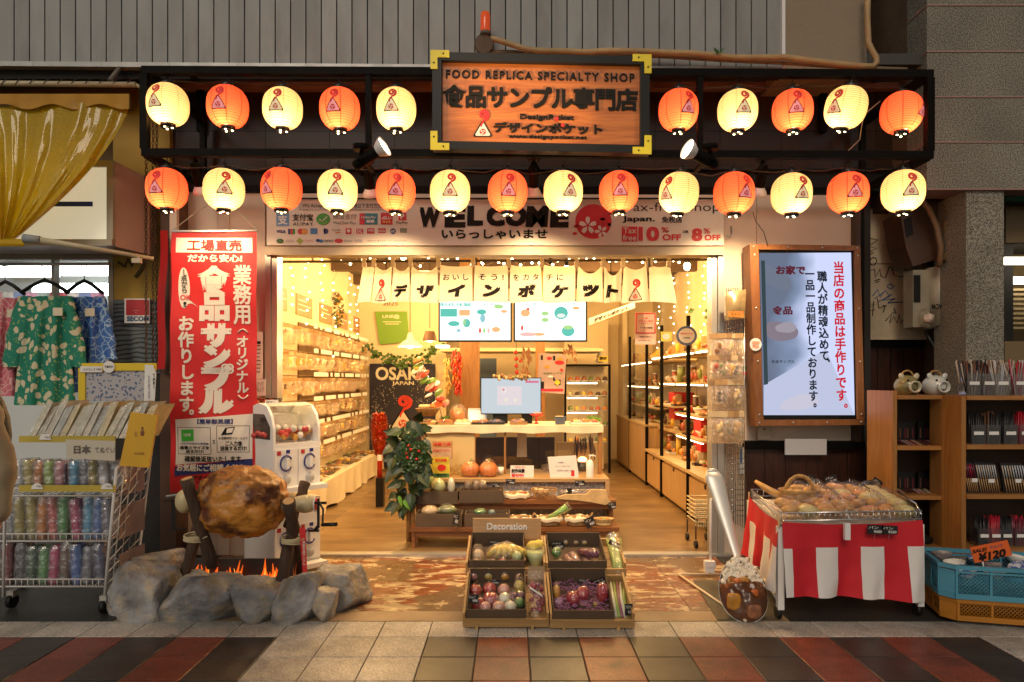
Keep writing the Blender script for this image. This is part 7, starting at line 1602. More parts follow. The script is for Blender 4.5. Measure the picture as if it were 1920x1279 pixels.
t=thing('capsule_sign','small white card with blue and red writing on the wire basket','sign',P(507,772,5.18));b=MB();b.box(PX(497,5.18),PX(521,5.18),5.18,5.184,PZ(770,5.18),PZ(750,5.18));b.build('card',M_paper,t);text('ガチャ',499,752,518,761,5.176,mat('teal_letter2',(.02,.2,.25),.5),t,.04);text('サンプル',500,763,518,769,5.176,M_red,t,.03)
#CAPSULE MACHINE (faces the doorway)
gmc=Vector((PX(530,5.05),5.12,0));ga=R(48)
gm=thing('capsule_machine','white two storey capsule toy machine between the banner and the entrance','vending machine',gmc)
GM=Matrix.Translation(gmc)@Matrix.Rotation(ga,4,'Z')
gm_k=1.0
def gbox(x0,x1,y0,y1,z0,z1,m,name,par=None):b=MB();b.box(x0,x1,y0,y1,z0,z1,0,GM);return b.build(name,m,par or gm)
W_,D_=.19,.26
for k,z in enumerate((.03,.60)):
 h=.50 if k==0 else .34
 gbox(-W_,W_,-D_*.62,D_,z,z+h,M_wplas,'lower_body' if k==0 else 'upper_body');
 zf=z+(.02 if k==0 else .0)
 for s_ in(-1,1):
  pn=gbox(s_*.095-.088,s_*.095+.088,-D_*.62-.008,-D_*.62-.001,zf+.03,zf+.30,M_wplas,'coin_panel')
  b=MB();c=GM@Vector((s_*.095,-D_*.62-.012,zf+.20));q3=GM.to_3x3();b.tube([c+q3@Vector((.045*math.cos(R(a)),0,.055*math.sin(R(a))))for a in range(30,331,20)],.006,6);b.build('dial_ring',mat('dial_navy',(.02,.03,.2),.4),pn)
  b=MB();b.obox(c+q3@Vector((0,-.01,0)),(.02,.03,.075),q3);b.build('dial_knob',M_wplas,pn)
  b=MB();b.lathe([(.035,0),(.03,-.015),(0,-.018)],GM@Vector((s_*.095-.0,-D_*.62-.009,zf+.08)),14,M=q3@Matrix.Rotation(R(-90),3,'X'));b.build('outlet',mat('grey_outlet',(.35,.35,.36),.4),pn)
  gbox(s_*.095-.07,s_*.095-.04,-D_*.62-.0105,-D_*.62-.0085,zf+.26,zf+.29,mat('dull_red',0),'sticker',pn);gbox(s_*.095+.0,s_*.095+.03,-D_*.62-.0105,-D_*.62-.0085,zf+.27,zf+.295,mat('dial_navy',0),'sticker',pn)
 b=MB();b.box(-W_,W_,-D_*.62-.10,-D_*.62-.009,z-.0+.002,z+.035,0,GM@Matrix.Rotation(0,4,'X'));b.build('delivery_tray',M_wplas,gm)
zt0=.94;b=MB();prof=[(-D_*.62,zt0),(-D_*.62,zt0+.11),(-D_*.5,zt0+.2),(-D_*.25,zt0+.27),(.05,zt0+.29),(.16,zt0+.26),(D_,zt0+.18),(D_,zt0)]
for s_ in(-1,1):
 vs=[GM@Vector((s_*W_,y,z))for y,z in prof];vs2=[GM@Vector((s_*(W_-.02),y,z))for y,z in prof];n=len(prof);b.add(vs+vs2,[list(range(n))if s_<0 else list(range(n))[::-1],[2*n-1-i for i in range(n)]if s_<0 else[n+i for i in range(n)]]+[(i,(i+1)%n,n+(i+1)%n,n+i)for i in range(n)])
b.build('end_cheek',M_wplas,gm)
for s_ in(-1,1):
 b=MB();pw=[(-.12,zt0+.03),(-.12,zt0+.12),(-.04,zt0+.21),(.16,zt0+.21),(.16,zt0+.03)];vs=[GM@Vector((s_*(W_+.002),y,z))for y,z in pw];b.add(vs,[list(range(5))if s_<0 else list(range(5))[::-1]]);b.build('side_window',mat('smoky_window',(.05,.03,.025),.12),gm)
 b=MB();rr=random.Random(3)
 for q in range(7):b.ell(GM@Vector((s_*(W_+.001),-.06+q*.03,zt0+.05+rr.random()*.03)),(.02,.02,.02),8,6)
 b.build('capsules_seen_in_window',mat('capsule_red',(.5,.06,.05),.25),gm)
b=MB();b.add([GM@Vector((s_*(W_-.021),y,z))for s_ in(-1,1)for y,z in prof[1:6]],[(i,i+1,5+i+1,5+i)for i in range(4)]);b.build('clear_cover',M_wrap,gm)
b=MB();pr_=prof[3:7]+[(D_,zt0)];b.add([GM@Vector((s_*(W_-.0205),y,z-.001))for s_ in(-1,1)for y,z in pr_],[(i,i+1,5+i+1,5+i)for i in range(4)]);b.build('roof_cover',M_wplas,gm)
gbox(-W_+.021,W_-.021,.1,.24,zt0+.001,zt0+.2,M_wplas,'hopper')
b=MB();rr=random.Random(8)
for q in range(26):b.ell(GM@Vector((rr.uniform(-.14,.14),rr.uniform(-.12,.08),zt0+.03+rr.random()*.08)),(.026,)*3,10,7,q%3)
o=b.build('capsules',[mat('capsule_red',0),M_wtray,mat('capsule_amber',(.6,.3,.05),.25)],gm);o['kind']='stuff'
#ROAST MEAT FIRE PIT
M_rock=mat('fake_rock',(.27,.268,.275),.6,var=.6,vs=9,bump=1.0,bs=40,rv=.12,col2=(.4,.32,.21),c2=(.46,.66))
M_log=mat('dark_bark',(.065,.035,.02),.8,var=.4,vs=12,bump=.9,bs=30,stretch=(3,3,.6));M_cut=mat('cut_wood',(.5,.3,.13),.6,var=.2)
fp=thing('fire_pit_prop','huge fake roast meat on a log spit over grey rocks and painted flames','food replica',P(440,1165,4.15))
def rock(x,y,w_,h_,Y,seed,d=.16,Y2=None):
 rr=random.Random(seed);pls=[]
 for q in range(6):
  n_=Vector((rr.choice((-1,1)),-rr.uniform(.3,1.2),rr.choice((-1,1))))+Vector((rr.gauss(0,.3),0,rr.gauss(0,.3)));pls.append((n_.normalized(),rr.uniform(.8,.98)))
 for ax in((0,0,1),(0,0,-1),(0,-1,.25),(0,1,0),(1,0,0),(-1,0,0)):n_=Vector(ax)+Vector((rr.gauss(0,.16),rr.gauss(0,.16),rr.gauss(0,.16)));pls.append((n_.normalized(),rr.uniform(.74,.82)))
 b=MB();c=P(x,y,Y)
 def fn(d_):
  ps=sorted(p_/max(1e-3,n_.dot(d_))for n_,p_ in pls if n_.dot(d_)>.05);r_=ps[0]if ps else 1
  r2=sum(1/(p_**40)for p_ in ps)**(-1/40);return min(1.25,r2)*(1+.05*noise.noise(d_*3+Vector((seed,0,0)))+.03*noise.noise(d_*8)+.018*noise.noise(d_*19))*1.16
 b.ell(c,(S(w_/2,Y),d,S(h_/2,Y)),64,44,fn=fn);return b.build('rock',M_rock,fp)
rock(288,1068,112,62,4.55,1);rock(238,1120,66,88,4.22,2,.14);rock(272,1116,108,100,4.12,3);rock(386,1122,138,90,4.1,4);rock(352,1100,70,50,4.3,14,.1);rock(420,1102,62,50,4.25,15,.1)
rock(487,1130,86,86,4.08,5,.14);rock(563,1124,76,96,4.08,6,.15);rock(610,1133,42,60,4.04,7,.09);rock(633,1108,98,92,4.3,8)
def pbox(x0,x1,y0,y1,Y0,Y1,m,name,par=fp):b=MB();b.box(PX(x0,Y0),PX(x1,Y0),Y0,Y1,PZ(y1,Y0),PZ(y0,Y0));return b.build(name,m,par)
pbox(345,550,1048,1120,4.55,4.57,mat('charcoal_board',(.025,.03,.032),.6),'back_panel');pbox(300,560,1130,1150,4.2,4.6,M_blk,'base')
b=MB();b.add([P(550,1052,4.55),P(556,1056,4.3),P(553,1110,4.3),P(548,1112,4.55)],[(0,1,2,3)]);b.build('orange_side',mat('orange_side',(.6,.16,.03),.5),fp)
M_fl=mat('flame_orange',(.75,.12,.01),.5,emit=(1,.14,.01),es=.8);M_fy=mat('flame_yellow',(.85,.4,.03),.5,emit=(1,.4,.05),es=1.0)
rr=random.Random(2)
for cx_,w_,top in((385,46,1057),(440,36,1062),(500,52,1060)):
 for lay_,(m,k,dy)in enumerate(((M_fl,1,0),(M_fy,.55,5))):
  for q in range(6):
   x=cx_+(q-2.5)*w_/6;h=(26+14*math.sin(q*2.3+cx_))*k;y0=1092;tip=y0-h-(6 if 1<q<5 else-6);ww=w_/9*(1 if k==1 else .6);sw=rr.uniform(-5,7);Yf=4.5-.012*lay_
   pts=[(x-ww,y0+8),(x-ww*1.1,y0-h*.3),(x-ww*.4+sw*.3,y0-h*.6),(x+sw,tip),(x+ww*.5+sw*.3,y0-h*.55),(x+ww*1.1,y0-h*.35),(x+ww,y0+8)]
   b=MB();b.prism([(PX(a,Yf),PZ(c_,Yf))for a,c_ in pts],Yf,Yf+.006);b.build('flame',m,fp)
YmT=4.3;M_meat=mat('roast_meat',(.55,.23,.035),.36,var=.5,vs=6,bump=.9,bs=34,col2=(.11,.028,.008),c2=(.46,.6))
mc=P(452,940,YmT);b=MB()
def meatfn(d_):
 n_=noise.noise(d_*1.6+Vector((3,1,0)))*.05+noise.noise(d_*3.5+Vector((0,7,0)))*.09+abs(noise.noise(d_*5.5))*-.06+noise.noise(d_*11)*.03
 return(1/(abs(d_.x)**2.5+abs(d_.y)**2.5+abs(d_.z)**2.5)**(1/2.5))*(1+n_)*(1-.06*(d_.x-.3)**2)*.96
b.ell(mc,(S(88,YmT),.25,S(68,YmT)),90,60,fn=meatfn,M=Matrix.Rotation(R(6),3,'Y'));meat=b.build('roast_meat',M_meat,fp)
M_bone=mat('bone_cream',(.55,.46,.26),.4,var=.12)
b=MB();b.lathe([(0,-.005),(.03,0),(.05,.02),(.058,.06),(.05,.1),(.04,.14),(.04,.25)],P(590,945,YmT),20,M=Vector((-1,0,0)).to_track_quat('Z','Y').to_matrix());b.ell(P(583,942,YmT),(.05,.05,.045),14,10);b.build('bone',M_bone,meat)
b=MB();b.ell(P(346,940,YmT),(.056,.055,.075),16,12);b.cyl(P(350,942,YmT),P(372,942,YmT),.04,seg=12);b.build('bone',M_bone,meat)
b=MB();b.cyl(P(591,945,YmT),P(593.5,945,YmT),.052,seg=20);eb=b.build('bone_end_disc',M_wplas,meat)
b=MB();q3=Vector((1,-.5,0)).to_track_quat('Z','Y').to_matrix()
b.tube([P(594.8,945,YmT-.01)+Vector((0,.034*math.cos(a),.034*math.sin(a)))for a in[q*.6 for q in range(9)]],.006,5);b.build('red_mark',M_red,eb)
def log(x0,y0,Y0_,x1,y1,Y1_,r0,name='log_post'):
 a,c_=P(x0,y0,Y0_),P(x1,y1,Y1_);b=MB();n=8;pts=[a.lerp(c_,i/n)+Vector((nz(a*3+Vector((i,0,0)))*.012,0,0))for i in range(n+1)];b.tube(pts,[r0*(1+.08*math.sin(i*1.7))for i in range(n+1)],14);o=b.build(name,M_log,fp)
 d=(c_-a).normalized();b=MB();b.cyl(c_,c_+d*.004,r0*.85,seg=14);b.build('cut_end',M_cut,o);return o
log(398,1062,4.2,350,898,4.08,.037);log(338,1110,4.3,378,960,4.35,.034);log(568,1085,4.45,541,940,4.12,.038);log(520,1112,4.15,552,985,4.25,.036);log(540,990,4.35,573,905,4.5,.034)
for x,y in((366,1008),(548,1012)):
 b=MB();
 for q in range(5):c_=P(x,y-5+q*2.6,4.17);b.tube([c_+Vector((.064*math.cos(a),.06*math.sin(a),.006*math.sin(a+q)))for a in[i*.6283 for i in range(10)]],.0055,5,closed=True)
 b.tube([P(x+14,y+2,4.1),P(x+22,y-2,4.08)],.004,4);b.build('rope_binding',mat('pale_rope',(.5,.42,.25),.8),fp)
M_iron=mat('black_iron',(.012,.011,.01),.4,.5)
b=MB();b.cyl(P(590,943,4.2),P(612,943,4.2),.008,seg=8);b.box(PX(597,4.2)-.006,PX(597,4.2)+.006,4.19,4.21,PZ(990,4.2),PZ(935,4.2));b.tube([P(600,945,4.19),P(606,955,4.17),P(605,982,4.15),P(607,984,4.14)],.007,6);b.box(PX(578,4.2),PX(598,4.2),4.19,4.21,PZ(997,4.2),PZ(993,4.2));b.tube([P(598,985,4.2),P(590,995,4.2)],.012,6);cr=b.build('crank',M_iron,fp)
b=MB();b.cyl(P(604,984,4.14),P(631,983,4.1),.011,.012,10);b.build('handle_grip',M_blk,cr)
b=MB();b.box(PX(323,4.3),PX(329,4.3),4.29,4.31,PZ(990,4.3),PZ(937,4.3));b.box(PX(308,4.3),PX(332,4.3),4.29,4.31,PZ(940,4.3),PZ(938,4.3));b.box(PX(323,4.3),PX(350,4.3),4.29,4.31,PZ(993,4.3),PZ(990,4.3));b.build('left_bracket',M_iron,fp)
b=MB();b.cyl(P(577,1172,4.0),P(577,1172,4.03),.024,seg=14);b.build('castor',mat('clear_castor',(.3,.28,.25),.3),fp)
t=thing('narrow_red_card','narrow red and white paper card leaning against the right log','card',P(572,1070,4.15));b=MB();b.prism([(PX(x,4.15),PZ(y,4.15))for x,y in((563,990),(574,990),(577,1076),(570,1079))],4.13,4.14);b.build('card',M_red,t);text('高\n級\n食\n品\nサ\nン\nプ\nル',567,1014,573,1060,4.127,M_bw,t,.02)
#STEPPED FRUIT CRATES
def tilt_frame(cx_,yb,yt,Yf,Yb_,x0,x1):
 return None
M_cr=wood('crate_wood',(.48,.30,.12),(.34,.19,.07),.55,'X',2.2)
def tray_crate(label,x0f,x1f,yf,Yf,x0b,x1b,yb,Yb_,hf=.05,gp='stepped wooden produce crates'):
 """tilted crate: floor from the front edge (yf at Yf) up to the back edge (yb at Yb)"""
 A,B_,C2,D2=P(x0f,yf,Yf),P(x1f,yf,Yf),P(x1b,yb,Yb_),P(x0b,yb,Yb_)
 t=thing('wooden_crate',label,'crate',((A.x+B_.x)/2,Yf,A.z),gp)
 ux=(B_-A).normalized();uy=(D2-A);uy=(uy-ux*uy.dot(ux));dl=uy.length;uy.normalize();uz=ux.cross(uy);w_=(B_-A).length
 T=Matrix(((ux.x,uy.x,uz.x,A.x),(ux.y,uy.y,uz.y,A.y),(ux.z,uy.z,uz.z,A.z),(0,0,0,1)))
 def bx(*a,m=M_cr,name='plank',par=t):b=MB();b.box(*a,0,T);return b.build(name,m,par)
 for q in range(4):bx(.014,w_-.014,.016+q*(dl-.03)/4,.012+(q+1)*(dl-.03)/4,0,.01,name='floor_slat')
 bx(0,w_,0,.013,0,hf,name='front_board');bx(0,w_,dl-.013,dl,0,.06,name='back_board');bx(0,.013,.0135,dl-.0135,0,.085,name='side_board');bx(w_-.013,w_,.0135,dl-.0135,0,.085,name='side_board')
 for xx in(.07,w_-.1):b=MB();c_=T@Vector((xx,.06,0));b.box(c_.x,c_.x+.016,c_.y-.07,c_.y+.08,0 if A.z<.1 else A.z-.09,c_.z-.002);b.build('support',M_cr,t)
 return t,T,w_,dl
def inner_box(T,x0,x1,y0,y1,h,label):
 t=thing('produce_box',label,'box',T@Vector(((x0+x1)/2,y0,.012)));e=.006
 for nm,a in(('front_side',(x0,x1,y0,y0+e)),('back_side',(x0,x1,y1-e,y1)),('left_side',(x0,x0+e,y0+e,y1-e)),('right_side',(x1-e,x1,y0+e,y1-e))):b=MB();b.box(*a,.012,.012+h*(1.15 if nm=='back_side' else 1),0,T);b.build(nm,M_card,t)
 b=MB();b.box(x0+e,x1-e,y0+e,y1-e,.012,.016,0,T);b.build('base',M_card,t)
TL=tray_crate('lower left wooden crate of apples and peaches on the tiled pavement',868,1029,1176,3.86,872,1024,1093,4.27)
TR=tray_crate('lower right wooden crate of peppers and aubergines on the tiled pavement',1031,1190,1178,3.85,1028,1182,1093,4.27)
UL=tray_crate('upper left wooden crate of bananas and pears behind the apple crate',873,1023,1080,4.29,877,1018,1024,4.68)
UR=tray_crate('upper right wooden crate of sausages and celery behind the pepper crate',1024,1174,1081,4.29,1023,1168,1024,4.68)
for(T_,w_,dl,f,l_,h)in((TL[1],TL[2],TL[3],.74,'brown box of apples and peaches in the lower left crate',.09),(TR[1],TR[2],TR[3],.76,'brown box of peppers on purple shreds in the lower right crate',.09),(UL[1],UL[2],UL[3],.74,'brown box of bananas and pears in the upper left crate',.085),(UR[1],UR[2],UR[3],.76,'brown box of wrapped sausages in the upper right crate',.085)):
 inner_box(T_,.018,w_*f,.018,dl-.016,h,l_)
M_app=mat('apple_red',(.5,.04,.03),.25,var=.3,vs=25,col2=(.6,.3,.1),c2=(.55,.75));M_pch=mat('peach_pink',(.7,.3,.28),.4,var=.2,vs=20,col2=(.75,.5,.35),c2=(.4,.65));M_ong=mat('orange_fruit',(.7,.33,.03),.35,bump=.2,bs=150);M_pear=mat('pear_yellow',(.6,.45,.1),.35,var=.25,vs=30)
M_grn=mat('lime_green',(.1,.25,.04),.3,var=.2,vs=20);M_purp=mat('fig_purple',(.16,.05,.1),.35,var=.3,vs=20);M_ylp=mat('banana_yellow',(.72,.52,.08),.4,var=.1,vs=20);M_aub=mat('aubergine',(.14,.01,.05),.2);M_redp=mat('pepper_red',(.4,.01,.02),.15);M_saus=mat('sausage_pink',(.4,.2,.18),.35,var=.5,vs=30);M_net=glassy('pink_foam_net',(.95,.75,.78),gloss=.05,film=.35)
applef=lambda d:1-.22*max(0,abs(d.z)-.75)*4*(abs(d.z)-.75)*4*.25
pearf=lambda d:(1 if d.z<0 else 1-.38*d.z)
def fruit(name,x,y,Y,r_,m,label,net=False,fn=applef,sq=1,stem=None,film=True):
 o=wrapped(name,P(x,y,Y),(S(r_,Y),S(r_,Y),S(r_*sq,Y)),m,label,name.replace('_',' '),fn=fn,wrap=film,stem=stem)
 if net:b=MB();b.ell(P(x,y+1,Y),(S(r_*1.06,Y),S(r_*1.06,Y),S(r_*1.0*sq,Y)),14,6);o2=b.build('foam_net',M_net,o)
 return o
brn=mat('fruit_stem',(.1,.05,.02),.7)
for a in(('apple',891,1108,4.14,13,M_app,'red yellow apple at the back left of the lower left box',False),('apple',918,1105,4.16,13,M_app,'bright red apple at the back of the lower left box, second from left',False),('peach',945,1107,4.14,12,M_pch,'pink peach at the back of the lower left box beside the pear',False),('apple',920,1124,4.04,14,M_app,'large red apple in a foam net in the centre of the lower left box',True),('apple',896,1132,4.0,13,M_app,'dark red apple behind the black tag in the lower left box',False),('peach',910,1139,3.96,11,M_pch,'pink peach at the front left of the lower left box',True),('peach',935,1139,3.96,12,M_pch,'pale peach at the front middle of the lower left box',False),('onion',946,1123,4.04,12,M_rad,'white turnip in the middle of the lower left box',False),('garlic',957,1136,3.98,13,M_rad,'white garlic bulb at the front of the lower left box',False),('lime',974,1130,4.0,10,M_grn,'dark green lime at the front right of the lower left box',False),('fig',962,1117,4.06,10,M_purp,'left purple fig below the pear',False),('fig',977,1116,4.06,9,M_purp,'right purple fig below the pear',False)):
 fruit(*a[:7],net=a[7],stem=brn if 'apple' in a[0]else None,fn=pearf if a[0]in('fig','garlic')else applef)
fruit('pear',974,1098,4.16,11,M_pear,'tall yellow pear at the back right of the lower left box',fn=pearf,sq=1.45,stem=brn)
for x,m,l_,n_ in((888,M_pch,'pink netted peach on the step between the left crates',1),(916,M_pear,'yellow mango on the step between the left crates',0),(947,M_ong,'orange on the step between the left crates, left of its twin',0),(974,M_ong,'netted orange on the step between the left crates, rightmost fruit',1)):fruit('orange' if m is M_ong else('peach' if n_ else 'mango'),x,1077,4.26,11.5,m,l_,net=bool(n_))
fruit('papaya',896,1044,4.5,14,mat('papaya_cream',(.65,.48,.32),.4),'large pale papaya standing at the left of the upper left box',fn=pearf,sq=1.6);fruit('papaya',893,1058,4.4,12,mat('papaya_cream',0),'pale papaya lying in front of the large one',fn=pearf,sq=1.2)
t=thing('banana_bunch','bunch of yellow bananas in the upper left crate','bananas',P(945,1045,4.45))
for q in range(6):
 a0=P(944+q*3,1020,4.52);sp_x=(q-2.2)*13;b=MB();pts=[]
 for i in range(9):u=i/8;pts.append(P(944+q*2+sp_x*math.sin(u*1.5),1021+22*u**1.0+(6 if q in(0,5)else 9)*u*u,4.52-.1*math.sin(u*3)))
 b.tube(pts,[.006,.012,.017,.019,.02,.019,.017,.012,.004],7);b.build('banana',M_ylp,t)
b=MB();b.ell(P(945,1038,4.44),(S(34,4.44),.08,S(22,4.44)),16,10,fn=lambda d:1+.15*noise.noise(d*4));b.build('film',M_wrap,t)
for x,y,m,l_ in((921,1058,M_purp,'dark plum left under the bananas'),(942,1056,M_redp,'dark red plum in the middle under the bananas'),(966,1056,M_purp,'dark plum right under the bananas'),(970,1044,M_pal2,'pale green pear at the right end of the upper left box')):fruit('plum' if m is not M_pal2 else 'pear',x,y,4.38,10,m,l_)
t=thing('bagged_greens','bag of yellow paprika and leafy greens at the right of the upper left crate','vegetables',P(1004,1050,4.45))
b=MB();b.ell(P(1000,1024,4.5),(.045,.04,.035),12,8);b.ell(P(1010,1022,4.52),(.04,.04,.035),12,8);b.build('paprika',M_ylp,t);b=MB();b.lathe([(.01,-.09),(.05,0),(.06,.05),(0,.04)],P(1004,1048,4.42),12);b.build('greens',M_pal2,t);b=MB();b.lathe([(.015,-.1),(.06,0),(.07,.06),(.06,.09)],P(1004,1048,4.41),14);b.build('bag',M_wrap,t)
t=thing('grape_bag','clear hanging bag of red grapes in the right bay of the lower left crate','grapes',P(1006,1158,3.95));rr=random.Random(21)
for q in range(34):b=MB();b.ell(P(1006+rr.uniform(-12,12),1095+rr.uniform(0,62)**1.0,4.05+rr.uniform(-.02,.03)-.1*q/34),(.0145,)*3,8,6);b.build('grape',mat('grape_red',(.3,.03,.06),.25,rv=.3),t)
b=MB();b.sheet(lambda u,v:P(1006+(u-.5)*36*(1-.2*v),1070+v*90,4.05-.02-.12*v-.03*math.sin(math.pi*u)),10,10);b.build('bag',M_wrap,t);b=MB();b.sheet(lambda u,v:P(991+u*24+v*3,1098+u*16+v*6,3.93),2,2);b.build('white_label',M_paper,t);b=MB();b.sheet(lambda u,v:P(990+u*30,1062+v*24,4.1-.02*v),3,3);b.build('header_card',mat('kraft_card',(.35,.23,.12),.7),t)
for k,(x0,y0,x1,y1)in enumerate(((1060,1042,1078,1065),(1070,1036,1086,1060),(1094,1042,1108,1066),(1112,1048,1126,1068),(1084,1034,1122,1040))):
 t=thing('wrapped_sausage',f'wrapped pink purple sausage in the upper right box, {ordw[k]} from left' if k<4 else 'dark purple aubergine lying across the back of the upper right box','sausage' if k<4 else 'aubergine',P(x1,y1,4.4));a,c_=P(x0,y0,4.52),P(x1,y1,4.38);
 b=MB();b.tube([a,a.lerp(c_,.1),a.lerp(c_,.3),a.lerp(c_,.7),a.lerp(c_,.93),c_],[.008,.022,.028,.03,.022,.006],12);b.build('body',M_saus if k<4 else M_aub,t);b=MB();b.tube([a,a.lerp(c_,.1),a.lerp(c_,.9),c_+(c_-a)*.05],[.012,.028,.035,.01],10);b.build('film',M_wrap,t)
for x,y,m,r_,l_ in((1044,1036,M_grn,10,'brown green kiwi at the back left of the upper right box'),(1047,1056,M_on,9,'small onion at the front left of the upper right box'),(1050,1067,M_rad,9,'white egg shaped turnip at the front left of the upper right box')):fruit('vegetable',x,y,4.42,r_,m,l_)
for k,x in enumerate((1060,1080,1096)):fruit('garlic',x,1016,4.66,6,M_on,f'small garlic head peeping over the upper right crate, {ordw[k]} from left',fn=pearf)
t=thing('celery_bundle','long wrapped green celery bundle standing at the right of the upper right crate','celery',P(1160,1080,4.3))
for q in range(6):b=MB();b.tube([P(1153+q*3.2,1084,4.28),P(1150+q*3,1050,4.42),P(1138+q*5,1010,4.6+.01*q)],[.012,.013,.008],7);b.build('stalk',mat('celery_green',(.35,.48,.12),.35,rv=.2),t)
b=MB();b.tube([P(1162,1086,4.26),P(1158,1050,4.4),P(1149,1008,4.58)],[.03,.045,.05],10);b.build('film',M_wrap,t)
b=MB();rr=random.Random(23)
for q in range(300):
 a=rr.random()*6.28;p=P(rr.uniform(1046,1138),rr.uniform(1096,1136),4.0);p=TR[1]@Vector((rr.uniform(.05,TR[2]*.72),rr.uniform(.04,TR[3]-.04),rr.uniform(.02,.055)));b.tube([p,p+Vector((.02*math.cos(a),.02*math.sin(a),.006)),p+Vector((.03*math.cos(a+.8),.03*math.sin(a+.8),0))],.0022,3)
tag(b.build('purple_shreds',mat('purple_paper_shred',(.42,.16,.36),.6),loc=P(1090,1110,4.1)),'curly purple paper shreds filling the lower right box','paper shreds',kind='stuff')
for x,y,r_,m,l_,sq,fn in((1075,1122,14,M_redp,'dark red round onion left of the paprika pair',1,applef),(1093,1113,13,M_redp,'dark red onion behind the paprika in the lower right box',1,applef),(1130,1112,12,M_redp,'tall red paprika in its bag at the right of the lower right box',1.6,applef),(1047,1129,12,mat('turnip_violet',(.5,.25,.4),.35),'pink violet turnip in a net at the left of the lower right box',.9,applef),(1096,1132,11,M_pch,'pink yam at the front of the lower right box',.9,applef),(1117,1135,8,M_ylp,'yellow mini paprika at the front of the lower right box',.9,applef),(1044,1108,7,M_ong,'orange white carrot standing at the left of the lower right box',2.4,pearf)):fruit('vegetable',x,y,4.05,r_,m,l_,sq=sq,fn=fn)
t=thing('asparagus_bag','bags of asparagus and burdock in the right bay of the lower right crate','vegetables',P(1165,1150,3.95))
for q in range(5):b=MB();b.tube([P(1155+q*6,1158,3.92),P(1150+q*5,1125,4.05),P(1145+q*6,1092,4.22)],[.011,.011,.006],7);b.build('stalk',[M_rad,mat('celery_green',0),mat('asparagus_purple',(.3,.12,.16),.4)][q%3],t)
price_tag(927,1019,4.6,20,11,'black tag at the back of the upper left box','アボカド ¥980');price_tag(936,1061,4.3,25,14,'black tag hanging at the front of the upper left box','プラム ¥980');price_tag(925,1090,4.24,25,12,'tilted black tag above the red apples','オレンジ ¥980',tilt=3);price_tag(888,1123,3.93,19,16,'black tag standing in front of the dark red apple','りんご ¥980');price_tag(1046,1022,4.6,23,14,'black tag at the left rear of the upper right box','ソーセージ ¥680')
price_tag(1097,1092,4.24,28,15,'black tag in the middle above the purple shreds','パプリカレッド ¥580');price_tag(1126,1090,4.2,27,12,'slanted black tag right of the middle one above the purple shreds','ソーセージ ¥980',tilt=-18);price_tag(1152,1020,4.5,22,9,'slanted black tag on top of the celery bundle','セロリ ¥780',tilt=25);price_tag(1179,1143,3.9,15,22,'upright black tag at the right end of the lower right crate','アスパラ ¥1,480')
YD=4.66;t=thing('decoration_sign','pale wooden sign reading Decoration in white above the fruit crates','sign',P(950,1011,YD));M_dec=wood('pale_sign_wood',(.62,.38,.19),(.5,.28,.12),.5,'X',2.4)
b=MB();b.box(PX(886.5,YD),PX(1014.5,YD),YD,YD+.012,PZ(1011,YD),PZ(972,YD));b.build('board',M_dec,t)
M_w3=mat('raised_white',(.92,.9,.85),.5);text('Decoration',913,981,988,993.5,YD-.006,M_w3,t,.025,thick=.004);text('装飾サンプル',931,998,972,1006,YD-.005,M_w3,t,.03,thick=.004)
for x in(898,986):b=MB();b.box(PX(x,YD),PX(x+5,YD),YD+.0,YD+.03,PZ(1020,YD),PZ(1010.5,YD));b.build('clip',M_wrap,t)
#GIANT CURRY SPOON
M_sil=mat('brushed_aluminium',(.8,.75,.67),.42,.55,var=.12,vs=8)
gs=thing('giant_spoon','giant silver spoon of curry rice leaning on a stand, bowl on the ground','food replica',P(1395,1170,4.0))
sp0,sp1,sp2=P(1338,880,4.42),P(1382,1046,4.2),P(1396,1112,4.08)
b=MB();n=16;pts=[];hw=[]
for i in range(n+1):
 u=i/n;c_=P(1336+(1384-1336)*u,884+(1050-884)*u,4.42-.22*u);pts.append(c_);hw.append(S(19.5*(math.sin(min(1,u*6+.4)*1.57))*(1-.66*u**.9),c_.y))
ring_=[]
for i,c_ in enumerate(pts):
 for k in range(16):a=k*6.283/16;ring_.append(c_+Vector((hw[i]*math.cos(a),hw[i]*.42*math.sin(a),0)))
fs=[(i*16+k,i*16+(k+1)%16,(i+1)*16+(k+1)%16,(i+1)*16+k)for i in range(n)for k in range(16)]+[tuple(range(15,-1,-1))]
b.add(ring_,fs,0,True);b.ell(pts[0],(hw[0]*.98,hw[0]*.4,hw[0]*.55),16,8);b.build('handle',M_sil,gs)
ax=(P(1400,1166,3.98)-P(1384,1048,4.2));bc=(P(1400,1166,3.98)+P(1384,1048,4.2))/2;L_=ax.length/2;axn=ax.normalized();sx_=Vector((1,0,0));sx_=(sx_-axn*sx_.dot(axn)).normalized();nrm=axn.cross(sx_);nrm=-nrm if nrm.y>0 else nrm
WB=S(43,4.1)
def egg(a):return(math.cos(a)*L_*1.02,math.sin(a)*WB*(1.0+.16*math.cos(a)))
b=MB();vs=[];K=36
for j,(f_,dp)in enumerate(((1.0,0),(1.03,.004),(.9,-.05),(.6,-.09),(.2,-.105))):
 for k in range(K):p_,q_=egg(k*6.283/K);vs.append(bc+axn*p_*f_+sx_*q_*f_+nrm*dp)
fs=[(j*K+k,j*K+(k+1)%K,(j+1)*K+(k+1)%K,(j+1)*K+k)for j in range(4)for k in range(K)];b.add(vs,fs,0,True);b.f.append([4*K+k for k in range(K)]);b.m.append(0);b.s.append(False);b.build('bowl',M_sil,gs)
b=MB();M_rice=mat('rice_white',(.82,.74,.6),.35,rv=.06);rr=random.Random(11);grain=None
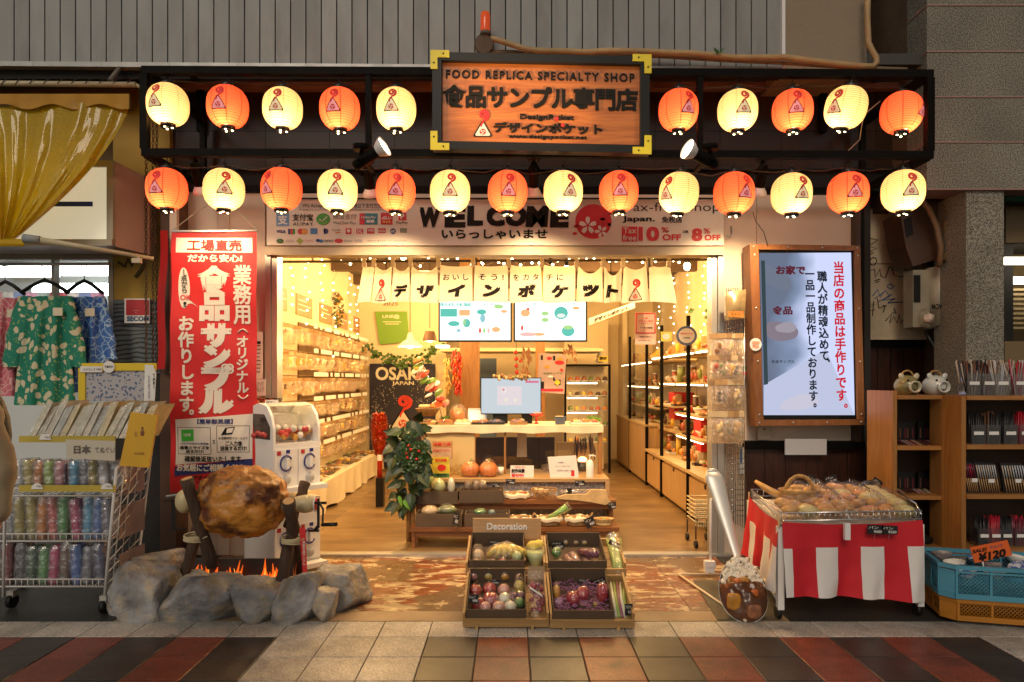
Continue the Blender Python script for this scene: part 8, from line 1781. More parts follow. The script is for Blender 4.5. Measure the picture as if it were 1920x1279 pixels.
for q in range(150):
 u=rr.uniform(-.97,.08);p_=L_*u;wmax=WB*.93*math.sqrt(max(0,1-u*u))*(1+.16*u);q_=rr.uniform(-1,1)*wmax;hh=.035*(1-(q_/max(.01,WB))**2)
 c_=bc+axn*p_+sx_*q_+nrm*(hh-.008+rr.uniform(-.006,.008));M_=Matrix.Rotation(rr.random()*3.14,3,'Y')@Matrix.Rotation(rr.uniform(-.5,.5),3,'X')
 if grain is None:mb=MB();mb.ell((0,0,0),(.017,.0095,.0095),10,7);grain=local_part(mb,'rice_grain',M_rice,gs);o=grain
 else:o=grain.copy();COL.objects.link(o)
 o.location=c_-WL[gs.name];o.rotation_euler=M_.to_euler()
b=MB();b.ell(bc-axn*L_*.42-nrm*.02,(1,1,1),24,10,M=Matrix(((sx_.x*WB*.78,axn.x*L_*.5,nrm.x*.045),(sx_.y*WB*.78,axn.y*L_*.5,nrm.y*.045),(sx_.z*WB*.78,axn.z*L_*.5,nrm.z*.045))));b.build('rice_bed',M_rice,gs)
b=MB();M_cur=mat('curry_sauce',(.10,.032,.008),.22,var=.4,vs=14,col2=(.3,.1,.012),c2=(.55,.72))
def cur(u,v):
 a=v*6.283;r_=u;p_,q_=egg(a);pp=p_*r_;
 if pp<-.08*L_:pp=-.08*L_+(pp+.08*L_)*.28*(1+.6*math.sin(a*7))
 return bc+axn*pp+sx_*q_*r_*1.01+nrm*(.012+.055*(1-r_**3)+.018*noise.noise(Vector((pp*22,q_*r_*22,2)))*(1-r_*.6)-.002)
b.sheet(cur,22,60);b.build('curry',M_cur,gs)
for x,y,r_,m,nm in((1376,1128,14,mat('potato_gold',(.5,.22,.03),.3,var=.3,vs=20),'potato_chunk'),(1414,1147,15,mat('beef_brown',(.28,.11,.05),.3,var=.5,vs=25),'beef_chunk'),(1414,1112,8,mat('carrot_red',(.5,.12,.02),.3),'carrot_chunk'),(1384,1092,8,mat('carrot_red',0),'carrot_chunk'),(1395,1090,9,mat('potato_gold',0),'potato_chunk')):
 yy=4.1-(y-1100)*.0018-.05;b=MB();b.ell(P(x,y,yy),(S(r_,yy),.02,S(r_*(1.2 if r_==14 else .95),yy)),20,14,fn=lambda d,s_=x:(1/(abs(d.x)**3.5+abs(d.y)**3.5+abs(d.z)**3.5)**(1/3.5))*(1+.12*noise.noise(d*3+Vector((s_,0,0))))*.92);b.build(nm,m,gs)
t=thing('spoon_stand','thin white metal stand with a clamp block behind the giant spoon','stand',P(1330,1080,4.75));
b=MB();b.cyl(P(1332,1075,4.72),P(1333,935,4.66),.008,seg=8);b.build('rod',M_wplas,t);b=MB();c_=P(1330,1062,4.7);b.box(c_.x-.03,c_.x+.03,4.68,4.73,c_.z-.04,c_.z-.002);b.box(c_.x-.035,c_.x+.035,4.67,4.72,c_.z+.0,c_.z+.04);b.build('clamp',M_wplas,t)
b=MB();g1,g2,g3=(PX(1272,YG(1080)),YG(1080),.012),(PX(1350,YG(1080)),YG(1080),.012),(PX(1398,YG(1168)),YG(1168),.012);b.tube([g2,g1,g3],.009,6);b.build('base_frame',mat('cream_tube',(.6,.5,.36),.5),t)
mm=thing('rubber_mat','dark studded mat under the giant spoon','mat',(PX(1370,4.3),4.3,0));b=MB();pl=[(1300,1090),(1440,1090),(1462,1164),(1345,1164)];b.add([(PX(x,YG(y)),YG(y),z)for z in(.006,.002)for x,y in pl],[(3,2,1,0),(4,5,6,7),(0,1,5,4),(1,2,6,5),(2,3,7,6),(3,0,4,7)]);b.build('sheet',mat('dark_rubber',(.06,.05,.03),.5,bump=.8,bs=120),mm)
#BREAD CART with red and white cloth
cc=thing('bread_cart','white legged cart wrapped in red and white striped cloth with bagged breads on top','cart',(2.0,4.3,0))
FL,FR_,BL,BR=Vector((1.575,4.0,0)),Vector((2.425,4.06,0)),Vector((1.70,4.86,0)),Vector((2.56,4.82,0));ZT=.575
up=lambda p,z:Vector((p.x,p.y,z))
for p in(FL,FR_,BL,BR):b=MB();b.box(p.x-.018,p.x+.018,p.y-.0,p.y+.036,.06,ZT-.03);b.build('leg',M_white,cc)
for p in(FL,FR_,BL,BR):b=MB();b.cyl((p.x-.02,p.y+.03,.036),(p.x+.004,p.y+.03,.036),.035,seg=16);b.build('castor',M_blk,cc)
for a,c_ in((FL,BL),(FR_,BR)):b=MB();b.tube([up(a,.1),up(c_,.14)],.016,4);b.build('side_rail',M_white,cc)
b=MB();b.add([up(FL,ZT-.03),up(FR_,ZT-.03),up(BR,ZT-.03),up(BL,ZT-.03),up(FL,ZT-.045),up(FR_,ZT-.045),up(BR,ZT-.045),up(BL,ZT-.045)],[(0,1,2,3),(7,6,5,4),(0,4,5,1),(1,5,6,2),(2,6,7,3),(3,7,4,0)]);b.build('shelf',M_white,cc)
M_wc=mat('white_stripe_cloth',(.72,.68,.65),.75,var=.05);M_rc=mat('red_stripe_cloth',(.55,.01,.02),.75,var=.08)
def cloth_side(a,c_,z0a,z0b,cols,name,label,out,n=16):
 t=tag(MB().build(name,M_rc),None);bpy.data.objects.remove(t);t=thing(name,label,'cloth',up(a,0))
 def pt(u,z):
  p=a.lerp(c_,u);zt_=ZT-.0;f=(zt_-z)/.5;return Vector((p.x,p.y,z))+out*(.012+f*(.026*math.sin(u*21+2*f)+.022*math.sin(u*8+1)+.012*noise.noise(Vector((u*14,f*5,1)))+.03))
 m=len(cols);band=.15
 def zb(u):return z0a+(z0b-z0a)*u
 b=MB();b.sheet(lambda u,v:pt(u,ZT-v*band-.02*math.sin(math.pi*u)*(1-v)),60,4);b.build('red_band',M_rc,t)
 u=0
 for k,(col,wd)in enumerate(cols):
  b=MB();b.sheet(lambda uu,v,u=u,wd=wd:pt(u+wd*uu,ZT-band-v*(ZT-band-zb(u+wd*uu))),10,10);b.build('stripe',M_rc if col=='r' else M_wc,t);u+=wd
 return t
cloth_side(FL,FR_,.155,.105,(('w',.06),('r',.175),('w',.155),('r',.165),('w',.16),('r',.165),('w',.12)),'striped_cloth','front red and white striped cloth hanging on the bread cart',Vector((0,-1,0)))
cloth_side(BL,FL,.17,.16,(('r',.12),('w',.2),('r',.2),('w',.25),('r',.1),('w',.13)),'striped_cloth','left side red and white striped cloth of the bread cart in warm light',Vector((-1,0,0)))
b=MB();b.box(PX(1584,3.93),PX(1594,3.93),3.925,3.95,ZT-.09,ZT+.004);b.build('white_clip',M_wplas,cc)
for(x,y)in((FL,0),(BL,0)):b=MB();b.box(x.x-.015,x.x-.008,x.y,x.y+.015,ZT-.04,ZT+.03);b.build('peg',mat('peg_wood',(.6,.42,.2),.6),cc)
wb_=thing('wire_tray','chromed wire basket holding breads on the striped cart','basket',up(FL,ZT));
def wr(pts,r_=.0045,par=wb_):b=MB();b.tube(pts,r_,5);b.build('wire',M_chrome,par)
o_=Vector((0,0,0));rimz=ZT+.05
for z in(ZT+.004,rimz):wr([up(FL,z),up(FR_,z),up(BR,z+.0),up(BL,z),up(FL,z)],.005)
for a,c_,n in((FL,FR_,26),(BL,FL,22),(BR,FR_,22),(BL,BR,20)):
 for q in range(n+1):p=a.lerp(c_,q/n);wr([up(p,ZT),up(p,rimz)],.0022)
for u in(.48,.78):
 a,c_=FL.lerp(FR_,u),BL.lerp(BR,u)
 wr([up(a,ZT+.01),up(a.lerp(c_,.15),ZT+.12),up(c_,ZT+.14)],.004)
 for q in range(12):p=a.lerp(c_,q/12+.04);wr([up(p,ZT),up(p,ZT+min(.13,.05+q*.03))],.002)
hp=[up(FR_,ZT+.03),up(FR_.lerp(BR,.1),ZT+.08),up(FR_.lerp(BR,.5),ZT+.1)];wr(hp,.006)
b=MB();b.add([up(FL,ZT-.02),up(FR_,ZT-.02),up(BR,ZT-.02),up(BL,ZT-.02)],[(0,1,2,3)]);b.build('liner',mat('white_liner',(.6,.55,.5),.6),wb_)
M_brd=mat('bread_crust',(.5,.22,.06),.4,var=.3,vs=18,col2=(.68,.42,.18),c2=(.4,.65));M_brd2=mat('bread_golden',(.62,.34,.1),.4,var=.25,vs=18,rv=.15);M_ham2=mat('pink_bun',(.6,.27,.11),.4,rv=.1);M_bag=glassy('bread_bag',(1,.98,.95),gloss=.07,rough=.06,bump=1.0,bs=35,film=.0)
rr=random.Random(33);nb_=0;bnm=['crusty roll','golden bun','pinkish bun','melon bread','long loaf'];colx=['left bay','middle bay','right bay'];rowx=['front','second','third','fourth','rear']
for ri in range(5):
 for ci in range(7):
  if ci<2 and ri>1:continue
  u=.07+ci*.14+rr.uniform(-.02,.02);v=.08+ri*.19+rr.uniform(-.02,.02);p=FL.lerp(FR_,u).lerp(BL.lerp(BR,u),v);z=ZT+.035+ri*.008+rr.uniform(0,.012);k=rr.choice((0,1,1,2,0,3))if ci!=6 else 3
  t=thing('bagged_bread',f'bagged {bnm[k]} in the {rowx[ri]} row of the cart, {ordw[ci]} from left','bread',up(p,ZT),'bagged breads on the striped cart');m=[M_brd,M_brd2,M_ham2,mat('melon_bread',(.6,.5,.22),.5,bump=.5,bs=30)][k]
  for q in range(3 if k!=3 else 1):
   r_=rr.uniform(.03,.042)if k!=3 else .055;c_=up(p,z)+Vector((rr.uniform(-.035,.035),rr.uniform(-.04,.04),rr.uniform(-.005,.02)))*(1 if k!=3 else .2);b=MB();b.ell(c_,(r_*1.2,r_,r_*.68),16,10,fn=lambda d,s_=nb_:1+.1*noise.noise(d*3+Vector((s_,0,0))));b.build('bread',m,t);nb_+=1
  b=MB();sd=rr.random()*40;b.ell(up(p,z+.008),(.078,.085,.056),16,12,fn=lambda d:1+.3*noise.noise(d*3.2+Vector((sd,0,0)))+.35*max(0,d.y-.6));b.build('bag',M_bag,t)
wk=basket(P(1499,949,4.45),.13,.1,.11,'round wicker basket with a tall arched handle and baguettes on the cart',m=mat('cane',(.42,.24,.08),.6,var=.35,vs=70,bump=.8,bs=90),handle=False,foods=[M_brd2],fill=4,seed=4)
c_=P(1502,928,4.45);b=MB();b.tube([c_+Vector((.1*math.cos(a),.02,.14*math.sin(a)-.02))for a in[i*3.1416/10 for i in range(11)]],.013,8);b.build('arched_handle',mat('cane',0),wk)
b=MB();b.tube([P(1416,902,4.72),P(1440,918,4.66),P(1476,935,4.6)],[.012,.024,.02],10);tag(b.build('baguette',M_brd2,loc=P(1440,918,4.66)),'thin baguette sticking out at the far left of the cart','bread')
for a in((1500,960,4.35,24,16,30,'black tag on the wicker basket front'),(1560,951,4.3,26,20,35,'black diamond tag in the middle of the cart'),(1558,905,4.8,20,12,-12,'black tag raised behind the breads, leftmost'),(1583,916,4.8,24,13,3,'black tag raised behind the breads reading 1,080'),(1519,906,4.85,18,16,5,'black tag behind the wicker handle'),(1622,918,4.85,24,18,-8,'black tag raised behind the breads, right pair, left one'),(1643,914,4.85,18,18,35,'black tag raised behind the breads, right pair, slanted one'),(1641,993,3.97,26,15,2,'left of two black tags on the front wire of the cart'),(1668,994,3.97,26,14,2,'right of two black tags on the front wire of the cart')):
 price_tag(a[0],a[1]-(6 if a[2]>4.5 else 0),a[2],a[3]*1.15,a[4]*1.15,a[6],'パン ¥'+rr.choice(('680','980','1,080','580')),tilt=a[5])
#RIGHT WALL: light-up screen and fittings
YSg=5.3;sgn=thing('light_up_screen','tall lit vertical display with red and black Japanese columns in a wooden frame','screen',P(1510,795,YSg));M_cop=wood('copper_brown_frame',(.27,.115,.04),(.18,.065,.02),.4,'Z',2)
def skew(x,y):return(x,y)
for k,pts in enumerate((((1402,460),(1606,463),(1607,472),(1402,470)),((1413,787),(1614,786),(1615,796),(1413,798)),((1402,470.3),(1418,470.3),(1427,786.7),(1412,786.7)),((1597,472.3),(1607,472.3),(1615,785.8),(1603,785.8)))):
 b=MB();b.prism([(PX(x,YSg),PZ(y,YSg))for x,y in pts],YSg-.05,YSg+.12);f_=b.build('frame_rail' if k<2 else 'frame_stile',M_cop,sgn)
 for q in range(4):
  u=q/3*.94+.03;(xa,ya),(xc,yc)=(((pts[0][0]+pts[3][0])/2,(pts[0][1]+pts[3][1])/2),((pts[1][0]+pts[2][0])/2,(pts[1][1]+pts[2][1])/2))if k<2 else(((pts[0][0]+pts[1][0])/2,pts[0][1]),((pts[2][0]+pts[3][0])/2,pts[2][1]))
  b=MB();c_=P(xa+(xc-xa)*u,ya+(yc-ya)*u,YSg);b.ell(Vector((c_.x,YSg-.052,c_.z)),(.008,.006,.008),8,5);b.build('screw',M_alu,f_)
b=MB();b.prism([(PX(x,YSg),PZ(y,YSg))for x,y in((1418,470),(1597,472),(1604,786),(1426,787))],YSg-.02,YSg+.1);b.build('bezel',M_blk,sgn)
m=bpy.data.materials.new('screen_picture');m.use_nodes=True;nt=m.node_tree;N,L=nt.nodes,nt.links;N.clear();tc=N.new('ShaderNodeTexCoord');sxz=N.new('ShaderNodeSeparateXYZ');L.new(tc.outputs['Object'],sxz.inputs[0])
n1=N.new('ShaderNodeTexNoise');n1.inputs['Scale'].default_value=2.6;n1.inputs['Detail'].default_value=2;L.new(tc.outputs['Object'],n1.inputs[0])
ma=N.new('ShaderNodeMath');ma.operation='MULTIPLY_ADD';ma.inputs[1].default_value=1.9;ma.inputs[2].default_value=.25;L.new(sxz.outputs[0],ma.inputs[0]);mb2=N.new('ShaderNodeMath');mb2.operation='MULTIPLY_ADD';mb2.inputs[1].default_value=-.28;L.new(sxz.outputs[2],mb2.inputs[0]);mb2.inputs[2].default_value=.28;md=N.new('ShaderNodeMath');L.new(ma.outputs[0],md.inputs[0]);L.new(mb2.outputs[0],md.inputs[1]);m3=N.new('ShaderNodeMath');m3.operation='MULTIPLY_ADD';m3.inputs[1].default_value=.9;L.new(n1.outputs[0],m3.inputs[0]);L.new(md.outputs[0],m3.inputs[2])
rp=N.new('ShaderNodeValToRGB');e_=rp.color_ramp.elements;e_[0].position=.32;e_[0].color=(.14,.17,.25,1);e_[1].position=.8;e_[1].color=(.62,.68,.95,1);x_=e_.new(.54);x_.color=(.22,.28,.42,1);L.new(m3.outputs[0],rp.inputs[0]);em=N.new('ShaderNodeEmission');em.inputs[1].default_value=1.05;L.new(rp.outputs[0],em.inputs[0]);ou=N.new('ShaderNodeOutputMaterial');L.new(em.outputs[0],ou.inputs[0])
b=MB();b.prism([(PX(x,YSg),PZ(y,YSg))for x,y in((1422,476),(1592,475),(1599,778),(1429,778))],YSg-.03,YSg-.021);b.build('display',m,sgn)
def pic(pts,c_,d=.033):
 n=len(pts);b=MB();pts=[tuple(.5*((2*pts[i][k])+(pts[(i+1)%n][k]-pts[i-1][k])*t+(2*pts[i-1][k]-5*pts[i][k]+4*pts[(i+1)%n][k]-pts[(i+2)%n][k])*t*t+(3*pts[i][k]-pts[i-1][k]-3*pts[(i+1)%n][k]+pts[(i+2)%n][k])*t**3)for k in(0,1))for i in range(n)for t in((0,.25,.5,.75)if n>4 else(0,))];b.prism([(PX(x,YSg),PZ(y,YSg))for x,y in pts],YSg-d,YSg-d+.001);b.build('picture',emis('pic_%d_%d'%(int(c_[0]*99),int(c_[2]*99)),c_,.8),sgn)
pic([(1429,722),(1545,655),(1598,778),(1429,778)],(.66,.71,.95));pic([(1437,606),(1470,606),(1492,618),(1488,634),(1460,640),(1437,632)],(.3,.25,.3));pic([(1452,612),(1475,604),(1490,614),(1480,624),(1455,622)],(.45,.4,.46),.035)
pic([(1425,500),(1440,500),(1475,520),(1478,545),(1450,540),(1430,525)],(.2,.24,.32));pic([(1424,490),(1431,490),(1437,720),(1430,722)],(.05,.08,.09),.034);pic([(1462,757),(1490,741),(1520,740),(1530,756),(1500,768),(1465,768)],(.75,.72,.88),.035)
m_r,m_k,m_d=emis('screen_red_text',(.8,.02,.04),.75),emis('screen_black_text',(.03,.035,.06),.5),emis('screen_dim_red',(.18,.03,.05),.6)
def vt(s,x,y0,y1,w_,mt_,sl=.022,bold=.035):return text('\n'.join(s),x-w_/2,y0,x+w_/2,y1,YSg-.038,mt_,sgn,bold,line=1.0,warp=lambda p:Vector((p.x+(PZ(y0,YSg)-p.z)*sl*1.0,p.y,p.z)))
vt('当店の商品は手作りです',1572,490,752,21,m_r);vt('職人が精魂込めて',1541,508,676,19,m_k,.03);vt('一品一品制作しております',1518,512,752,18,m_k,.03);vt('、',1553,670,680,6,m_k);vt('。',1586,757,765,7,m_r);vt('。',1528,756,764,6,m_k)
text('お家で',1455,498,1510,515,YSg-.036,m_d,sgn,.05);text('食品',1448,574,1486,590,YSg-.036,m_d,sgn,.05);text('食品サンプル',1446,675,1490,681,YSg-.036,m_k,sgn,.02)
t=thing('screen_sticker','round white and orange sticker on the left edge of the wooden screen frame','sticker',P(1416,657,YSg-.06));disc(1417,646,11,12,M_paper,YSg-.062,t);text('GOOD\nPRICE',1410,640,1424,652,YSg-.066,mat('orange_print2',(.7,.2,.02),.5),t,.04)
t=thing('outlet_box','small cream power outlet box under the left corner of the screen','socket',P(1436,825,5.45));b=MB();b.box(PX(1421,5.45),PX(1444,5.45),5.44,5.49,PZ(824,5.45),PZ(798,5.45));b.build('cover',mat('cream_plastic',(.45,.38,.28),.4),t);b=MB();b.cyl(P(1433,805,5.44),P(1433,805,5.435),.008,seg=8);b.build('screw',M_blk,t)
t=thing('blank_plate','blank white card hanging over the red wooden planks below the screen','card',P(1511,853,5.35));b=MB();b.box(PX(1472,5.36),PX(1550,5.36),5.36,5.37,PZ(853,5.36),PZ(823,5.36));b.build('card',mat('plain_white_card',(.62,.6,.58),.5),t)
t=thing('wall_hook','small metal hook on the wall right of the WELCOME board','hook',P(1368,445,5.48));b=MB();b.tube([P(1371,424,5.48),P(1372,438,5.46),P(1368,445,5.45),P(1363,442,5.45)],.006,6);b.build('hook',M_alu,t)
gd=thing('wire_grid','wire mesh panel with hooks of packs on the wall right of the entrance','grid',P(1378,950,5.42));Xg0,Xg1=1362,1396
for q in range(9):b=MB();x=Xg0+q*4.2;b.cyl(P(x,540,5.42),P(x+.5,975+q*2,5.42),.0035,seg=5);b.build('wire',M_chrome,gd)
for q in range(44):b=MB();y=545+q*9.8;b.cyl(P(Xg0,y,5.425),P(Xg1,y+1,5.425),.0028,seg=5);b.build('wire',M_chrome,gd)
for ri,y in enumerate((622,663,708,768)):
 for k in range(4):
  b=MB();x=1349+k*10.5;b.cyl(P(x,y,5.42),P(x-4,y-1,5.25),.003,seg=5);b.build('hook',M_chrome,gd)
  k2=(ri*3+k)%7;o=dup(packs[k2],P(x-3,y+3,5.27),(0,0,R(rnd.uniform(-20,10))),1.15 if ri<2 else 1.3,f'clear pack of {fnam[k2]} replica food on the wire grid, {ordw[k]} pack of {rown[ri]} row','packs on the wire grid right of the entrance')
t=thing('hanging_bag','big silver yellow snack bag hanging at the top of the wire grid','bag',P(1384,600,5.3));b=MB();b.sheet(lambda u,v:P(1362+u*37-v*2,548+v*54-u*6,5.3-.04*math.sin(math.pi*u)*math.sin(math.pi*v)),12,12);b.build('bag',mat('snack_bag_foil',(.4,.3,.15),.3,.3,var=.4,vs=15),t);text('NOODLE',1365,583,1394,595,5.255,mat('orange_print2',0),t,.05)
t=thing('round_wall_sticker','small green and red oval sticker on the wall beside the wire grid','sticker',P(1395,704,5.45));disc(1395,695,8,10,M_paper,5.44,t);disc(1395,691,6,5,mat('dark_green_print',0),5.436,t);disc(1395,700,6,4,M_red,5.436,t)
t=thing('blue_notice','pale paper notice with a blue square low on the wall right of the entrance','notice',P(1391,890,5.44));b=MB();b.box(PX(1385,5.44),PX(1396,5.44),5.435,5.44,PZ(890,5.44),PZ(838,5.44));b.build('sheet',M_paper,t);patch(1387,842,1392,868,mat('mid_blue_print',0),5.432,t)
t=thing('basket_trolley','low trolley stacked with cream wire shopping baskets inside the right door jamb','trolley',P(1322,1030,5.72))
for q in range(6):
 b=MB();z=PZ(985,5.75)+q*.035;x0,x1=PX(1303,5.75),PX(1341,5.75)
 b.tube([(x0,5.72,z+.03),(x1,5.72,z+.03),(x1,6.0,z+.03),(x0,6.0,z+.03)],.006,5,closed=True);
 for k in range(9):x=x0+(x1-x0)*k/8;b.cyl((x,5.72,z-.02),(x,5.72,z+.03),.0025,seg=4)
 b.tube([(x0+.01,5.72,z),(x1-.01,5.72,z)],.003,4);b.build('shopping_basket',mat('cream_wire',(.7,.6,.36),.4),t)
for x,y in((1303,5.72),(1341,5.72),(1303,6.0),(1341,6.0)):b=MB();b.cyl((PX(x,5.75),y,.07),(PX(x,5.75),y,PZ(985,5.75)),.006,seg=6);b.cyl((PX(x,5.75)-.012,y,.03),(PX(x,5.75)+.012,y,.03),.03,seg=12);b.build('castor_leg',M_blk,t)
#METERS in the gap
Ym=5.35
t=thing('fuse_box','dark brown metal fuse box high in the gap under the last lantern','box',P(1728,500,Ym))
b=MB();b.prism([(PX(x,Ym),PZ(y,Ym))for x,y in((1688,400),(1745,372),(1768,380),(1775,480),(1712,500),(1698,462))],Ym,Ym+.25);b.build('casing',mat('brown_enamel_box',(.07,.035,.02),.4,var=.3),t)
b=MB();b.prism([(PX(x,Ym),PZ(y,Ym))for x,y in((1694,412),(1708,406),(1712,440),(1699,445))],Ym-.006,Ym-.001);b.build('glass',M_blk,t)
b=MB();b.tube([P(x,y,Ym-.1)for x,y in((1725,372),(1742,392),(1756,425),(1764,465),(1762,500))],.022,8);b.tube([P(x,y,Ym-.08)for x,y in((1775,415),(1779,470),(1770,490))],.03,8);tag(b.build('thick_cable',mat('brown_cable',(.2,.11,.05),.6,var=.3),loc=P(1742,392,Ym-.1)),'thick brown cable curving down beside the dark fuse box','cable')
t=thing('electric_meter','grey electric meter with a dark window and scribbled sticker, below the fuse box','meter',P(1748,615,Ym));M_mg=mat('meter_grey',(.28,.25,.18),.4,var=.2,vs=6)
b=MB();b.box(PX(1716,Ym),PX(1783,Ym),Ym+.03,Ym+.16,PZ(613,Ym),PZ(505,Ym));b.build('housing',M_mg,t);b=MB();b.cyl(P(1760,612,Ym+.06),P(1760,503,Ym+.06),S(23,Ym),seg=24);b.build('rounded_cover',M_mg,t)
b=MB();b.box(PX(1717,Ym),PX(1729,Ym),Ym+.022,Ym+.03,PZ(566,Ym),PZ(515,Ym));b.build('window',M_blk,t);text('MOWM',1747,570,1776,580,Ym-.05,M_ink,t,.03)
b=MB();b.tube([P(1762,612,Ym+.05),P(1765,640,Ym+.05),P(1750,650,Ym+.06),P(1735,620,Ym+.08)],.014,8);b.build('lower_cable',M_blk,t)
t=thing('litter_bag','clear plastic bag of rubbish hanging on the electric meter','bag',P(1740,612,Ym-.08));b=MB();b.ell(P(1738,598,Ym-.08),(.07,.05,.08),14,10,fn=lambda d:1+.3*noise.noise(d*3));b.build('bag',M_bag,t);b=MB();b.ell(P(1742,597,Ym-.08),(.045,.03,.04),10,7,0,lambda d:1+.4*noise.noise(d*4));b.build('crumpled_paper',mat('pale_pinkish',(.5,.38,.3),.6,var=.5,vs=40),t)
#WOODEN SHELVES of chopsticks
M_sw=wood('honey_shelf_wood',(.42,.19,.05),(.28,.11,.025),.4,'X',1.6);M_swz=wood('honey_upright_wood',(.42,.19,.05),(.28,.11,.025),.4,'Z',1.6);M_dk=mat('dark_back_board',(.05,.025,.012),.6)  # back boards have one dark brown colour of their own
def unit(x0,x1,Y,d,lv,label,ztop,left=True):
 t=thing('shelf_unit',label,'shelf',(PX(x0,Y),Y,0));X0,X1=PX(x0,Y),PX(x1,Y)
 if left:b=MB();b.box(X0-.012,X0+.018,Y,Y+d,0,ztop);b.build('side_board',M_swz,t)
 b=MB();b.box(X1-.018,X1,Y+.03,Y+d,0,ztop-.03);b.build('side_board',M_swz,t)
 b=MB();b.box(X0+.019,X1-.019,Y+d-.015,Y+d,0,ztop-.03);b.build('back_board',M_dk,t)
 for y in lv:b=MB();z=PZ(y,Y);b.box(X0+.0185,X1+.01,Y-.012,Y+d-.016,z-.028,z);b.build('shelf',M_sw,t)
 return t
YA=4.72;unit(1677,1803,YA,.34,(741,836,929,1024),'left honey coloured shelf unit with two ceramic pigs on top',PZ(733,YA))
YBs=4.5;unit(1806,2010,YBs,.34,(742,834,927,1030),'right honey coloured shelf unit full of chopsticks at the right edge',PZ(743,YBs))
def pig(x,m,mo,label):
 Yg=4.82;c=P(x,724,Yg);r_=S(22,Yg);t=thing('ceramic_pig',label,'ceramic pig',c-Vector((0,0,r_)))
 b=MB();b.ell(c,(r_*1.02,r_*1.1,r_*.93),26,18);b.build('body',m,t)
 b=MB();q3=Matrix.Rotation(R(90),3,'X');b.lathe([(r_*.43,-.0),(r_*.52,.012),(r_*.48,.03),(r_*.38,.028),(r_*.36,0)],c+Vector((-.004,-r_*1.02,-r_*.05)),22,M=q3);b.build('mouth_ring',mo,t)
 b=MB();b.cyl(c+Vector((-.004,-r_*1.05,-r_*.05)),c+Vector((-.004,-r_*1.0,-r_*.05)),r_*.4,seg=18);b.build('mouth_hole',mat('pig_dark',(.05,.02,.01),.8),t)
 for s_ in(-1,1):
  b=MB();b.ell(c+Vector((s_*r_*.42,-r_*.85,r_*.5)),(.008,)*3,8,6);b.build('eye',M_ink,t)
  b=MB();b.ell(c+Vector((s_*r_*.62,-r_*.25,r_*.82)),(.02,.012,.026),10,7,M=Matrix.Rotation(s_*.5,3,'Y'));b.build('ear',mo,t)
  for dy in(-.5,.5):b=MB();b.cyl(c+Vector((s_*r_*.5,dy*r_,-r_*.75)),c+Vector((s_*r_*.5,dy*r_,-r_*1.0)),.015,.012,10);b.build('leg',m,t)
 b=MB();b.tube([c+Vector((r_*.5*math.cos(a),0,r_*.82+r_*.5*math.sin(a)))for a in[i*3.1416/8 for i in range(9)]],.006,6);b.build('handle_loop',mat('cane',0),t)
pig(1701,mat('olive_glaze',(.26,.22,.09),.15,var=.5,vs=12,coat=.6),mat('cream_glaze',(.5,.45,.3),.2,coat=.5),'olive green ceramic pig with an open round mouth on the left shelf unit')
pig(1754,mat('white_glaze',(.55,.55,.5),.15,var=.1,coat=.6),mat('white_glaze',0),'white ceramic pig with an open round mouth on the left shelf unit')
M_cup=glassy('acrylic_cup',(.9,.9,.92),gloss=.15,film=.04);scol=[mat('stick_black',(.012,.011,.012),.35),mat('stick_red',(.4,.015,.03),.3),mat('stick_brown',(.15,.06,.03),.4),mat('stick_pale',(.5,.4,.3),.4),mat('stick_wine',(.16,.02,.04),.3),mat('stick_wood',(.42,.24,.1),.45),mat('stick_silver',(.5,.5,.52),.3)]
rr=random.Random(44);cn=['black','red','brown','pale','wine','wooden','silver']
def cup(x,y,Y,w_,h,pal,label,splay=.25,n=26,cat='chopsticks'):
 c=P(x,y,Y);t=thing('chopstick_cup',label,cat,c);W2=S(w_/2,Y);H=S(h,Y);hc=H*.62
 for k_ in pal:
  b=MB()
  for q in range(n//len(pal)):a0=Vector((rr.uniform(-.8,.8)*W2,rr.uniform(-.8,.8)*W2,.004));sp_x=a0.x/W2*splay+rr.uniform(-.1,.1)*splay*2;b.tube([c+a0,c+a0+Vector((sp_x*H,rr.uniform(-.1,.1)*splay*H,H*rr.uniform(.88,1.02)))],[.0035,.0045],4)
  o=b.build('chopsticks',scol[k_],t);o['kind']='stuff'
 b=MB();b.box(c.x-W2,c.x+W2,c.y-W2,c.y+W2,c.z,c.z+hc);b.build('clear_box',M_cup,t)
 b=MB();b.box(c.x-W2*.7,c.x+W2*.7,c.y-W2-.004,c.y-W2-.001,c.z+hc*.5,c.z+hc*.5+.022);b.build('price_sticker',M_paper,t)
for k,(x,pal)in enumerate(((1818,(0,2,3)),(1846,(0,2,4)),(1872,(3,6,6)),(1905,(1,3,6)))):cup(x,742,YBs+.1,26,66,pal,['black and pale chopsticks in a clear box, leftmost on the top shelf','black and wine chopsticks in a clear box, second on the top shelf','silver wrapped chopsticks in a clear box, third on the top shelf','pink patterned chopsticks in a clear box at the right edge, top shelf'][k],.3,30)
for k,(x,pal)in enumerate(((1826,(0,)),(1854,(0,2)),(1886,(0,)),(1915,(1,)))):cup(x,833,YBs+.08,26,60,pal,['leftmost box of black chopsticks on the second shelf','box of black brown chopsticks, second on the second shelf','box of black chopsticks beside the red ones, second shelf','box of bright red chopsticks at the edge, second shelf'][k],.03,40)
for k,(x,pal)in enumerate(((1838,(0,)),(1860,(1,)),(1881,(0,)),(1906,(4,1)))):cup(x,1022,YBs+.1,22,54,pal,['box of black chopsticks, leftmost on the bottom shelf','box of red chopsticks on the bottom shelf','box of black chopsticks right of the red ones, bottom shelf','box of wine red chopsticks at the edge, bottom shelf'][k],.08,40)
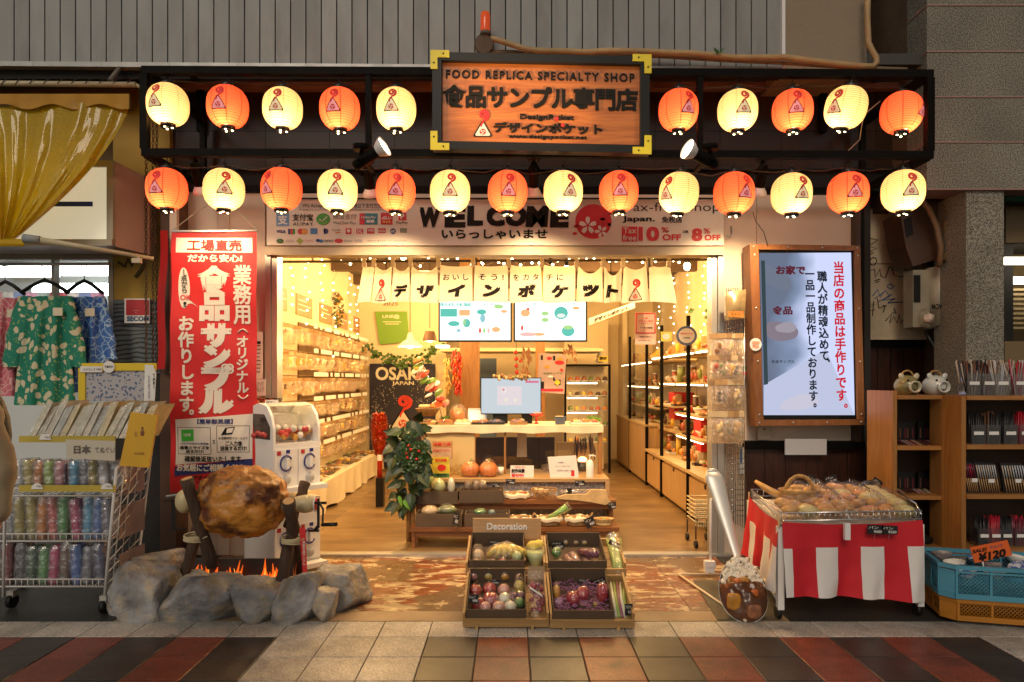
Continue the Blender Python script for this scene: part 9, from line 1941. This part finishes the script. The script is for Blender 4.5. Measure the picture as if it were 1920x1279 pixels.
def stick_board(x0,y0,x1,y1,Y,pal,label,lean=.1,n=9):
 t=thing('chopstick_board',label,'chopstick set',P(x0,y1,Y));sk=(y1-y0)*.14
 b=MB();b.prism([(PX(x,Y),PZ(y,Y))for x,y in((x0-sk*.7,y0),(x1-sk*.7,y0+2),(x1+4,y1),(x0+4,y1))],Y+.012,Y+.03);b.build('black_board',M_tagb,t)
 for q in range(n):
  u=(q+.5)/n;xa=x0-sk*.7+(x1-x0)*u;xb=x0+4+(x1-x0)*u;b=MB();b.tube([P(xa,y0+5,Y+.004),P(xa+(xb-xa)*.5,(y0+y1)/2,Y+.004)],[.0045,.004],5);b.build('stick_top',scol[rr.choice(pal)],t)
  b=MB();b.tube([P(xa+(xb-xa)*.5,(y0+y1)/2+.5,Y+.004),P(xb,y1-4,Y+.004)],[.004,.003],5);b.build('stick_tip',scol[5 if pal[0]!=0 else 2],t)
 b=MB();b.box(PX((x0+x1)/2,Y),PX((x0+x1)/2+11,Y),Y-.004,Y-.002,PZ(y1-22,Y),PZ(y1-29,Y));b.build('price_sticker',M_paper,t)
stick_board(1811,866,1832,926,YBs+.04,(4,6,1),'slanted board of blue and wine chopsticks, leftmost on the third shelf',n=6);stick_board(1834,867,1872,927,YBs+.04,(6,3),'slanted board of silver and wooden chopsticks in the middle of the third shelf');stick_board(1882,868,1925,927,YBs+.04,(6,3,6),'slanted board of pale chopsticks at the right edge of the third shelf')
for q,(y,nm)in enumerate(((836,'second'),(929,'third'))):
 for k in range(4):
  x=1690+k*27;c=P(x+8,y,YA+.1);t=thing('chopstick_tray',f'flat black tray of short sets, {ordw[k]} on the {nm} shelf of the pig unit','tray',c);M_=Matrix.Translation(c)@Matrix.Rotation(R(12),4,'X')
  b=MB();b.box(-.045,.045,-.09,.1,0,.012,0,M_);b.build('tray',M_tagb,t)
  for s_ in range(6):b=MB();xx=-.036+s_*.0145;b.box(xx,xx+.007,-.07,.08,.0125,.019,0,M_);b.build('stick',scol[(s_*2+k+q)%7],t)
  b=MB();b.box(-.01,.02,-.088,-.073,.013,.016,0,M_);b.build('price_sticker',M_paper,t)
 for k in range(2):
  c=P(1698+k*38,y-2,YA+.27);t=thing('box_lid',f'upright black box with rows of small sets, {ordw[k]} at the back of the {nm} shelf','box',c);b=MB();b.box(c.x-.06,c.x+.06,c.y-.01,c.y+.01,c.z,c.z+.17);b.build('box',M_tagb,t)
  for s_ in range(6):b=MB();b.box(c.x-.05+s_*.018,c.x-.042+s_*.018,c.y-.0135,c.y-.0105,c.z+.05,c.z+.12);b.build('stick',scol[(2,0,4)[s_%3]],t)
b=MB();M_st=mat('steel_bowl',(.55,.54,.52),.18,1.0)
for q in range(4):
 c=P(1785,1022-q*3,YA+.12);t=thing('steel_bowl',f'shiny steel bowl nested in a stack on the lowest shelf, {["bottom", "second", "third", "top"][q]} one','bowl',c,'nested steel bowls');b=MB();b.lathe([(0,0),(.05,0),(.08,.04),(.088,.055),(.083,.055),(.05,.006)],c,24);b.build('bowl',M_st,t)
c=P(1725,1022,YA+.12);t=thing('black_pot','black lidded pot on the lowest shelf left of the steel bowls','pot',c);b=MB();b.lathe([(0,0),(.07,0),(.08,.05),(.075,.06),(.03,.085),(0,.09)],c,22);b.build('pot',M_blk,t);b=MB();b.ell(c+Vector((0,0,.1)),(.014,)*3,10,6);b.build('knob',M_blk,t)
#PLASTIC CRATES and the sale sign
def plastic_crate(Z0,h,m,label,x0,Yf,w_,d,rot):
 """basket crate: rims, ribs and lattice sides; corner at x0,Yf turned by rot"""
 o=Vector((x0,Yf,Z0));t=thing('plastic_crate',label,'crate',o);T=Matrix.Translation(o)@Matrix.Rotation(rot,4,'Z');e=.014
 def bx(*a,name='rib',par=t):b=MB();b.box(*a,0,T);return b.build(name,m,par)
 ch=.06
 sides=[((ch,0),(w_,0)),((0,ch),(0,d)),((0,ch),(ch,0)),((w_,0),(w_,d)),((0,d),(w_,d))]
 for(ax_,ay),(bx_,by)in sides:
  a=T@Vector((ax_,ay,0));c_=T@Vector((bx_,by,0));L_=(c_-a).length;u=(c_-a).normalized();n_=Vector((u.y,-u.x,0));Q=Matrix(((u.x,n_.x,0,a.x),(u.y,n_.y,0,a.y),(0,0,1,Z0),(0,0,0,1)))
  corner=L_<.15
  def q(*a_,name='rib',par=t):b=MB();b.box(*a_,0,Q);return b.build(name,m,par)
  q(-.004,L_+.004,-.012,.012,h-.022,h,name='rim');q(0,L_,-.009,.009,0,.03,name='base_rail');q(0,L_,-.007,.007,h*.78,h*.78+.01,name='rail')
  if corner:q(0,L_,-.004,.004,.0301,h*.78,name='corner_panel');continue
  nseg=max(3,int(L_/.14));
  for s_ in range(nseg+1):xx=(L_-.012)*s_/nseg;q(xx,xx+.012,-.0085,.0085,.0301,h-.0221)
  b=MB()
  for s_ in range(nseg):
   if s_==1 and .3<L_<.6:b.box(L_*s_/nseg+.012,L_*(s_+1)/nseg,-.003,.003,.03,h*.78,0,Q);continue
   xa,xb=L_*s_/nseg+.01,L_*(s_+1)/nseg+.002;za,zb=.03,h*.78;st_=.021
   k=-int((zb-za)/st_)
   while xa+k*st_<xb:
    for sg_ in(1,-1):
     p0=[xa+k*st_,za];p1=[xa+k*st_+(zb-za),zb]
     if sg_<0:p0,p1=[p0[0],zb],[p1[0],za]
     dz=(p1[1]-p0[1])/(p1[0]-p0[0])
     if p0[0]<xa:p0=[xa,p0[1]+(xa-p0[0])*dz]
     if p1[0]>xb:p1=[xb,p1[1]-(p1[0]-xb)*dz]
     if p1[0]-p0[0]>.004:b.tube([Q@Vector((p0[0],.001*sg_,p0[1])),Q@Vector((p1[0],.001*sg_,p1[1]))],.0022,4)
    k+=1
  o2=b.build('lattice',m,t);o2['kind']='stuff'
 bx(.01,w_-.01,ch+.01,d-.01,.004,.01,name='floor');return t,T
M_pb=mat('sky_blue_plastic',(.07,.27,.38),.35,var=.12,vs=6);M_po=mat('ochre_plastic',(.42,.16,.015),.4,var=.15,vs=6)
XP,YP_=PX(1752,4.25),4.17
def corner_at(x,y,Y):return PX(x,Y)
plastic_crate(.025,.125,M_po,'lower orange plastic lattice crate under the blue one at the right edge',PX(1838,3.83)-.12,3.95,.75,.42,R(-14))
bc_,TB=plastic_crate(.152,.19,M_pb,'upper sky blue plastic lattice crate of bowls at the right edge',PX(1836,3.83)-.13,3.94,.76,.43,R(-14))
b=MB();b.cyl(P(1855,1195,3.9),P(1865,1195,3.9),.03,seg=14);b.build('castor',M_blk,bc_)
M_bw2=mat('blue_white_china',(.55,.56,.58),.2,coat=.5,col2=(.04,.1,.35),c2=(.48,.55),vs=35,var=.1)
for k in range(12):
 p=TB@Vector((.12+.19*(k%4)+rr.uniform(-.02,.02),.09+.13*(k//4),.10+.015*(k//4)));r_=rr.uniform(.05,.065);t=thing('china_bowl',f'small {["blue patterned", "white", "speckled"][k % 3]} china bowl in the {["front", "middle", "rear"][k//4]} row of the blue crate, {ordw[k % 4]} from left','bowl',p)
 b=MB();b.lathe([(0,0),(r_*.45,0),(r_*.9,r_*.5),(r_,r_*.8),(r_*.94,r_*.8),(r_*.4,.01)],p,20,M=Matrix.Rotation(rr.uniform(-.5,.5),3,'X')@Matrix.Rotation(rr.uniform(-.4,.4),3,'Y'));b.build('bowl',[M_bw2,M_wtray,mat('speckled_grey',0)][k%3],t)
YZ=3.98;t=thing('sale_sign','orange card reading SALE ¥120 standing in the blue crate','sign',P(1860,1055,YZ));M_sal=mat('sale_orange',(.75,.13,.02),.5,emit=(1,.15,.02),es=.0)
b=MB();b.prism([(PX(x,YZ),PZ(y,YZ))for x,y in((1819,1027),(1889,1013),(1898,1041),(1828,1056))],YZ,YZ+.006);b.build('card',M_sal,t)
slp=lambda p:Vector((p.x,p.y,p.z+(p.x-PX(1859,YZ))*.2));text('SALE!',1824,1024,1850,1031,YZ-.003,M_ink,t,.04,warp=slp);text('¥120',1835,1033,1886,1049,YZ-.003,M_ink,t,.05,warp=slp);text('チョイス',1856,1023,1880,1029,YZ-.003,C_('blue_grey_ink',0),t,.02,warp=slp)
b=MB();b.cyl(P(1842,1050,YZ+.01),P(1846,1075,YZ+.01),.004,seg=6);b.build('stick',M_wplas,t)
#PASSER-BY at the left edge
pr_=thing('person','person in a beige coat at the left picture edge, only one sleeve showing','person',(PX(-156,2.3),2.3,0));bx0,by0=PX(-156,2.3),2.3
def skin(name,pts,edges,rad,m,par,lv=2):
 me=bpy.data.meshes.new(name);me.from_pydata([tuple(Vector(p))for p in pts],edges,[]);o=bpy.data.objects.new(name,me);COL.objects.link(o);o.parent=par;me.materials.append(m)
 sk=o.modifiers.new('skin','SKIN');
 for i,r_ in enumerate(rad):d=me.skin_vertices[0].data[i];d.radius=(r_,r_)if not isinstance(r_,tuple)else r_
 me.skin_vertices[0].data[0].use_root=True;s2=o.modifiers.new('smooth','SUBSURF');s2.levels=s2.render_levels=lv;sk.use_smooth_shade=True;return o
SK=[(0,0,.92),(0,.0,1.12),(0,.01,1.34),(0,.02,1.44),(0,0,1.53),(0,-.01,1.64),(.18,.01,1.36),(.255,.03,1.12),(.262,-.02,.92),(.262,-.05,.83),(-.18,.01,1.36),(-.24,.0,1.1),(-.22,-.08,.88),(-.21,-.1,.8),(.09,0,.86),(.1,-.02,.48),(.1,.06,.08),(.1,-.07,.03),(-.09,0,.86),(-.1,.04,.48),(-.1,-.04,.08),(-.1,-.16,.03)]
ED=[(0,1),(1,2),(2,3),(3,4),(4,5),(2,6),(6,7),(7,8),(8,9),(2,10),(10,11),(11,12),(12,13),(0,14),(14,15),(15,16),(16,17),(0,18),(18,19),(19,20),(20,21)]
RD_=[.13,.12,.13,.06,.07,.085,.055,.045,.032,.03,.055,.045,.032,.03,.085,.06,.045,.035,.085,.06,.045,.035]
skin('body',SK,ED,RD_,mat('skin_tone',(.45,.25,.16),.5),pr_)
ct_=[SK[i]for i in(0,1,2,3,6,7,8,10,11,12)];skin('coat',ct_,[(0,1),(1,2),(2,3),(2,4),(4,5),(5,6),(2,7),(7,8),(8,9)],[(.14,.13),.12,(.13,.12),.06,.06,.056,.05,.06,.056,.05],mat('beige_coat',(.36,.28,.17),.8,var=.1),pr_)
tx_=bpy.data.textures.new('folds','CLOUDS');tx_.noise_scale=.09;dm_=bpy.data.objects['coat'].modifiers.new('folds','DISPLACE');dm_.texture=tx_;dm_.strength=.035;dm_.mid_level=.5
skin('trousers',[SK[0]]+[SK[i]for i in(14,15,16,18,19,20)],[(0,1),(1,2),(2,3),(0,4),(4,5),(5,6)],[.14,.1,.075,.065,.1,.075,.065],mat('dark_jeans',(.03,.05,.1),.8,var=.2),pr_)
b=MB();b.ell(Vector((bx0,by0+.005,1.66)),(.1,.115,.11),18,12);b.build('hair',mat('black_hair',(.01,.009,.008),.5),pr_)
b=MB();b.ell(Vector((bx0,by0+.16,1.2)),(.19,.1,.24),18,12);b.tube([Vector((bx0+.13,by0+.12,1.38)),Vector((bx0+.17,by0,1.43)),Vector((bx0+.16,by0-.1,1.36)),Vector((bx0+.15,by0-.12,1.15))],.03,8);b.build('backpack',mat('black_nylon',(.012,.012,.013),.6,var=.3,vs=40),pr_)
for s_ in(-1,1):
 for q in range(4):b=MB();h0=Vector((bx0+(.262 if s_>0 else-.21)+(q-1.5)*.016,by0-(.05 if s_>0 else .1),.82 if s_>0 else .79));b.tube([h0,h0+Vector((0,-.012,-.035)),h0+Vector((0,-.004,-.062-.006*(1.5-abs(q-1.5))))],[.0085,.008,.006],6);b.build('finger',mat('skin_tone',0),pr_)
